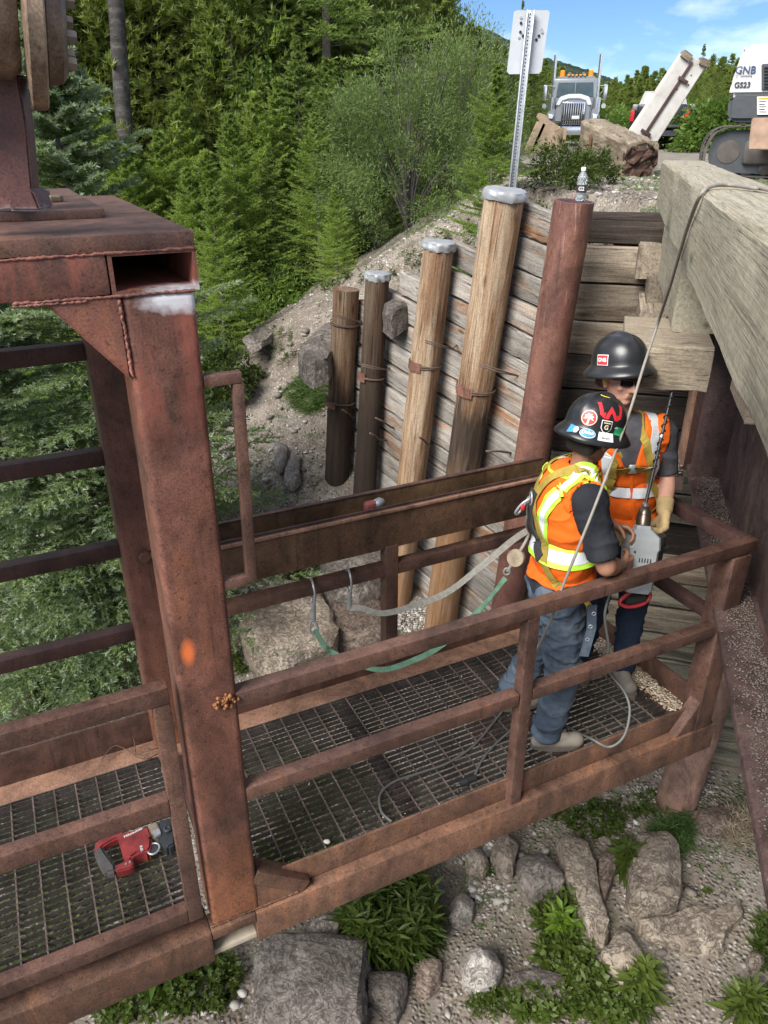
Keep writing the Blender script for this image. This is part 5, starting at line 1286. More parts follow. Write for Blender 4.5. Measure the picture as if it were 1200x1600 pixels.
for (u, v, ru, rv, n, h, L, W) in COV:
    if not n: continue
    for (n_, l_, w_, nl_) in ((int(n*.20), L, W, 10), (int(n*.22), L*.7, W*.45, 14), (int(n*.10), L*1.5, W*.7, 13)):
        if not n_: continue
        C_ = patch_px(n_, u, v, ru, rv, r2); V, F = rosettes(C_, h*r2.uniform(.3, 1.4, n_), nl_, l_, w_, r2, 1., .5)
        Vs.append(V); Fs.append(F+k0); k0 += len(V)
o = put(bpy.data.objects.new('ground_cover', mesh_np('ground_cover', np.concatenate(Vs), np.concatenate(Fs), [MT['weed']]))); tag(o, 'low leafy weeds growing between the rocks', None, None, 'stuff')
# grass and straw strands over the bank
n = 5200; xs_ = rng.uniform(-5, 5, n*3); ys_ = rng.uniform(2.6, 15, n*3)
dn = np.array([mnoise.noise(Vector((a*.7+5, b*.7, 1.3)))+.4*mnoise.noise(Vector((a*2.3, b*2.3, 8))) for a, b in zip(xs_, ys_)])
k = dn > .14; xs_, ys_ = xs_[k][:n], ys_[k][:n]; n = len(xs_)
C_ = np.stack([xs_, ys_, gz(xs_, ys_)], -1); V, F = rosettes(C_, np.full(n, .02), 9, .10, .006, rng, .8, 1.2)
o = put(bpy.data.objects.new('grass', mesh_np('grass', V, F, [MT['grass']]))); tag(o, 'short sparse grass on the gravel bank', None, None, 'stuff')
n = 2600; xs_ = rng.uniform(-4, 4.5, n*3); ys_ = rng.uniform(2.8, 14, n*3)
dn = np.array([mnoise.noise(Vector((a*.9+15, b*.9, 4.3))) for a, b in zip(xs_, ys_)]); k = dn > .12; xs_, ys_ = xs_[k][:n], ys_[k][:n]; n = len(xs_)
P = np.stack([xs_, ys_, gz(xs_, ys_)+.012], -1); a = rng.uniform(0, 6.28, n); D = np.stack([np.cos(a), np.sin(a), rng.normal(.05, .1, n)], -1)
V, F = leaves_np(P, D, rng.uniform(.06, .28, n), .005, rng); o = put(bpy.data.objects.new('dry_straw', mesh_np('dry_straw', V, F, [MT['straw']]))); tag(o, 'dry straw and twigs littering the bank', None, None, 'stuff')
# forest undergrowth: dense low leaves on the floor between the trees
n = 9000; Yq = rng.uniform(11, 34, n)**1.0; uu = rng.uniform(-100, 860, n)
xq = (uu-600)/1340*Yq; xcq = 1.35+.1*(Yq-6.3)+.010*np.maximum(Yq-14, 0)**1.25
k = (xq < xcq-4.4-.05*Yq) | ((Yq > 15) & (xq < xcq-2.5)); xq, Yq = xq[k], Yq[k]; n = len(xq)
C_ = np.stack([xq, Yq, gz(xq, Yq)], -1); V, F = rosettes(C_, rng.uniform(.15, .8, n), 12, .22, .07, rng, 1., .5)
o = put(bpy.data.objects.new('undergrowth', mesh_np('undergrowth', V, F, [MT['leaf']]))); tag(o, 'dense leafy undergrowth on the forest floor', None, None, 'stuff')
# fireweed and shrubs on the road edge above the wall
def road_edge(u, v, Y):
    q = at_y(u, v, Y); return Vector((q.x, q.y, gz1(q.x, q.y)))
GE = [(838, 285, 7.3, .32, .55, 2600, 'leafy shrub on the road edge between the sign post and the steel pile', MT['weed']), (880, 262, 9.6, .45, .5, 2600, 'leafy shrub behind the water bottle', MT['weed']), (925, 258, 10.8, .4, .42, 2000, 'low green shrub beneath the leaning rotten beam', MT['weed']), (835, 245, 11.5, .55, .6, 2600, 'green shrub right beside the sign post foot', MT['leaf'])]
for i, (u, v, Yq, rx, hh, n, lab, m) in enumerate(GE): shrub('roadside_shrub', lab, road_edge(u, v, Yq), rx, hh, n, .06, .022, m, 60+i, 14)
MT['fireweed'] = plain('fireweed_bloom', (.36, .16, .26), .7, 0, .25); MT['fireweed_dry'] = plain('fireweed_seed', (.30, .20, .18), .8, 0, .3)
for i in range(9):
    u, v, Yq = random.uniform(845, 905), random.uniform(285, 300), random.uniform(7.2, 8.4)
    b = road_edge(u, v, Yq); h = random.uniform(.35, .6)
    t = thing('fireweed', 'pinkish fireweed stalk on the road edge near the water bottle', 'flower', tuple(b), 'fireweed stalks on the road edge')
    tube('stem', [b, b+Vector((random.uniform(-.03, .03), 0, h*.6)), b+Vector((random.uniform(-.05, .05), 0, h))], .005, MT['fireweed_dry'], t, 5)
    r3 = np.random.default_rng(i); m = 70; f = r3.random(m); P = np.array(b[:])[None]+np.stack([r3.normal(0, .014, m), r3.normal(0, .014, m), h*(.55+.5*f)], -1)
    V, F = leaves_np(P, r3.normal(0, 1, (m, 3)), .028, .014, r3); put(bpy.data.objects.new('bloom', mesh_np('bloom', V, F, [MT['fireweed'] if i % 2 else MT['fireweed_dry']])), None, t)['kind'] = 'stuff'
# grey dead twig heap on the embankment
tw = thing('dead_branches', 'pile of bare grey twigs on the embankment above the second pile', 'branches', tuple(gp3(690, 400, 10.5)))
c = gp3(690, 400, 10.2); V, F = [], []
for i in range(34):
    a = random.uniform(0, 6.28); l = random.uniform(.2, .6); b = c+Vector((random.gauss(0, .12), random.gauss(0, .12), .02))
    e = b+Vector((math.cos(a)*l, math.sin(a)*l, random.uniform(.02, .35)*l*2)); v_, f_ = tube_vf([b, b.lerp(e, .5)+Vector((0, 0, .04)), e], [.009, .006, .002], 4, base=len(V)); V += v_; F += f_
mk('twigs', V, F, MT['twig'], tw)
# ------------------------------------------------------------------ people
def fabric(name, col, var=.18, sc=30, bump=.25, rough=.85, worn=None):
    q = NB(name); c = q.coords('World'); f = q.noise(c, sc*.35, 5, .6); g_ = q.noise(c, sc*18, 2, .5)
    cc = q.ramp(f, [(.3, tuple(x*(1-var) for x in col)), (.7, tuple(min(1, x*(1+var)) for x in col))])
    if worn: cc = q.mix(q.ramp(q.noise(c, 5.5, 6, .65), [(.48, 0.), (.62, .75)]), cc, worn)
    cc = q.mix(.5, cc, q.ramp(g_, [(.35, .8), (.65, 1.2)]), 'MULTIPLY')
    q.bump(q.math('ADD', f, q.math('MULTIPLY', g_, .2)), bump, .01); return q.done(cc, rough, 0, .2)
MT['hivis'] = fabric('orange_vest', (.74, .125, .012), .10, 20, .3); MT['skin_a'] = plain('skin_tan', (.30, .15, .095), .5, 0, .12, 20); MT['skin_b'] = plain('skin_fair', (.50, .27, .20), .5, 0, .12, 20)
MT['tee'] = fabric('black_tee', (.022, .024, .030), .3, 12); MT['tee_grey'] = fabric('grey_tee', (.07, .07, .08), .3, 12)
MT['jeans'] = fabric('worn_blue_jeans', (.055, .075, .105), .3, 14, .5, .9, (.11, .14, .175)); MT['jeans_dark'] = fabric('dark_jeans', (.018, .028, .050), .3, 14, .4)
MT['glove'] = fabric('tan_work_glove', (.36, .26, .13), .3, 16, .4); MT['boot'] = fabric('dusty_leather_boot', (.20, .175, .15), .35, 18, .4); MT['sole'] = plain('boot_sole', (.10, .085, .07), .9)
MT['lime'] = plain('lime_tape', (.40, .70, .05), .6, 0, .05); MT['reflect'] = plain('silver_reflective_tape', (.58, .61, .64), .35, 0, .06, 40); MT['web'] = fabric('mustard_webbing', (.30, .22, .045), .25, 40, .2); MT['web_dark'] = fabric('charcoal_webbing', (.04, .04, .045), .2)
MT['hat'] = plain('black_shell', (.016, .017, .019), .33, 0, .3, 9, .1); MT['hair'] = plain('dark_hair', (.02, .014, .01), .8)
def tri_capsule(V, F, p0, r0, p1, r1, n=12, m=5):
    p0, p1 = Vector(p0), Vector(p1); d = p1-p0
    if d.length < 1e-5: d = Vector((0, 0, 1e-4)); p1 = p0+d
    M = axisM(p0, d).to_3x3(); rings = []
    for k in range(m): a = -PI/2+PI/2*k/m; rings.append((p0, r0*math.cos(a), r0*math.sin(a)))
    rings.append((p0, r0, 0)); rings.append((p1, r1, 0))
    for k in range(1, m+1): a = PI/2*k/m; rings.append((p1, r1*math.cos(a), r1*math.sin(a)))
    rings = rings[1:-1]
    b = len(V)
    for (c, r, h) in rings:
        for i in range(n): V.append(c+M@Vector((r*math.cos(2*PI*i/n), r*math.sin(2*PI*i/n), h)))
    k = len(rings)
    for j in range(k-1):
        for i in range(n): F.append((b+j*n+i, b+j*n+(i+1) % n, b+(j+1)*n+(i+1) % n, b+(j+1)*n+i))
    V.append(p0-d.normalized()*r0); V.append(p1+d.normalized()*r1); e = len(V)
    for i in range(n): F.append((b+(i+1) % n, b+i, e-2)); F.append((b+(k-1)*n+i, b+(k-1)*n+(i+1) % n, e-1))
def tri_ell(V, F, c, rad, Mr=None, n=18, m=10):
    c = Vector(c); b = len(V); Mr = Mr or Matrix.Identity(3)
    for j in range(1, m):
        a = -PI/2+PI*j/m
        for i in range(n): V.append(c+Mr@Vector((rad[0]*math.cos(a)*math.cos(2*PI*i/n), rad[1]*math.cos(a)*math.sin(2*PI*i/n), rad[2]*math.sin(a))))
    for j in range(m-2):
        for i in range(n): F.append((b+j*n+i, b+j*n+(i+1) % n, b+(j+1)*n+(i+1) % n, b+(j+1)*n+i))
    V.append(c+Mr@Vector((0, 0, -rad[2]))); V.append(c+Mr@Vector((0, 0, rad[2]))); e = len(V)
    for i in range(n): F.append((b+(i+1) % n, b+i, e-2)); F.append((b+(m-2)*n+i, b+(m-2)*n+(i+1) % n, e-1))
def fuse(V, F, voxel, smooth=4):
    me = bpy.data.meshes.new('fuse'); me.from_pydata([tuple(v) for v in V], [], F); me.update()
    o = bpy.data.objects.new('fuse', me); COL.objects.link(o)
    m = o.modifiers.new('r', 'REMESH'); m.mode = 'VOXEL'; m.voxel_size = voxel; m.adaptivity = 0
    s = o.modifiers.new('s', 'SMOOTH'); s.iterations = smooth; s.factor = .5
    dg = bpy.context.evaluated_depsgraph_get(); dg.update()
    out = bpy.data.meshes.new_from_object(o.evaluated_get(dg)); bpy.data.objects.remove(o, do_unlink=True)
    return out
class Body:
    def __init__(s): s.V, s.F, s.seg = [], [], []
    def cap(s, tag_, p0, r0, p1, r1):
        tri_capsule(s.V, s.F, p0, r0, p1, r1); s.seg.append((tag_, Vector(p0), r0, Vector(p1), r1))
    def ell(s, tag_, c, rad, Mr=None):
        tri_ell(s.V, s.F, c, rad, Mr); s.seg.append((tag_, Vector(c), min(rad)*1.1, Vector(c)+Vector((0, 0, 1e-4)), min(rad)*1.1))
    def build(s, voxel=.0065, smooth=4):
        me = fuse(s.V, s.F, voxel, smooth); n = len(me.vertices); co = np.empty(n*3); me.vertices.foreach_get('co', co); co = co.reshape(-1, 3)
        best = np.full(n, 1e9); tg = np.zeros(n, int); par = np.zeros(n)
        names = []
        for (t_, a, r0, b, r1) in s.seg:
            if t_ not in names: names.append(t_)
            a_, b_ = np.array(a[:]), np.array(b[:]); d = b_-a_; L2 = max(d@d, 1e-9)
            f = np.clip(((co-a_)@d)/L2, 0, 1); dist = np.linalg.norm(co-(a_+f[:, None]*d), axis=1)/(r0+(r1-r0)*f)
            k = dist < best; best[k] = dist[k]; tg[k] = names.index(t_); par[k] = f[k]
        s.me, s.co, s.tg, s.par, s.names = me, co, tg, par, names
        return me
    def sel(s, fn):
        """vertex mask from fn(tag, par, co)"""
        m = np.zeros(len(s.co), bool)
        for i, nm in enumerate(s.names):
            k = s.tg == i
            if k.any(): m[k] = fn(nm, s.par[k], s.co[k])
        return m
    def cloth(s, name, mask, off, mat, parent, wr=.004, wsc=9., stretch=(1, 1, 1), seed=0, hang=None):
        me = s.me; no = np.empty(len(s.co)*3); me.vertices.foreach_get('normal', no); no = no.reshape(-1, 3)
        polys = [tuple(p.vertices) for p in me.polygons]
        keep = [p for p in polys if all(mask[i] for i in p)]
        used = sorted({i for p in keep for i in p}); mp = {i: k for k, i in enumerate(used)}
        V = []
        for i in used:
            c = s.co[i]; q = Vector((c[0]*wsc*stretch[0]+seed, c[1]*wsc*stretch[1], c[2]*wsc*stretch[2]))
            w_ = mnoise.noise(q)*wr+abs(mnoise.noise(q*2.1))*wr*.6+(1-abs(mnoise.noise(q*.8+Vector((3, 3, 3)))))**4*wr*1.2
            o_ = off+w_
            if hang: o_ += hang(c)
            V.append(Vector(c+no[i]*o_))
        F = [tuple(mp[i] for i in p) for p in keep]
        # fold the hem back to the body
        from collections import Counter
        ec = Counter()
        for f in F:
            for a, b in zip(f, f[1:]+f[:1]): ec[(min(a, b), max(a, b))] += 1
        be = [(a, b) for f in F for a, b in zip(f, f[1:]+f[:1]) if ec[(min(a, b), max(a, b))] == 1]
        nb_ = {}
        for a, b in be: nb_.setdefault(a, []).append(b); nb_.setdefault(b, []).append(a)
        for _ in range(9):
            up_ = {i: (V[i]*1.0+sum((V[j] for j in js), Vector()))/(1+len(js)) for i, js in nb_.items() if len(js) == 2}
            for i, q_ in up_.items(): V[i] = q_
        ex = {}
        for a, b in be:
            for i in (a, b):
                if i not in ex: ex[i] = len(V); V.append(V[i]-Vector(no[used[i]])*(off+.004))
        for a, b in be: F.append((b, a, ex[a], ex[b]))
        return mk(name, V, F, mat, parent, None, True)
def bvh_of(o): return BVHTree.FromPolygons([v.co[:] for v in o.data.vertices], [tuple(p.vertices) for p in o.data.polygons])
def drape(name, pts, width, mat, parent, bvh, off=.004, n=8, th=.003, closed=False):
    P = catmull(pts, n, closed); Q, Wd = [], []; N = []
    for p in P:
        l_, nn, _, _ = bvh.find_nearest(p)
        Q.append(l_+nn*off); N.append(nn)
    # smooth
    for _ in range(2):
        Q = [Q[0]]+[(Q[i-1]+Q[i]*2+Q[i+1])/4 for i in range(1, len(Q)-1)]+[Q[-1]]
        N = [N[0]]+[(N[i-1]+N[i]*2+N[i+1]).normalized() for i in range(1, len(N)-1)]+[N[-1]]
    for i in range(len(Q)):
        t = (Q[min(i+1, len(Q)-1)]-Q[max(i-1, 0)]).normalized(); Wd.append(N[i].cross(t).normalized())
    return ribbon(name, Q, Wd, width, mat, parent, th)
def ring(bvh, c, z, n=36, tilt=(0, 0)):
    P = []
    for i in range(n+1):
        a = 2*PI*i/n; d = Vector((math.cos(a), math.sin(a), 0)); o = Vector((c[0], c[1], z+tilt[0]*d.x+tilt[1]*d.y))+d*.6
        h = bvh.ray_cast(o, -d)
        P.append(h[0] if h[0] else Vector((c[0], c[1], z))+d*.18)
    return P
def hand(B_, t_, wrist, dirv, palm, curl=.9, side=1., sc=1.):
    """palm and five separate fingers; palm = direction the palm faces, side=+1 puts the thumb on dir x palm"""
    w = Vector(wrist); d = Vector(dirv).normalized(); pn = Vector(palm); pn = (pn-d*pn.dot(d)).normalized(); s = d.cross(pn)*side
    for i, (k, ln, rr_) in enumerate(((-1.5, .82, .0088), (-.5, .95, .0095), (.5, 1.0, .0098), (1.5, .93, .0095))):
        a = w+s*k*.012*sc; kn = w+d*.088*sc*(.93+.03*(1.5-abs(k)))+s*k*.0195*sc-pn*.003
        B_.cap(t_, a, .016*sc, kn, .0125*sc)
        p = kn; dd = d.copy(); an = 0
        for j, l_ in enumerate((.044, .028, .022)):
            an += curl*(.75, 1., .7)[j]
            dd = (d*math.cos(an)+pn*math.sin(an)).normalized(); q = p+dd*l_*ln*sc
            B_.cap(t_, p, rr_*sc*(1.05-.08*j), q, rr_*sc*(.97-.08*j)); p = q
    a = w+d*.022*sc+s*.020*sc; b = a+(d*.6+s*.75+pn*.35).normalized()*.045*sc; c = b+(d*.75+s*.05+pn*.7).normalized()*.032*sc; e = c+(d*.5-s*.35+pn*.8).normalized()*.025*sc
    B_.cap(t_, a, .017*sc, b, .0125*sc); B_.cap(t_, b, .0118*sc, c, .0105*sc); B_.cap(t_, c, .0105*sc, e, .0092*sc)
def head(B_, c, face, up, tilt=0., sc=1.):
    f = Vector(face).normalized(); u = Vector(up).normalized(); f = (f-u*f.dot(u)).normalized(); s = f.cross(u)   # s: the person's right
    Mr = Matrix((s, f, u)).transposed(); c = Vector(c)
    def p(x, y, z): return c+(s*x+f*y+u*z)*sc
    B_.ell('head', p(0, -.012, .03), (.077*sc, .095*sc, .088*sc), Mr); B_.ell('head', p(0, .014, -.015), (.066*sc, .078*sc, .085*sc), Mr)
    B_.ell('head', p(0, .030, -.066), (.050*sc, .052*sc, .042*sc), Mr); B_.ell('head', p(0, .063, -.092), (.026*sc, .022*sc, .020*sc), Mr)
    B_.cap('head', p(0, .088, .012), .009*sc, p(0, .110, -.028), .0125*sc); B_.cap('head', p(-.014, .094, -.032), .008*sc, p(.014, .094, -.032), .008*sc)
    B_.cap('head', p(-.02, .086, -.055), .0065*sc, p(.02, .086, -.055), .0065*sc); B_.cap('head', p(-.018, .083, -.066), .007*sc, p(.018, .083, -.066), .007*sc)
    B_.cap('head', p(-.045, .07, .03), .011*sc, p(.045, .07, .03), .011*sc)
    for q in (-1, 1):
        B_.ell('head', p(q*.045, .058, -.02), (.02*sc, .02*sc, .018*sc), Mr)
        B_.ell('head', p(q*.080, -.008, -.008), (.010*sc, .020*sc, .031*sc), Mr); B_.ell('head', p(q*.085, -.016, .006), (.008*sc, .014*sc, .016*sc), Mr)
    return p, Mr
def hard_hat(parent, c, face, up, mat, sc=1.):
    """full-brim hard hat, returns mapping of decals onto its dome"""
    f = Vector(face).normalized(); u = Vector(up).normalized(); f = (f-u*f.dot(u)).normalized(); s = f.cross(u); c = Vector(c)
    M = Matrix((s, f, u)).transposed().to_4x4(); M.translation = c
    a, b, h = .120*sc, .142*sc, .138*sc; n = 56; V, F = [], []
    prof = [(1.27, -.020), (1.285, -.014), (1.27, -.006), (1.17, .010), (1.07, .022), (1.02, .030)]
    for k in range(0, 15): an = PI/2*k/15; prof.append((math.cos(an)**.82, .034*sc+h*math.sin(an)**.92*.98))
    for (r_, z_) in prof:
        for i in range(n):
            t_ = 2*PI*i/n; x, y = a*r_*math.cos(t_), b*r_*math.sin(t_); z = z_
            if r_ > 1.05: z -= .010*abs(math.cos(t_))*(r_-1)*2-.010*math.sin(t_)**2*(r_-1)
            elif r_ < 1.0:
                z += .009*sc*math.exp(-(x/(.011*sc))**2)*(1 if r_ < .93 else .3)-.003*math.exp(-((abs(x)-.03*sc)/(.008*sc))**2)
            V.append((x, y, z))
    V.append((0, 0, .034*sc+h+.008)); k = len(prof)
    for j in range(k-1):
        for i in range(n): F.append((j*n+i, j*n+(i+1) % n, (j+1)*n+(i+1) % n, (j+1)*n+i))
    for i in range(n): F.append(((k-1)*n+i, (k-1)*n+(i+1) % n, len(V)-1))
    b0 = len(V)                                                    # inside of the shell
    for (r_, z_) in ((1.255, -.022), (1.0, .010), (.93, .03), (.8, .09), (.4, .13)):
        for i in range(n): t_ = 2*PI*i/n; V.append((a*r_*math.cos(t_), b*r_*math.sin(t_), z_*sc))
    for i in range(n): F.append((i, b0+i, b0+(i+1) % n, (i+1) % n))
    for j in range(4):
        for i in range(n): F.append((b0+j*n+i, b0+(j+1)*n+i, b0+(j+1)*n+(i+1) % n, b0+j*n+(i+1) % n))
    o = mk('hard_hat', V, F, mat, parent, M, True)
    bv = BVHTree.FromPolygons(V, F)
    def mapper(az, el, brim=False):
        """az: degrees from the front towards the person's right, el: degrees above the brim plane"""
        A, E = R(az), R(el); d = Vector((math.sin(A)*math.cos(E), math.cos(A)*math.cos(E), math.sin(E))); cc = Vector((0, 0, .03*sc))
        rt = Vector((-math.cos(A), math.sin(A), 0)); upv = rt.cross(d)*-1
        if upv.z < 0: upv = -upv
        def f_(x, y, off=.0018):
            o_ = cc+d*.4+rt*x+upv*y; hh = bv.ray_cast(o_, -d)
            return M@((hh[0]+hh[1]*off) if hh[0] else (cc+d*.13+rt*x+upv*y))
        return f_
    return o, mapper
def decal(name, poly, fmap, mat, parent, off=.0018, grid=.006):
    """flat 2D outline laid onto the dome"""
    bm = bmesh.new(); vs_ = [bm.verts.new((x, y, 0)) for x, y in poly]; bm.faces.new(vs_)
    bmesh.ops.triangulate(bm, faces=bm.faces[:])
    for _ in range(2):
        bmesh.ops.subdivide_edges(bm, edges=[e for e in bm.edges if e.calc_length() > grid], cuts=1, use_grid_fill=False); bmesh.ops.triangulate(bm, faces=bm.faces[:])
    for v in bm.verts: v.co = fmap(v.co.x, v.co.y, off)
    me = bpy.data.meshes.new(name); bm.to_mesh(me); bm.free(); me.materials.append(mat)
    return put(bpy.data.objects.new(name, me), None, parent)
def circ(r_, n=24, cx=0, cy=0, ry=None): return [(cx+r_*math.cos(2*PI*i/n), cy+(ry or r_)*math.sin(2*PI*i/n)) for i in range(n)]
def decal_text(name, s_, size, fmap, mat, parent, off=.003, x0=0, y0=0, rot=0., bold=True):
    o = text_obj(name, s_, size, Matrix(), mat, parent, 0., 'CENTER', bold)
    for v in o.data.vertices:
        x, y = v.co.x, v.co.y; x, y = x*math.cos(rot)-y*math.sin(rot), x*math.sin(rot)+y*math.cos(rot)
        v.co = fmap(x+x0, y+y0, off)
    return o
def solid(name, col, rough=.45): return plain(name, col, rough, 0, .08)
DC = {k: solid('sticker_'+k, c) for k, c in dict(red=(.62, .03, .04), cream=(.80, .70, .50), white=(.78, .78, .76), black=(.012, .012, .012), green=(.03, .34, .13), blue=(.05, .25, .52), pale=(.45, .52, .68), yellow=(.75, .62, .06), tan=(.6, .5, .3)).items()}
def boot(parent, heel, toe, ankle, mat=None, h=.0):
    heel, toe, ankle = Vector(heel), Vector(toe), Vector(ankle); V, F = [], []; d = (toe-heel).normalized(); up = UP
    tri_capsule(V, F, heel+up*.045+d*.03, .040, heel+d*.15+up*.040, .043); tri_capsule(V, F, heel+d*.15+up*.040, .044, toe-d*.045+up*.040, .046)
    tri_capsule(V, F, heel+d*.05+up*.08, .045, ankle, .056); tri_capsule(V, F, heel+d*.07+up*.09, .040, heel+d*.17+up*.06, .036)
    me = fuse(V, F, .007, 3)
    s = d.cross(up)
    for v in me.vertices:
        if v.co.z < heel.z+.014: v.co.z = heel.z+.014
        q = (v.co-heel).dot(s); v.co -= s*q*.06
    me.materials.append(mat or MT['boot']); me.polygons.foreach_set('use_smooth', [True]*len(me.polygons))
    o = put(bpy.data.objects.new('boot', me), None, parent)
    out = []
    for i in range(28):
        a = 2*PI*i/28; x = math.cos(a); y = math.sin(a); l_ = .145*x; w_ = .046*y*(1.+.12*x)
        out.append((heel+d*(.135+l_)+s*w_))
    prism_w('sole', [Vector((p.x, p.y, heel.z+.024)) for p in out], UP, .024, MT['sole'], o, .004)
    return o

GZ = -2.970
# ---- worker in front: back and right side towards the camera
f1 = Vector((1, .05, 0)).normalized(); l1 = Vector((-.05, 1, 0)).normalized()
w1 = thing('person', 'worker in stickered black hard hat, orange vest and blue jeans with back to the camera', 'person', (.86, 3.22, GZ))
B1 = Body()
pel = Vector((.865, 3.235, -1.985)); che = Vector((.868, 3.225, -1.60)); nek = Vector((.895, 3.215, -1.375)); hd1 = Vector((.930, 3.21, -1.228))
B1.ell('pelvis', pel, (.125, .165, .12)); B1.ell('waist', pel.lerp(che, .45), (.115, .150, .14)); B1.ell('torso', che+Vector((0, 0, .02)), (.135, .175, .20)); B1.cap('torso', che+Vector((.01, -.12, .13)), .070, che+Vector((.01, .12, .13)), .070)
B1.ell('torso', che+Vector((-.03, 0, .06)), (.11, .16, .16))
B1.cap('pelvis', pel+Vector((-.04, -.075, -.03)), .095, pel+Vector((-.04, .075, -.03)), .095)
B1.cap('torso', nek+Vector((-.01, 0, -.07)), .075, nek, .056); B1.cap('neck', nek, .056, hd1+Vector((-.02, 0, -.03)), .052)
shR = Vector((.905, 3.045, -1.462)); elR = Vector((1.000, 2.985, -1.755)); wrR = Vector((1.115, 3.130, -1.835))
shL = Vector((.905, 3.405, -1.455)); elL = Vector((1.020, 3.500, -1.70)); wrL = Vector((1.135, 3.400, -1.76))
for sh, el, wr, t_ in ((shR, elR, wrR, 'R'), (shL, elL, wrL, 'L')):
    B1.cap('shoulder'+t_, sh, .066, sh.lerp(el, .25), .060); B1.cap('uarm'+t_, sh.lerp(el, .2), .060, el, .047); B1.cap('farm'+t_, el, .046, el.lerp(wr, .35), .047); B1.cap('farm'+t_, el.lerp(wr, .35), .047, wr, .029)
hand(B1, 'handR', wrR, Vector((.7, .6, -.25)), Vector((-.3, .8, .0)), .75, 1); hand(B1, 'handL', wrL, Vector((.8, -.45, -.05)), Vector((0, -.6, -.6)), .8, -1)
hipR = pel+Vector((.0, -.095, -.05)); hipL = pel+Vector((0, .095, -.05)); knR = Vector((.905, 3.115, -2.48)); knL = Vector((.84, 3.40, -2.47)); anR = Vector((.865, 3.145, GZ+.10)); anL = Vector((.705, 3.44, GZ+.10))
for hp, kn, an, t_ in ((hipR, knR, anR, 'R'), (hipL, knL, anL, 'L')):
    B1.cap('thigh'+t_, hp, .098, kn, .064); B1.cap('shin'+t_, kn, .062, kn.lerp(an, .35), .062); B1.cap('shin'+t_, kn.lerp(an, .35), .062, an, .048)
fc1 = Vector((.80, .62, -.10)); up1 = Vector((.16, .10, .98)); hp1, Mr1 = head(B1, hd1, fc1, up1)
me = B1.build(); me.materials.append(MT['skin_a']); me.polygons.foreach_set('use_smooth', [True]*len(me.polygons)); me.name = 'body'
put(bpy.data.objects.new('body', me), None, w1)
B1.cloth('jeans', B1.sel(lambda t_, p, c: (c[:, 2] < -1.90) & (c[:, 2] > GZ+.085) if t_ in ('pelvis', 'waist', 'thighR', 'thighL', 'shinR', 'shinL') else np.zeros(len(p), bool)), .010, MT['jeans'], w1, .012, 10., (1, 1, 1.7), 3, hang=lambda c: .012*max(0., (-2.55-c[2]))/.4)
B1.cloth('undershirt', B1.sel(lambda t_, p, c: (c[:, 2] < -1.86) & (c[:, 2] > -2.0) if t_ in ('pelvis', 'waist', 'torso') else np.zeros(len(p), bool)), .017, MT['tee'], w1, .008, 12., (1, 1, 1), 5)
for t_ in 'RL':
    B1.cloth('sleeve', B1.sel(lambda n_, p, c: (p < .80) if n_ == 'uarm'+t_ else ((p >= 0) if n_ == 'shoulder'+t_ else np.zeros(len(p), bool))), .010, MT['tee'], w1, .008, 12., (1, 1, 1), 7, hang=lambda c: .010*max(0, (-1.50-c[2]))/.2)
vest1 = B1.cloth('vest', B1.sel(lambda t_, p, c: ((c[:, 2] > -1.955) & (c[:, 2] < -1.345)) if t_ in ('torso', 'waist', 'pelvis') else ((c[:, 2] < -1.345) if t_ == 'neck' else (np.abs(c[:, 1]-3.225) < (.155 if t_.startswith('shoulder') else -1)))), .020, MT['hivis'], w1, .011, 7.5, (1, 1, 1.3), 9, hang=lambda c: .016*max(0., (-1.62-c[2]))/.3)
bv1 = bvh_of(vest1)
def R1(deg, z, r_=.5):
    a = R(deg); d = Vector((math.cos(a), math.sin(a), 0)); o = Vector((.87, 3.225, z))+d*r_; h = bv1.ray_cast(o, -d); return h[0] if h[0] else Vector((.87, 3.225, z))+d*.16
def strap1(name, seq, w_, m, off=.005): return drape(name, [R1(a, z) for a, z in seq], w_, m, w1, bv1, off, 10)
# angles: 270 faces the camera (his right side), 180 is his back
for (dz, w_, m, of) in ((0, .105, 'lime', .004), (0, .055, 'reflect', .007)):
    P = [R1(a, -1.775-.02*math.sin(R(a))) for a in range(0, 361, 12)]; drape('waist_stripe', P, w_, MT[m], w1, bv1, of, 3)
for sd_, a0 in (('R', -1), ('L', 1)):
    for (w_, m, of) in ((.075, 'lime', .004), (.036, 'reflect', .007)):
        strap1('back_stripe', [(180+a0*-34 if False else 180-a0*30, -1.72), (180-a0*32, -1.60), (180-a0*42, -1.50), (180-a0*60, -1.42)], w_, MT[m], of)
        drape('shoulder_stripe', [R1(180-a0*60, -1.42), Vector((.875, 3.225-(-a0)*-.0+a0*.11, -1.33)), Vector((.96, 3.225+a0*.11, -1.40)), R1(a0*38, -1.50), R1(a0*34, -1.70)], w_, MT[m], w1, bv1, of, 8)
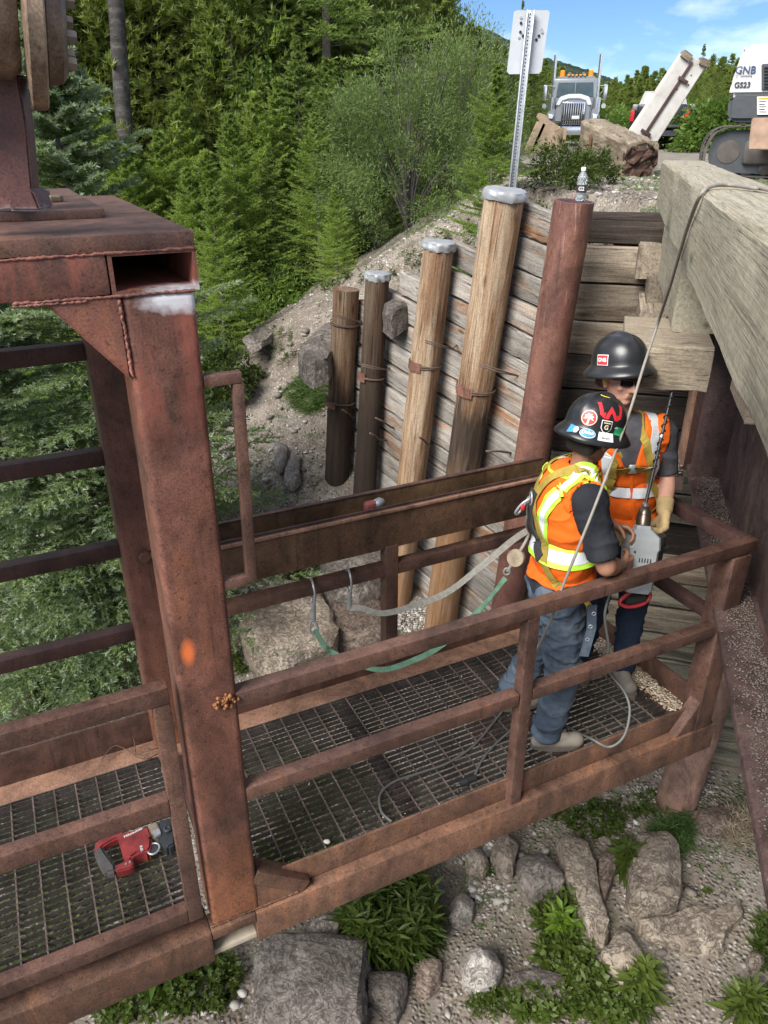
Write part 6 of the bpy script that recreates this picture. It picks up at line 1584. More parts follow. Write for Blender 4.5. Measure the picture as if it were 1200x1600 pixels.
# harness
for a0 in (-1, 1):
    drape('harness_strap', [R1(180-a0*48, -1.80), R1(180-a0*30, -1.68), R1(180-a0*8, -1.57), R1(180+a0*-4, -1.50), Vector((.80, 3.225+a0*.075, -1.37)), Vector((.90, 3.225+a0*.09, -1.345)), R1(a0*32, -1.48), R1(a0*36, -1.72)], .042, MT['web'], w1, bv1, .012, 8)
    drape('harness_strap', [R1(180-a0*48, -1.80), R1(180-a0*62, -1.87), R1(180-a0*78, -1.94)], .046, MT['web'], w1, bv1, .012, 8)
drape('back_pad', [R1(176, -1.50), R1(178, -1.58), R1(184, -1.68), R1(196, -1.75)], .07, MT['web_dark'], w1, bv1, .018, 8, .008)
drape('back_pad', [R1(184, -1.68), R1(200, -1.76), R1(220, -1.79)], .055, MT['web_dark'], w1, bv1, .017, 8, .006)
dr = R1(181, -1.53)+Vector((-.026, 0, 0))
tube('back_ring', [dr+Vector((0, math.cos(a)*.024, math.sin(a)*.032)) for a in np.linspace(0, 2*PI, 20, endpoint=False)], .0045, MT['galv'], w1, 6, True)
drape('neckline', [R1(a, -1.385) for a in range(0, 361, 20)], .012, MT['lime'], w1, bv1, .004, 3)
# seat strap, rings and trailing webbing of the harness over the jeans
tube('hip_webbing', [Vector((.93, 3.07, -1.95)), Vector((.975, 3.06, -2.02)), Vector((.985, 3.06, -2.10))], .016, MT['web'], w1, 6)
for k in range(4):
    p = Vector((.985-.006*k, 3.020+.003*k, -2.03-.075*k)); tube('grommet', [p+Vector((math.cos(a)*.009, -.004, math.sin(a)*.009)) for a in np.linspace(0, 2*PI, 12, endpoint=False)], .003, MT['galv'], w1, 5, True)
ribbon('belt_tail', [Vector((.975, 3.028, -1.99)), Vector((.985, 3.022, -2.12)), Vector((.968, 3.022, -2.28))], Vector((1, 0, 0)), .045, MT['jeans'], w1, .004)
pk = [Vector((x, y, z)) for x, y, z in ()]
boot(w1, (.795, 3.135, GZ), (1.075, 3.155, GZ), (.865, 3.145, GZ+.15)); boot(w1, (.64, 3.435, GZ), (.90, 3.49, GZ), (.705, 3.44, GZ+.15))
# hair under the hat
V, F = [], []; tri_ell(V, F, hp1(0, -.028, .012), (.082, .085, .07), Mr1); tri_capsule(V, F, hp1(-.04, -.075, -.03), .035, hp1(.04, -.075, -.03), .035)
me = fuse(V, F, .008, 2); me.materials.append(MT['hair']); me.polygons.foreach_set('use_smooth', [True]*len(me.polygons)); put(bpy.data.objects.new('hair', me), None, w1)
hh1, map1 = hard_hat(w1, hp1(0, -.008, .028), fc1, Mr1@Vector((0, .03, 1)), MT['hat'], 1.04)
hh1['label'] = 'black hard hat covered in stickers'
f_ = map1(118, 40)
W_ = [[(-.048, .030), (-.036, .030), (-.030, -.008), (-.022, -.006), (-.026, -.026), (-.042, -.014)], [(-.024, -.026), (-.012, -.026), (0, -.004), (-.006, .008), (-.020, -.012)], [(-.006, .008), (0, -.004), (.012, -.026), (.024, -.026), (.020, -.012), (.0, .018)], [(.024, -.026), (.042, -.014), (.048, .030), (.030, .034), (.034, .018), (.030, -.008), (.022, -.008)]]
for p in W_: decal('letter_stroke', [(x*1.25, y*1.3) for x, y in p], f_, DC['red'], hh1)
f_ = map1(160, 20); decal('round_sticker', circ(.034), f_, DC['red'], hh1); decal('sticker_ring', circ(.032), f_, DC['cream'], hh1, .0024); decal('sticker_field', circ(.0292), f_, DC['red'], hh1, .0030)
decal('palm_trunk', [(-.004, -.027), (.005, -.027), (.004, 0), (.0, .005)], f_, DC['cream'], hh1, .0038)
for k in range(6):
    a = R(-10+k*40); ca, sa = math.cos(a), math.sin(a)
    decal('palm_leaf', [(0, .001), (ca*.012-sa*.005, sa*.012+ca*.005), (ca*.023, sa*.023-.004), (ca*.013+sa*.004, sa*.013-ca*.004)], f_, DC['cream'], hh1, .0038)
f_ = map1(126, 12)
sh = lambda k: [(-.019*k, .020*k), (.019*k, .020*k), (.019*k, -.006*k), (.010*k, -.018*k), (0, -.024*k), (-.010*k, -.018*k), (-.019*k, -.006*k)]
decal('shield_edge', sh(1.28), f_, DC['white'], hh1, .0022); decal('shield', sh(1.12), f_, DC['black'], hh1, .0032); decal('shield_bar', [(-.015, .012), (.015, .012), (.015, .017), (-.015, .017)], f_, DC['tan'], hh1, .004)
decal_text('shield_letter', 'G', .026, f_, DC['cream'], hh1, .0042, 0, -.004)
f_ = map1(103, 12); decal('oval_sticker', circ(.021, 20, 0, 0, .010), f_, DC['black'], hh1, .0022); decal_text('oval_text', 'safety', .008, f_, DC['white'], hh1, .003)
f_ = map1(92, 6); decal('green_tape', [(-.034, -.016), (.026, -.026), (.032, .010), (-.026, .020)], f_, DC['green'], hh1, .003)
# stickers along the brim
def brimmap(az, r_=1.15):
    A = R(az); a_, b_ = .120*1.04, .142*1.04; MM = hh1.matrix_basis
    def f2(x, y, off=.002):
        A2 = A-x/.150; rr_ = r_+y/.17
        z = .012+(1.17-rr_)*.20+off-.010*abs(math.sin(A2))*(rr_-1)*2+.010*math.cos(A2)**2*(rr_-1)+.003
        return MM@Vector((a_*rr_*math.sin(A2), b_*rr_*math.cos(A2), z))
    return f2
f_ = brimmap(150); decal('blue_oval', circ(.034, 24, 0, 0, .015), f_, DC['pale'], hh1, .001); decal('blue_oval_inner', circ(.031, 24, 0, 0, .0125), f_, DC['blue'], hh1, .002); decal_text('oval_word', 'Canpro', .016, f_, DC['white'], hh1, .003)
f_ = brimmap(120); decal('white_label', [(-.033, -.013), (.033, -.013), (.033, .013), (-.033, .013)], f_, DC['white'], hh1, .001); decal_text('label_line', 'EMERGENCY', .007, f_, DC['black'], hh1, .002, 0, .004); decal_text('label_line', '10 - 4   911', .006, f_, DC['black'], hh1, .002, 0, -.005)
f_ = brimmap(178); decal('blue_sticker', [(-.02, -.014), (.016, -.012), (.022, .008), (-.014, .016)], f_, DC['blue'], hh1, .001); decal('white_patch', [(-.012, -.006), (.002, -.011), (.012, -.004), (.008, .008), (-.002, .011), (-.011, .004)], brimmap(170), DC['white'], hh1, .003)
f_ = map1(140, 72); decal('yellow_mark', [(-.02, -.004), (.02, -.008), (.022, -.002), (-.018, .003)], f_, DC['yellow'], hh1, .003)

# ---- second worker, facing the camera
w2 = thing('person', 'worker in dark sunglasses and black hard hat facing the camera, orange vest over grey shirt', 'person', (1.32, 3.78, GZ))
B2_ = Body(); X = Vector
pel = X((1.335, 3.79, -1.95)); che = X((1.275, 3.79, -1.545)); nek = X((1.218, 3.785, -1.32)); hd2 = X((1.182, 3.745, -1.115))
B2_.ell('pelvis', pel, (.165, .120, .12)); B2_.ell('waist', pel.lerp(che, .45), (.155, .115, .15)); B2_.ell('torso', che+X((0, 0, .02)), (.180, .128, .21)); B2_.cap('torso', che+X((-.14, .01, .135)), .070, che+X((.12, .01, .135)), .070)
B2_.cap('pelvis', pel+X((-.075, .03, -.03)), .095, pel+X((.075, .03, -.03)), .095)
B2_.cap('torso', nek+X((0, .01, -.07)), .078, nek, .058); B2_.cap('neck', nek, .058, hd2+X((0, .02, -.03)), .054)
shR = X((1.085, 3.785, -1.435)); elR = X((1.02, 3.66, -1.68)); wrR = X((1.10, 3.47, -1.775)); shL = X((1.452, 3.775, -1.405)); elL = X((1.515, 3.76, -1.665)); wrL = X((1.455, 3.57, -1.775))
for sh, el, wr, t_ in ((shR, elR, wrR, 'R'), (shL, elL, wrL, 'L')):
    B2_.cap('shoulder'+t_, sh, .068, sh.lerp(el, .25), .062); B2_.cap('uarm'+t_, sh.lerp(el, .2), .060, el, .046); B2_.cap('farm'+t_, el, .045, el.lerp(wr, .35), .046); B2_.cap('farm'+t_, el.lerp(wr, .35), .046, wr, .030)
hand(B2_, 'handL', wrL, X((-.22, -.55, -.55)), X((-.8, -.1, .1)), .8, 1, 1.1); hand(B2_, 'handR', wrR, X((.45, -.45, -.4)), X((.5, .2, -.4)), .8, -1, 1.1)
hipR = pel+X((-.095, 0, -.05)); hipL = pel+X((.095, 0, -.05)); knR = X((1.20, 3.70, -2.46)); knL = X((1.43, 3.72, -2.46)); anR = X((1.19, 3.83, GZ+.1)); anL = X((1.435, 3.72, GZ+.1))
for hp, kn, an, t_ in ((hipR, knR, anR, 'R'), (hipL, knL, anL, 'L')):
    B2_.cap('thigh'+t_, hp, .098, kn, .064); B2_.cap('shin'+t_, kn, .062, kn.lerp(an, .35), .062); B2_.cap('shin'+t_, kn.lerp(an, .35), .062, an, .048)
fc2 = X((.44, -.89, -.10)); up2 = X((.02, -.04, .99)); hp2, Mr2 = head(B2_, hd2, fc2, up2, sc=1.03)
me = B2_.build(); me.materials.append(MT['skin_b']); me.polygons.foreach_set('use_smooth', [True]*len(me.polygons)); me.name = 'body'
put(bpy.data.objects.new('body', me), None, w2)
B2_.cloth('jeans', B2_.sel(lambda t_, p, c: (c[:, 2] < -1.84) & (c[:, 2] > GZ+.05) if t_ in ('pelvis', 'waist', 'thighR', 'thighL', 'shinR', 'shinL') else np.zeros(len(p), bool)), .010, MT['jeans_dark'], w2, .010, 10., (1, 1, 1.7), 13)
B2_.cloth('shirt', B2_.sel(lambda t_, p, c: ((c[:, 2] > -1.90) & (c[:, 2] < -1.305)) if t_ in ('torso', 'waist', 'pelvis', 'shoulderR', 'shoulderL') else ((p < .85) if t_.startswith('uarm') else np.zeros(len(p), bool))), .008, MT['tee_grey'], w2, .006, 9., (1, 1, 1), 15)
def v2(t_, p, c):
    base = (c[:, 2] > -1.97)
    neckv = (c[:, 1] < 3.80) & (c[:, 2] > -1.56) & (np.abs(c[:, 0]-(1.225+(c[:, 2]+1.33)*-.20)) < .020+.62*np.clip(c[:, 2]+1.555, 0, 1)*.62)
    top = c[:, 2] < -1.33
    if t_ in ('torso', 'waist', 'pelvis'): return base & ~neckv & top
    if t_.startswith('shoulder'): return (c[:, 2] > -1.6) & ~neckv & (c[:, 0] < 1.462)
    return np.zeros(len(p), bool)
vest2 = B2_.cloth('vest', B2_.sel(v2), .019, MT['hivis'], w2, .010, 7.5, (1, 1, 1.3), 19, hang=lambda c: .018*max(0., (-1.6-c[2]))/.3)
bv2 = bvh_of(vest2)
def R2(deg, z, r_=.5):
    a = R(deg); cx = 1.275-(z+1.545)*.15; d = X((math.cos(a), math.sin(a), 0)); o = X((cx, 3.785, z))+d*r_; h = bv2.ray_cast(o, -d); return h[0] if h[0] else X((cx, 3.785, z))+d*.15
for a0, a1 in ((180, 268), (272, 360)):
    drape('waist_stripe', [R2(a, -1.705) for a in range(a0, a1+1, 8)], .055, MT['reflect'], w2, bv2, .006, 3)
drape('waist_stripe', [R2(a, -1.705) for a in range(0, 181, 12)], .055, MT['reflect'], w2, bv2, .006, 3)
for a0 in (-1, 1):
    drape('shoulder_stripe', [R2(270+a0*48, -1.68), R2(270+a0*46, -1.58), R2(270+a0*44, -1.48), R2(270+a0*50, -1.40), X((1.25+a0*.13, 3.78, -1.33)), X((1.25+a0*.13, 3.88, -1.40)), R2(90-a0*40, -1.55)], .05, MT['reflect'], w2, bv2, .006, 8)
    drape('harness_strap', [R2(270+a0*40, -1.62), R2(270+a0*34, -1.52), R2(270+a0*30, -1.43), X((1.235+a0*.085, 3.78, -1.315)), X((1.24+a0*.085, 3.87, -1.37)), R2(90-a0*20, -1.52)], .042, MT['web'], w2, bv2, .014, 8)
    drape('harness_strap', [R2(270+a0*40, -1.62), R2(270+a0*52, -1.70), R2(270+a0*60, -1.82), R2(270+a0*70, -1.93)], .042, MT['web'], w2, bv2, .014, 8)
drape('chest_strap', [R2(a, -1.565+(.0 if a < 270 else .012)) for a in range(238, 305, 8)], .045, MT['web'], w2, bv2, .016, 4)
bc = R2(272, -1.562)+X((0, -.022, 0)); boxb('buckle', bc, (.045, .012, .05), MT['galv'], w2, 0, .004)
tube('chest_loop', [R2(292, -1.56)+X((0, -.02, 0)), R2(300, -1.53)+X((.01, -.05, 0)), R2(306, -1.60)+X((.01, -.05, -.02)), R2(300, -1.66)+X((0, -.02, 0))], .0035, MT['galv'], w2, 6)
drape('zip', [R2(270, -1.60), R2(270, -1.70), R2(271, -1.82), R2(271, -1.93)], .014, MT['hivis'], w2, bv2, .004, 6)
tube('necklace', [nek+X((-.045, -.045, .0)), nek+X((-.02, -.075, -.06)), nek+X((.0, -.085, -.10)), nek+X((.02, -.078, -.06)), nek+X((.05, -.04, .0))], .003, MT['web_dark'], w2, 5)
boxb('pendant', nek+X((.0, -.098, -.125)), (.03, .006, .035), DC['tan'], w2, .1, .003)
for t_ in 'LR':
    wr = wrL if t_ == 'L' else wrR; el = elL if t_ == 'L' else elR
    gl = B2_.cloth('glove', B2_.sel(lambda n_, p, c: (p >= 0) if n_ == 'hand'+t_ else ((p > .55) if (n_ == 'farm'+t_) else np.zeros(len(p), bool)) & (np.linalg.norm(c-np.array(wr[:]), axis=1) < .10)), .0045, MT['glove'], w2, .003, 30., (1, 1, 1), 4)
    d_ = (el-wr).normalized(); M = axisM(wr-d_*.01, d_)
    o = lathe('glove_cuff', [(.036, 0), (.041, .02), (.046, .085), (.043, .085), (.038, .02)], MT['glove'], gl, M, 20, True, False)
boot(w2, (1.405, 3.80, GZ), (1.455, 3.545, GZ), (1.435, 3.73, GZ+.15)); boot(w2, (1.16, 3.90, GZ), (1.20, 3.65, GZ), (1.19, 3.83, GZ+.15))
V, F = [], []; tri_ell(V, F, hp2(0, -.030, .012), (.084, .082, .07), Mr2); tri_capsule(V, F, hp2(-.04, -.078, -.03), .034, hp2(.04, -.078, -.03), .034)
me = fuse(V, F, .008, 2); me.materials.append(plain('brown_hair', (.06, .03, .015), .8)); me.polygons.foreach_set('use_smooth', [True]*len(me.polygons)); put(bpy.data.objects.new('hair', me), None, w2)
gm = plain('sunglass_lens', (.006, .006, .008), .12); sg = mk('sunglasses', [], [], gm, w2)
def lens(q):
    V, F = [], []
    for j in range(5):
        for i in range(7):
            x = q*(.008+.058*i/6); y = .104-.55*(x*x)/.1*.55-.01*(i/6)**2; z = .030-.034*j/4*(1-.25*abs(i/6-.4)); V.append(hp2(x, y, z))
    for j in range(4):
        for i in range(6): F.append((j*7+i, j*7+i+1, (j+1)*7+i+1, (j+1)*7+i))
    V += [v+(-(Mr2@Vector((0, 1, 0)))*.004) for v in V]; n0 = 35
    F += [tuple(k+n0 for k in f[::-1]) for f in F]
    bo = [0, 1, 2, 3, 4, 5, 6, 13, 20, 27, 34, 33, 32, 31, 30, 29, 28, 21, 14, 7]
    for a, b in zip(bo, bo[1:]+bo[:1]): F.append((a, b, b+n0, a+n0))
    mk('lens', V, F, gm, sg, None, True)
lens(-1); lens(1)
tube('glasses_frame', [hp2(-.080, -.01, .018), hp2(-.078, .05, .022), hp2(-.060, .088, .030), hp2(-.03, .104, .032), hp2(0, .108, .026), hp2(.03, .104, .032), hp2(.060, .088, .030), hp2(.078, .05, .022), hp2(.080, -.01, .018)], .0028, MT['dark'], sg, 6)
lathe('ear_plug', [(.006, 0), (.007, .008), (.004, .014)], DC['yellow'], w2, axisM(hp2(.084, .004, -.004), Mr2@Vector((1, .1, 0))), 10)
hh2, map2 = hard_hat(w2, hp2(0, -.012, .044), fc2, Mr2@Vector((0, -.24, 1)), MT['hat'], 1.06)
hh2['label'] = 'plain black hard hat with one red sticker'
f_ = map2(82, 14); decal('red_sticker', [(-.034, -.025), (.034, -.025), (.034, .025), (-.034, .025)], f_, DC['white'], hh2, .002); decal('red_sticker_field', [(-.031, -.022), (.031, -.022), (.031, .022), (-.031, .022)], f_, DC['red'], hh2, .003); decal_text('sticker_word', 'GNB', .025, f_, DC['white'], hh2, .004)

# ---- the drill they hold
dt = thing('drill', 'grey electric drill with a long black auger bit held by the two workers', 'drill', tuple(at_y(1000, 860, 3.33)))
dgm = plain('grey_cast_housing', (.30, .32, .335), .5, .1, .08, 14); dbk = plain('drill_black', (.02, .02, .02), .5)
d0 = at_y(992, 925, 3.27); d1 = at_y(1004, 826, 3.40); tip = at_z(1053, 601, -1.14)
ax = (d1-d0).normalized(); M = axisM(d0, ax, Vector((0, -1, 0))); L = (d1-d0).length
V, F = [], []
def oct_ring(w_, h_, z, c_=.012): return [(-w_, -h_+c_, z), (-w_+c_, -h_, z), (w_-c_, -h_, z), (w_, -h_+c_, z), (w_, h_-c_, z), (w_-c_, h_, z), (-w_+c_, h_, z), (-w_, h_-c_, z)]
for (w_, h_, f) in ((.055, .060, .0), (.066, .070, .08), (.068, .072, .40), (.072, .074, .66), (.078, .078, .70), (.074, .076, .88), (.040, .040, 1.0), (.038, .038, 1.05)): V += oct_ring(w_, h_, f*L, .014)
for j in range(7):
    for i in range(8): F.append((j*8+i, j*8+(i+1) % 8, (j+1)*8+(i+1) % 8, (j+1)*8+i))
F.append(tuple(range(8))[::-1]); F.append(tuple(range(56, 64)))
ho = mk('housing', V, F, dgm, dt, M, True); ho.data.set_sharp_from_angle(angle=R(28))
for k in range(5): put(bpy.data.objects.new('vent', box_mesh(.006, .004, .022, .001, dbk, 1)), M@Matrix.Translation((-.03+.014*k, .073, L*.52)), ho)
for k in range(5): put(bpy.data.objects.new('vent', box_mesh(.004, .006, .022, .001, dbk, 1)), M@Matrix.Translation((.070, -.03+.014*k, L*.52)), ho)
for (x, y) in ((-.055, -.078), (.055, -.078), (.055, .078)): lathe('screw', [(.005, 0), (.005, .004)], MT['dark'], ho, M@Matrix.Translation((x, y*.98, L*.64))@Matrix.Rotation(PI/2 if y < 0 else -PI/2, 4, 'X'), 8)
lathe('chuck', [(.020, 0), (.036, .006), (.036, .045), (.033, .052), (.034, .058), (.030, .082), (.020, .094), (.014, .100)], plain('chuck_steel', (.14, .11, .09), .35, .8, .3), dt, axisM(d0+ax*L*1.04, ax), 24)
lathe('chuck_collar', [(.016, 0), (.018, .012), (.012, .020)], MT['steel'], dt, axisM(d0+ax*(L*1.04+.098), ax), 18)
b0 = d0+ax*(L*1.04+.11)
rod('bit', b0, b0.lerp(tip, .97), .0085, .007, MT['dark'], dt, 12)
hx = []; bd = (tip-b0); bM = axisM(b0, bd)
for k in range(150): a = k*.42; hx.append(bM@Vector((.0115*math.cos(a), .0115*math.sin(a), bd.length*(.28+.74*k/150))))
tube('flute', hx, .0035, MT['dark'], dt, 5)
lathe('bit_joint', [(.010, 0), (.012, .004), (.012, .018), (.009, .022)], MT['steel'], dt, axisM(b0.lerp(tip, .55), bd), 12)
g0 = M@Vector((.0, 0, .0))
cam_r = Vector((1, -.15, 0)).normalized()
h0 = at_y(975, 935, 3.24); h1 = at_y(1012, 938, 3.30)
tube('trigger_grip', catmull([d0+Vector((-.02, 0, .0)), d0+Vector((-.075, -.02, -.045)), d0+Vector((-.03, -.02, -.075)), d0+Vector((.05, .0, -.07)), d0+Vector((.085, .01, -.03)), d0+Vector((.06, .01, .02))], 5), .010, plain('red_grip', (.42, .03, .04), .45), dt, 8)
rod('grip_body', d0+Vector((-.04, -.01, -.04)), d0+Vector((.055, .005, -.035)), .024, .022, dbk, dt)
boxb('maker_plate', M@Vector((0, -.0, 0)), (.001, .001, .001), dbk, ho)
sh_ = at_y(1026, 850, 3.42); rod('side_handle', d0+ax*L*.62, sh_+Vector((.05, 0, -.02)), .012, .022, dbk, dt, 14)
rod('side_handle', sh_+Vector((.012, -.02, .06)), sh_+Vector((.02, .0, -.11)), .021, .021, dbk, dt, 14)
# ------------------------------------------------------------------ lanyards, cords, tools
GN = plain('green_webbing', (.10, .20, .13), .85, 0, .25, 30); GY = plain('grey_webbing', (.26, .245, .21), .85, 0, .25, 40)
def clip(parent, u, v, t_, hang=None):
    """steel snap hook over the back rail"""
    p = at_t(u, v, t_); k = .022
    P = [p+Vector((.0, 0, -.13)), p+Vector((.012, -.02, -.06)), p+Vector((.016, -.035, .0)), p+Vector((.008, -.02, .045)), p+Vector((-.006, .03, .055)), p+Vector((-.014, .06, .02)), p+Vector((-.014, .05, -.05)), p+Vector((-.004, .01, -.13))]
    tube('hook', catmull(P, 5), .0065, MT['galv'], parent, 7)
    rod('hook_body', p+Vector((.004, -.012, -.07)), p+Vector((-.002, -.005, -.19)), .013, .016, MT['galv'], parent, 10)
    return p+Vector((-.002, -.005, -.19))
la = thing('lanyard', 'grey webbing lanyard running from the right snap hook to the worker\'s back', 'lanyard', tuple(at_t(540, 900, 3.42)))
e = clip(la, 545, 905, 3.415)
pts = [e, at_t(562, 950, 3.36), at_t(600, 958, 3.25), at_t(650, 945, 3.1), at_t(700, 925, 2.98), at_t(752, 885, 2.9), at_t(800, 845, 2.85), at_t(826, 828, 2.83)]
PP = catmull(pts, 8); n_ = len(PP)
ribbon('webbing', PP, [Vector((.1*math.sin(i*.35), .5+.3*math.sin(i*.22), 1)) for i in range(n_)], .034, GY, la, .004)
kn = at_t(826, 828, 2.83); bk_ = dr+Vector((-.01, 0, -.01))
for k in range(3):
    o_ = Vector((0, .012*(k-1), 0)); tube('shock_cord', catmull([kn+o_, kn.lerp(bk_, .35)+Vector((.01*(k-1), .02*math.sin(k*2), .018*(k-1))), kn.lerp(bk_, .7)+o_*.4+Vector((0, 0, -.012*k)), bk_], 5), .008, GY, la, 7)
tube('snap_hook', catmull([bk_+Vector((0, -.02, .02)), bk_+Vector((-.035, -.025, -.005)), bk_+Vector((-.06, -.02, -.05)), bk_+Vector((-.045, .0, -.07)), bk_+Vector((-.02, .01, -.04)), bk_+Vector((.0, .01, .01))], 4, True), .006, MT['galv'], la, 7, True)
boxb('hook_gate', bk_+Vector((-.03, -.03, -.022)), (.02, .006, .03), DC['red'], la, .3, .003)
lb = thing('lanyard', 'green webbing lanyard hanging from the left snap hook with a coiled energy absorber', 'lanyard', tuple(at_t(487, 930, 3.42)))
e2 = clip(lb, 488, 922, 3.415)
tube('shackle', catmull([e2, e2+Vector((-.02, 0, -.04)), e2+Vector((-.018, 0, -.09)), e2+Vector((.012, 0, -.11)), e2+Vector((.022, 0, -.06))], 4, True), .007, MT['galv'], lb, 7, True)
PP = catmull([at_t(492, 984, 3.40), at_t(508, 1010, 3.36), at_t(524, 1022, 3.33), at_t(560, 1038, 3.1), at_t(600, 1046, 3.0), at_t(650, 1030, 2.96), at_t(690, 1008, 2.95), at_t(740, 962, 2.90), at_t(765, 935, 2.86), at_t(790, 903, 2.84)], 7)
ribbon('webbing', PP, [Vector((.2, .5, 1+.5*math.sin(i*.3))) for i in range(len(PP))], .030, GN, lb, .004)
tk = at_t(792, 893, 2.84); pk_ = at_t(807, 872, 2.83)
tube('absorber_loop', [tk+Vector((math.cos(a)*.016, 0, math.sin(a)*.02)) for a in np.linspace(0, 6.28, 12, endpoint=False)], .006, GY, lb, 6, True)
vd = (Vector((0, 0, 0))-pk_).normalized()
ab_ = lathe('energy_absorber', [(.020, -.018), (.046, -.018), (.048, -.012), (.048, .012), (.046, .018), (.020, .018)], plain('cream_webbing_roll', (.30, .235, .165), .9, 0, .3, 25), lb, axisM(pk_, vd+Vector((-.5, 0, 0))), 26)
ab_['label'] = 'round coil of pale webbing'
tube('absorber_strap', catmull([tk, tk.lerp(pk_, .5), pk_+Vector((.02, 0, .05)), kn+Vector((.0, 0, -.04)), kn], 4), .009, GY, lb, 6)
# hose slung over the guard timber and down to the worker
hm = plain('grey_hose', (.23, .21, .18), .6, 0, .15, 30)
hz = thing('hose', 'grey hose draped over the guard timber and hanging down past the workers', 'hose', tuple(at_y(1100, 300, 3.)))
FP = Vector((.28-.963*.016, .269*.016, 0))
P = [bl(.5, .6, -.158), at_z(1215, 299, -.158), at_z(1180, 294, -.157), at_z(1140, 289, -.157), at_z(1112, 291, -.157), at_pl(1094, 306, FP, AD), at_pl(1076, 350, FP, AD), at_pl(1062, 395, FP, AD), at_pl(1046, 450, FP, AD), at_y(1028, 505, 3.5), at_y(1005, 575, 3.35), at_y(985, 640, 3.22), at_y(960, 710, 3.05), at_y(930, 790, 2.93), at_y(900, 865, 2.88), at_y(878, 920, 2.90), at_y(862, 965, 2.93), at_y(846, 1000, 2.97), at_y(815, 1060, 3.05), at_z(790, 1100, -2.96)]
tube('hose_line', catmull(P, 8), .0065, hm, hz, 9)
# power cord looping over the grating
cm = plain('grey_cord', (.10, .10, .095), .6, 0, .15, 30)
def fl(u, v, h=.012): return at_z(u, v, -2.972+h)
cd = thing('power_cord', 'grey power cord looping from the drill over the toe board near the boots', 'cord', tuple(fl(950, 1150)))
tube('cord', catmull([at_y(955, 925, 3.10), at_y(945, 960, 3.05), at_y(951, 1010, 3.1), at_y(948, 1035, 3.14), at_y(955, 1055, 3.15), at_y(975, 1080, 3.12), at_y(984, 1110, 3.06), at_y(975, 1150, 2.99), at_y(952, 1167, 2.97), at_y(925, 1155, 3.02), fl(895, 1140), fl(860, 1120), fl(835, 1112)], 8), .007, cm, cd, 8)
cd2 = thing('extension_cord', 'grey extension cord curling over the grating with a black plug at its end', 'cord', tuple(fl(650, 1220)))
tube('cord', catmull([fl(815, 1075), fl(790, 1105), fl(770, 1130), fl(740, 1165), fl(700, 1192), fl(655, 1208), fl(615, 1222), fl(594, 1242), fl(596, 1268), fl(612, 1284)], 8), .007, cm, cd2, 8)
tube('cord', catmull([fl(830, 1115), fl(800, 1140), fl(772, 1165), fl(752, 1190), fl(742, 1212)], 8), .007, cm, cd2, 8)
pq = fl(738, 1220, .02); rod('plug', pq+Vector((.02, .02, .0)), pq-Vector((.03, .0, 0)), .017, .020, MT['dark'], cd2)
rod('socket', pq-Vector((.03, .005, 0)), pq-Vector((.065, .02, 0)), .022, .018, MT['dark'], cd2)
for k in (-1, 1): rod('prong', pq+Vector((-.065, -.02+.007*k, .0)), pq+Vector((-.085, -.024+.007*k, .0)), .003, .003, MT['steel'], cd2, 6)
# white pebble on the grating, twigs
V, F = [], []; tri_ell(V, F, (0, 0, 0), (.017, .012, .009), None, 14, 8); V = [v*(1+.25*mnoise.noise(v*70)) for v in V]
tag(mk('pebble', V, F, MT['pebble_white'], None, Matrix.Translation(fl(511, 1315, .009)), True), 'single white pebble resting on the platform grating', 'pebble')
tg = thing('twig', 'dry twigs caught on the grating behind the gate', 'twig', tuple(fl(205, 1178)))
for (a, b, c) in (((158, 1188), (180, 1165), (212, 1180)), ((205, 1142), (210, 1160), (212, 1180)), ((212, 1180), (235, 1172), (252, 1168)), ((212, 1182), (228, 1186), (246, 1178))):
    tube('twig_stem', catmull([fl(*a, .02), fl(*b, .035), fl(*c, .01)], 5), .0028, plain('dry_twig', (.13, .07, .045), .9), tg, 5)
# red cordless drill lying on the left grating
rd_ = thing('hammer_drill', 'red cordless hammer drill with grey loop handle lying on the left grating', 'power tool', tuple(fl(210, 1320)))
RP = plain('red_plastic', (.20, .026, .026), .55, 0, .45, 14, .15); GP_ = plain('grey_rubber', (.075, .072, .07), .8, 0, .25, 14); DP = plain('dark_gear_housing', (.045, .05, .055), .4, .3, .3, 20)
zt_ = -2.972
def dq(u, v, z=.05): return at_z(u, v, zt_+z)
def poly3(name, px_, z, th, m, par=rd_, bev=.006): return prism_w(name, [dq(u, v, z) for u, v in px_], UP, th, m, par, bev)
bd_ = poly3('body', [(182, 1302), (206, 1296), (232, 1290), (238, 1305), (236, 1322), (232, 1330), (214, 1332), (204, 1340), (192, 1338), (188, 1320)], .085, .075, RP, bev=.010)
poly3('top_bar', [(146, 1322), (152, 1312), (172, 1303), (192, 1297), (196, 1306), (176, 1312), (160, 1322), (150, 1332)], .075, .045, RP, bd_, .008)
poly3('battery_bar', [(178, 1352), (206, 1340), (210, 1350), (204, 1356), (182, 1362)], .075, .045, RP, bd_, .006)
poly3('loop_handle', [(145, 1326), (158, 1318), (165, 1330), (180, 1350), (182, 1360), (164, 1364), (152, 1345)], .078, .05, GP_, bd_, .012)
poly3('front_collar', [(230, 1288), (246, 1284), (252, 1300), (250, 1306), (236, 1308)], .082, .06, plain('tan_dust', (.24, .20, .15), .7), bd_, .006)
poly3('gear_case', [(246, 1280), (268, 1276), (274, 1290), (274, 1318), (262, 1324), (248, 1318), (246, 1300)], .078, .07, DP, bd_, .010)
poly3('steel_collar', [(238, 1298), (249, 1293), (252, 1302), (242, 1308)], .088, .02, MT['galv'], bd_, .003)
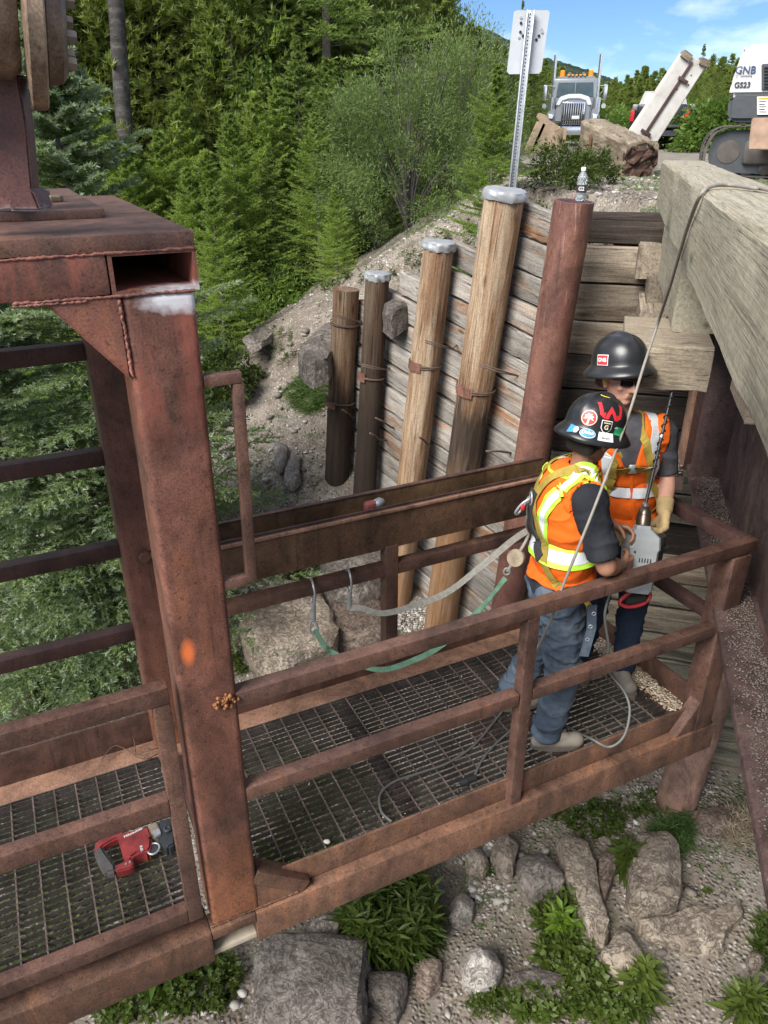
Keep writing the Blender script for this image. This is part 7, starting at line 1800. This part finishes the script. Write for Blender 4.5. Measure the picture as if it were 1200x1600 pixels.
pc_ = dq(240, 1326, .07); tube('ring', [pc_+Vector((math.cos(a)*.026, math.sin(a)*.030, 0)) for a in np.linspace(0, 2*PI, 24, endpoint=False)], .005, MT['galv'], bd_, 7, True)
lathe('button', [(.024, 0), (.022, .006)], DP, bd_, axisM(pc_+Vector((0, 0, -.006)), UP), 20)
lathe('chuck_eye', [(.018, 0), (.02, .006), (.012, .010), (.008, .004)], DP, bd_, axisM(dq(262, 1296, .082), UP), 18)
lathe('selector', [(.012, 0), (.011, .008)], RP, bd_, axisM(dq(231, 1308, .088), UP), 14)
tM = Matrix.Translation(dq(208, 1301, .0875))@Matrix.Rotation(math.atan2((dq(225, 1294, .08)-dq(195, 1309, .08)).y, (dq(225, 1294, .08)-dq(195, 1309, .08)).x), 4, 'Z')
text_obj('brand_word', 'Milwaukee', .020, tM, DC['white'], bd_, .0008)
text_obj('fuel_word', 'FUEL', .016, Matrix.Translation(dq(221, 1326, .0875))@Matrix.Rotation(-1.1, 4, 'Z'), DC['white'], bd_, .0008)
for (u, v) in ((197, 1350), (203, 1347)): lathe('screw', [(.005, 0), (.004, .003)], MT['galv'], bd_, axisM(dq(u, v, .076), UP), 8)
# water bottle on the steel pile
wb = thing('water_bottle', 'clear plastic water bottle with black and white label on top of the steel pile', 'bottle', (1.335, 5.66, -.43))
q = NB('clear_plastic'); q.b.inputs['Transmission Weight'].default_value = .85; q.b.inputs['IOR'].default_value = 1.2; q.done((.80, .86, .92), .12); 
Mb = Matrix.Translation((1.345, 5.66, -.430))@Matrix.Scale(1.02, 4)
lathe('bottle_body', [(.028, 0), (.033, .006), (.033, .03), (.031, .036), (.033, .042), (.033, .052)], q.m, wb, Mb, 24)
lathe('label_band', [(.0335, .052), (.0335, .098)], plain('bottle_label', (.03, .03, .035), .4), wb, Mb, 24)
lathe('bottle_shoulder', [(.033, .098), (.033, .105), (.031, .112), (.033, .118), (.031, .126), (.033, .133), (.030, .150), (.020, .170), (.013, .180), (.013, .186)], q.m, wb, Mb, 24)
lathe('bottle_cap', [(.0155, .186), (.0155, .204), (.013, .207)], DC['white'], wb, Mb, 18)
text_obj('label_word', 'G2', .034, Matrix.Translation((1.335, 5.6245, -.353))@Matrix.Rotation(.12, 4, 'Z')@Matrix.Rotation(PI/2, 4, 'X'), DC['white'], wb, .001, bold=True)
# ------------------------------------------------------------------ sign
Ys = 7.15
s_top, s_bot = at_y(829, 16, Ys), at_y(800, 292, Ys+.02); s_bot = s_bot+(s_bot-s_top)*.45
sgn = thing('road_sign', 'back of a white metal road sign with bullet dents on a perforated steel post', 'sign', tuple(s_bot))
po = bar('post', s_bot, s_top, .052, .012, MT['galv'], sgn, up=(0, -1, 0), bev=.001, segs=1)
bar('post_flange', s_bot+Vector((-.026, -.014, 0)), s_top+Vector((-.026, -.014, 0)), .010, .036, MT['galv'], sgn, up=(0, -1, 0), bev=.001, segs=1)
bar('post_flange', s_bot+Vector((.026, -.014, 0)), s_top+Vector((.026, -.014, 0)), .010, .036, MT['galv'], sgn, up=(0, -1, 0), bev=.001, segs=1)
hm_ = bpy.data.meshes.new('post_hole'); n_ = 8
hm_.from_pydata([(math.cos(2*PI*i/n_)*.0055, math.sin(2*PI*i/n_)*.0055, z) for z in (0, .002) for i in range(n_)], [], [tuple(range(n_, 2*n_))]+[(i, (i+1) % n_, n_+(i+1) % n_, n_+i) for i in range(n_)])
hm_.materials.append(DC['black'])
dS = (s_top-s_bot); nS = int(dS.length/.0254*1.); aS = axisM(Vector(), Vector((0, -1, 0)))
for i in range(1, min(nS, 90)):
    c = s_bot+dS*(i/nS)+Vector((0, -.0065, 0)); put(bpy.data.objects.new('post_hole', hm_), Matrix.Translation(c)@aS, sgn)
SW = plain('aluminium_sign_back', (.42, .44, .47), .6, .1, .08, 5)
pl = prism_w('sign_plate', [at_y(u, v, Ys+.03) for u, v in ((803, 18), (808, 16), (856, 16), (859, 19), (846, 111), (842, 115), (796, 116), (792, 112))], (0, -1, 0), .004, SW, sgn, 0)
for (u, v) in ((814, 27), (814, 36), (813, 50), (811, 58), (817, 56), (842, 56), (847, 50), (846, 46), (838, 62)):
    c = at_y(u, v, Ys+.026); lathe('bullet_dent', [(.010, 0), (.011, .004), (.006, .005), (.004, .001)], MT['dark'] if random.random() < .6 else MT['galv'], pl, axisM(c, (0, -1, 0)), 12)
# ------------------------------------------------------------------ road debris
lg = thing('timber_beam', 'rotten square timber beam propped up on the road edge with a broken dark end', 'beam', tuple(at_y(960, 240, 13)))
a_ = at_y(925, 212, 15.2); b_ = at_y(1000, 252, 12.6)
timber('beam_body', a_, b_, .50, .52, MT['wood_log'], lg, ch=.05, rough=.018, seg=20, seed=8)
V, F = [], []; tri_ell(V, F, b_+(b_-a_).normalized()*.0, (.10, .30, .30), None, 16, 10); d_ = (b_-a_).normalized()
o = mk('rotten_end', V, F, MT['wood_rot'], lg, None, False)
Mx = axisM(b_, d_)
for v in o.data.vertices:
    l_ = v.co-b_; k = mnoise.noise(v.co*7)*.09; v.co = b_+Mx.to_3x3()@Vector((max(-.25, min(.25, l_.y*.9+k)), max(-.26, min(.26, l_.z*.9+k)), l_.x*.45+mnoise.noise(v.co*11)*.16))
bar('spike', at_y(921, 238, 14.2), at_y(923, 210, 14.2), .05, .03, MT['rust'], lg)
sl = thing('barrier_panel', 'white painted panel with a rusty iron strap leaning up against the sky', 'panel', tuple(at_y(1005, 222, 14)))
WP = NB('worn_white_paint'); c = WP.coords('Object'); f = WP.noise(c, 3, 7, .65); WP.bump(f, .2, .01)
MT['white_panel'] = WP.done(WP.ramp(f, [(.3, (.24, .215, .18)), (.42, (.42, .40, .37)), (.7, (.54, .53, .50))]), .7)
Yp = 13.6
Pn = [at_y(u, v, Yp) for u, v in ((1068, 80), (1106, 100), (1023, 229), (985, 205))]
nrm = -(Pn[1]-Pn[0]).cross(Pn[3]-Pn[0]).normalized(); nrm = nrm if nrm.y < 0 else -nrm
pnl = prism_w('panel_board', Pn, nrm, .16, MT['white_panel'], sl, .012)
def on(u, v, o_=.02): return at_y(u, v, Yp)+nrm*o_
bar('iron_strap', on(1081, 97), on(1007, 210), .045, .014, MT['rust_dark'], sl, up=nrm)
for (a, b, k, w_) in ((1066, 126, 1, .10), (1008, 208, 1, .12)): bar('strap_bracket', on(a-7, b-5, .035), on(a+7, b+4, .035), .05, .03, MT['rust_dark'], sl, up=nrm)
bar('broken_edge', on(1066, 83, -.03), on(1078, 92, -.03), .10, .16, MT['wood_log'], sl, up=nrm); bar('broken_edge', on(1094, 95, -.03), on(1107, 101, -.03), .10, .16, MT['wood_log'], sl, up=nrm)
for (u, v) in ((1072, 130), (1076, 133), (1070, 118), (1058, 140), (1080, 118)): lathe('bolt_hole', [(.012, 0), (.012, .002)], DC['black'], pnl, axisM(on(u, v, .0), nrm), 8)
bkt = thing('excavator_bucket', 'dusty brown excavator bucket standing on the road left of the beam', 'bucket', tuple(at_y(850, 232, 16)))
MB_ = plain('dusty_bucket_steel', (.30, .22, .15), .9, 0, .25, 6, .4); Yb = 16.
o = prism_w('bucket_side', [at_y(u, v, Yb) for u, v in ((821, 240), (832, 208), (843, 190), (838, 183), (842, 176), (852, 179), (859, 188), (872, 196), (876, 202), (868, 206), (880, 238))], (0, -1, 0), .06, MB_, bkt, .01)
o = prism_w('bucket_side', [at_y(u, v, Yb+.8) for u, v in ((824, 236), (834, 208), (845, 190), (854, 186), (874, 198), (880, 236))], (0, -1, 0), .06, MB_, bkt, .01)
prism_w('bucket_shell', [at_y(821, 239, Yb), at_y(843, 190, Yb), at_y(845, 192, Yb+.8), at_y(824, 236, Yb+.8)], Vector((-1, 0, .4)), .05, MB_, bkt, 0)
prism_w('bucket_shell', [at_y(874, 199, Yb), at_y(880, 238, Yb), at_y(880, 236, Yb+.8), at_y(874, 200, Yb+.8)], Vector((1, 0, 0)), .05, MB_, bkt, 0)
# ------------------------------------------------------------------ truck
YT = 38.; tz = gz1(9., 38.)*0-.62
tc = at_y(893, 200, YT); tcx = tc.x
tr = thing('truck', 'grey and white highway truck with chrome grille and orange roof beacons parked facing us', 'truck', (tcx, YT, tz))
TW = plain('truck_white', (.55, .57, .59), .3, 0, .04); TG = plain('truck_grey', (.20, .22, .24), .3, .1, .08); CH_ = plain('chrome', (.62, .63, .65), .2, .9, .1, 5); GLS = plain('windscreen', (.035, .055, .065), .08, 0, .3, 3, 0, .8); AMB = plain('amber_beacon', (.85, .25, .01), .3, 0, .05); TB = plain('truck_black', (.015, .015, .016), .5)
BTk = math.atan2(tcx, YT); TX, TY = Vector((math.cos(BTk), -math.sin(BTk), 0)), Vector((math.sin(BTk), math.cos(BTk), 0))
def T(x, y, z): return Vector((tcx, YT, tz+z))+TX*x+TY*y
def tb(name, x, y, z, dx, dy, dz, m, par=tr, bev=.03): return boxb(name, T(x, y, z), (dx, dy, dz), m, par, -BTk, bev, 2)
def tprism(name, pts, y0, dep, m, par=tr, bev=.02): return prism_w(name, [T(x, y0, z) for x, z in pts], -TY, dep, m, par, bev)
cb = tb('cab', 0, 2.2, 1.95, 1.95, 1.8, 1.55, TG, bev=.12)
tprism('cab_roof', [(-.95, 2.62), (.95, 2.62), (.78, 2.80), (-.78, 2.80)], 1.35, 1.6, TG, cb)
tprism('windscreen', [(-.82, 1.98), (.82, 1.98), (.76, 2.55), (-.76, 2.55)], 1.27, .03, GLS, cb, .01); tb('windscreen_bar', 0, 1.25, 2.26, .035, .02, .56, TG, cb, .005)
tprism('hood', [(-.72, .95), (.72, .95), (.74, 1.55), (.60, 1.92), (.25, 2.02), (-.25, 2.02), (-.60, 1.92), (-.74, 1.55)], -.35, 1.6, TG, tr, .05)
tprism('hood_band', [(-.76, 1.62), (-.62, 1.93), (-.25, 2.04), (.25, 2.04), (.62, 1.93), (.76, 1.62), (.60, 1.60), (.5, 1.78), (.22, 1.86), (-.22, 1.86), (-.5, 1.78), (-.60, 1.60)], -.40, .10, TW, tr, .02)
gr_ = tb('grille', 0, -.42, 1.28, .98, .08, .92, CH_, bev=.03); tb('grille_opening', 0, -.465, 1.28, .86, .02, .80, TB, gr_, .0)
for k in range(9): tb('grille_bar', -.38+.095*k, -.485, 1.28, .032, .02, .80, CH_, gr_, .004)
tb('bumper', 0, -.62, .62, 2.30, .25, .34, CH_); tb('bumper_guard', 0, -.80, 1.05, .9, .05, .05, TB, tr); tb('bumper_guard', 0, -.80, .85, .9, .05, .05, TB, tr)
for x in (-.45, .45): tb('bumper_guard', x, -.80, .98, .05, .05, .55, TB, tr)
tb('licence_plate', .12, -.80, 1.12, .32, .02, .16, TW, tr, .005)
for s in (-1, 1):
    tprism('fender', [(s*.72, .75), (s*1.15, .75), (s*1.15, 1.25), (s*.98, 1.45), (s*.74, 1.5)], -.25, 1.2, TG, tr, .05)
    hl = tb('headlight', s*.94, -.34, 1.18, .24, .12, .20, CH_, tr, .04); tb('headlight_lens', s*.94, -.41, 1.18, .18, .02, .14, plain('headlight_lens', (.55, .58, .6), .1), hl, .02)
    w_ = lathe('wheel', [(.30, -.14), (.50, -.14), (.52, -.08), (.52, .08), (.50, .14), (.30, .14)], TB, tr, axisM(T(s*1.0, .35, .52), TX), 24)
    lathe('rim', [(.10, -.12), (.29, -.15), (.29, .15), (.10, .12)], CH_, w_, axisM(T(s*1.0, .35, .52), TX), 20)
    rod('exhaust_stack', T(s*1.02, 3.0, 1.0), T(s*1.02, 3.0, 3.75), .075, .075, CH_, tr); rod('air_cleaner', T(s*.98, 1.0, 1.35), T(s*.98, 1.0, 1.95), .17, .17, CH_, tr)
    mi = tb('mirror', s*1.32, 1.2, 2.15, .16, .08, .62, CH_, tr, .02); tb('mirror_arm', s*1.12, 1.25, 2.42, .40, .03, .03, CH_, mi, .004); tb('mirror_arm', s*1.12, 1.25, 1.88, .40, .03, .03, CH_, mi, .004); rod('mirror_brace', T(s*.95, 1.25, 1.75), T(s*1.3, 1.25, 2.42), .015, .015, CH_, mi, 6)
    lathe('spot_mirror', [(.02, 0), (.10, .02), (.10, .05)], CH_, tr, axisM(T(s*1.30, 1.15, 1.62), -TY), 16)
    be = lathe('beacon', [(.11, 0), (.11, .02), (.10, .22), (.07, .25)], AMB, tr, axisM(T(s*.62, 1.6, 2.80), UP), 16)
for x in (-.35, -.17, 0, .17, .35): tb('marker_lamp', x, 1.33, 2.84, .10, .10, .07, AMB, tr, .02)
for x in (-.3, .3): rod('air_horn', T(x, 1.3, 2.9), T(x, 1.9, 2.95), .07, .03, CH_, tr)
tb('chassis', 0, 4.0, .9, 1.1, 6, .4, TB, tr); tb('trailer_body', 0, 6.0, 1.6, 2.3, 4.5, 1.2, TG, tr)
rod('hood_ornament', T(0, -.3, 2.02), T(0, -.3, 2.12), .02, .02, CH_, tr, 8)
# ------------------------------------------------------------------ pickup
YK = 31.; kc = at_y(1026, 210, YK); kx = kc.x; kz = -.62
pu = thing('pickup', 'black pickup seen from behind, tailgate open, parked by the leaning white panel', 'pickup truck', (kx, YK, kz))
KB = plain('pickup_black', (.018, .019, .022), .25, 0, .1); KR = plain('tail_lamp_red', (.5, .015, .02), .25); KC = plain('dull_chrome', (.25, .25, .26), .4, .6)
BKk = math.atan2(kx, YK)+.03; KX, KY = Vector((math.cos(BKk), -math.sin(BKk), 0)), Vector((math.sin(BKk), math.cos(BKk), 0))
def K(x, y, z): return Vector((kx, YK, kz+z))+KX*x+KY*y
def kb(name, x, y, z, dx, dy, dz, m, par=pu, bev=.03): return boxb(name, K(x, y, z), (dx, dy, dz), m, par, -BKk, bev, 2)
kb('bed_side', -.92, 1.1, 1.0, .14, 2.2, .62, KB); kb('bed_side', .92, 1.1, 1.0, .14, 2.2, .62, KB); kb('bed_floor', 0, 1.1, .76, 1.8, 2.2, .08, TB); kb('tailgate', 0, -.30, .74, 1.65, .52, .07, KB); kb('bumper', 0, -.10, .55, 1.95, .2, .2, KC)
for s in (-1, 1):
    kb('tail_lamp', s*.93, -.01, 1.10, .13, .06, .36, KR, pu, .02)
    w_ = lathe('wheel', [(.22, -.13), (.38, -.13), (.40, 0), (.38, .13), (.22, .13)], TB, pu, axisM(K(s*.82, .75, .40), KX), 20)
    kb('wheel_arch', s*.99, .75, .92, .06, 1.0, .30, KB, pu, .05)
cbk = kb('cab', 0, 3.3, 1.15, 1.85, 2.2, .75, KB, pu, .1); 
V = [K(x, y, z) for x, y, z in ((-.88, 2.3, 1.5), (.88, 2.3, 1.5), (.88, 4.3, 1.5), (-.88, 4.3, 1.5), (-.72, 2.5, 1.98), (.72, 2.5, 1.98), (.72, 3.8, 1.98), (-.72, 3.8, 1.98))]
mk('cab_top', V, [(0, 1, 5, 4), (1, 2, 6, 5), (2, 3, 7, 6), (3, 0, 4, 7), (4, 5, 6, 7), (3, 2, 1, 0)], KB, cbk); 
prism_w('rear_window', [K(-.70, 2.30, 1.56), K(.70, 2.30, 1.56), K(.62, 2.44, 1.90), K(-.62, 2.44, 1.90)], -KY+Vector((0, 0, .3)), .02, GLS, cbk, 0)
for s in (-1, 1): kb('side_mirror', s*1.08, 3.9, 1.45, .22, .1, .24, KC, pu, .03)
kb('licence_plate', 0, -.21, .56, .3, .01, .15, TW, pu, .003); kb('undertray', 0, 1.6, .55, 1.5, 3, .2, TB, pu)
# ------------------------------------------------------------------ excavator
YE = 12.2; ec = at_y(1105, 230, YE)
ex = thing('excavator', 'white compact excavator on dusty tracks at the right edge, company letters on its rear', 'excavator', (ec.x+.9, YE+.4, -.62))
EW = plain('excavator_white', (.50, .50, .485), .4, 0, .05, 4); EG = plain('excavator_grey', (.045, .05, .055), .5, 0, .15); ET = plain('dusty_track', (.075, .066, .058), .85, 0, .3, 8, .3); EBr = plain('dusty_blade', (.30, .20, .14), .8, 0, .25, 8, .2)
BE = math.atan2(ec.x, ec.y)+.05; EN = Vector((math.sin(BE), math.cos(BE), 0)); ER = Vector((math.cos(BE), -math.sin(BE), 0))
def E_(u, v, y=0.): return at_pl(u, v, ec+EN*y, EN)
def eprism(name, px_, y, dep, m, par=ex, bev=.02): return prism_w(name, [E_(u, v, y) for u, v in px_], -EN, dep, m, par, bev)
body = eprism('counterweight', [(1138, 152), (1142, 130), (1152, 104), (1160, 78), (1168, 70), (1188, 67), (1330, 66), (1330, 150)], 0, 1.7, EW, ex, .06)
eprism('lower_body', [(1136, 186), (1138, 155), (1144, 149), (1330, 149), (1330, 190), (1150, 191), (1140, 190)], -.02, 1.75, EG, ex, .05)
lv = eprism('louvre_frame', [(1190, 100), (1330, 92), (1330, 138), (1190, 141)], -.03, .06, EG, ex, .01)
for k in range(7): eprism('louvre_slat', [(1194, 104+5*k), (1330, 100+5.3*k), (1330, 102+5.3*k), (1194, 106+5*k)], -.06, .04, TB, lv, 0)
tM = lambda u, v, y: Matrix.Translation(E_(u, v, y))@Matrix.Rotation(-BE, 4, 'Z')@Matrix.Rotation(R(90), 4, 'X')
text_obj('company_word', 'GNB', .125, tM(1165, 110, -.012), plain('navy_letters', (.03, .05, .13), .5), body, .003, 'CENTER', True)
text_obj('unit_number', 'GS23', .095, tM(1160, 133, -.012), plain('black_letters', (.02, .02, .03), .5), body, .003, 'CENTER', True)
text_obj('company_line', 'contracting', .032, tM(1166, 118, -.012), plain('navy_small', (.05, .07, .15), .5), body, .003)
dc = eprism('decal_plate', [(1183, 151), (1330, 151), (1330, 178), (1183, 179)], -.045, .01, DC['white'], ex, 0)
eprism('decal_header', [(1185, 152.5), (1220, 152.5), (1220, 155), (1185, 155)], -.052, .004, solid('warning_orange', (.8, .3, .02)), dc, 0)
for k in range(5): eprism('decal_line', [(1186, 158+4*k), (1197-2*(k % 2), 158+4*k), (1197-2*(k % 2), 159.2+4*k), (1186, 159.2+4*k)], -.052, .004, DC['black'], dc, 0)
eprism('blade', [(1170, 234), (1171, 215), (1175, 184), (1330, 182), (1330, 235)], -.55, .05, EBr, ex, .012)
eprism('blade_arm', [(1185, 225), (1190, 205), (1330, 205), (1330, 228)], -.3, .3, ET, ex, .02)
# tracks: loop of shoes round the rollers, running away from us to the right
def track(cx0, dep0):
    out = catmull([Vector((0, 0, .02)), Vector((1.0, 0, .0)), Vector((2.4, 0, 0)), Vector((2.78, 0, .14)), Vector((2.86, 0, .36)), Vector((2.72, 0, .60)), Vector((2.3, 0, .66)), Vector((1.2, 0, .65)), Vector((.1, 0, .66)), Vector((-.20, 0, .62)), Vector((-.33, 0, .48)), Vector((-.36, 0, .22)), Vector((-.28, 0, .06))], 5, True)
    return out
ca_ = -BE+R(4); tdir = Vector((math.cos(ca_), math.sin(ca_), 0)); tper = Vector((-tdir.y, tdir.x, 0))
for j, dy in enumerate((0., 1.45)):
    org = Vector((ec.x, ec.y, -.60))+ER*.32-EN*.15+tper*dy; lp = track(0, 0); n_ = len(lp)
    tp = mk('track', [], [], ET, ex); V, F = [], []
    for i, p in enumerate(lp):
        w_ = org+tdir*p.x+UP*p.z
        for q_ in (0, .40): V.append(w_+tper*q_)
    n2 = len(V)
    cen = Vector((1.28, 0, .33))
    for i, p in enumerate(lp):
        pp = p.lerp(cen, .0)+(cen-p).normalized()*.05; w_ = org+tdir*pp.x+UP*pp.z
        for q_ in (0, .40): V.append(w_+tper*q_)
    for i in range(n_):
        k = (i+1) % n_; F.append((2*i, 2*i+1, 2*k+1, 2*k)); F.append((n2+2*i, n2+2*k, n2+2*k+1, n2+2*i+1)); F.append((2*i, 2*k, n2+2*k, n2+2*i)); F.append((2*i+1, n2+2*i+1, n2+2*k+1, 2*k+1))
    tp.data.from_pydata([tuple(v) for v in V], [], F)
    gd = prism_w('track_guard', [org+tdir*p.x*.93+tdir*.09+UP*(p.z*.86+.046)+tper*.10 for p in lp[::2]], -tper, .03, EG, tp, 0)
    sm_ = box_mesh(.085, .40, .03, .004, ET, 1)
    for i in range(0, n_, 1):
        p, q_ = lp[i], lp[(i+1) % n_]; a = org+tdir*p.x+UP*p.z+tper*.2; b = org+tdir*q_.x+UP*q_.z+tper*.2
        M, L_ = frame(a, b, UP if p.z > .3 else -UP); put(bpy.data.objects.new('track_shoe', sm_), M, tp)
    boxb('track_frame', org+tdir*1.28+UP*.32+tper*.10, (2.2, .16, .30), ET, tp, ca_, .03)
    for x in (-.02, 2.5): lathe('idler', [(.08, 0), (.15, .01), (.16, .04), (.16, .16), (.15, .18)], ET, tp, axisM(org+tdir*x+UP*.33+tper*.08, tper), 24)
    for x in (.5, .95, 1.4, 1.85): lathe('roller', [(.06, 0), (.09, .02), (.09, .12)], ET, tp, axisM(org+tdir*x+UP*.12+tper*.06, tper), 14)
UC = ec+ER*1.5+EN*.75
boxb('undercarriage', (UC.x, UC.y, -.22), (1.1, 1.1, .3), EG, ex, ca_, .04)
rod('slew_ring', (UC.x, UC.y, -.1), (UC.x, UC.y, .14), .45, .45, EG, ex, 28)
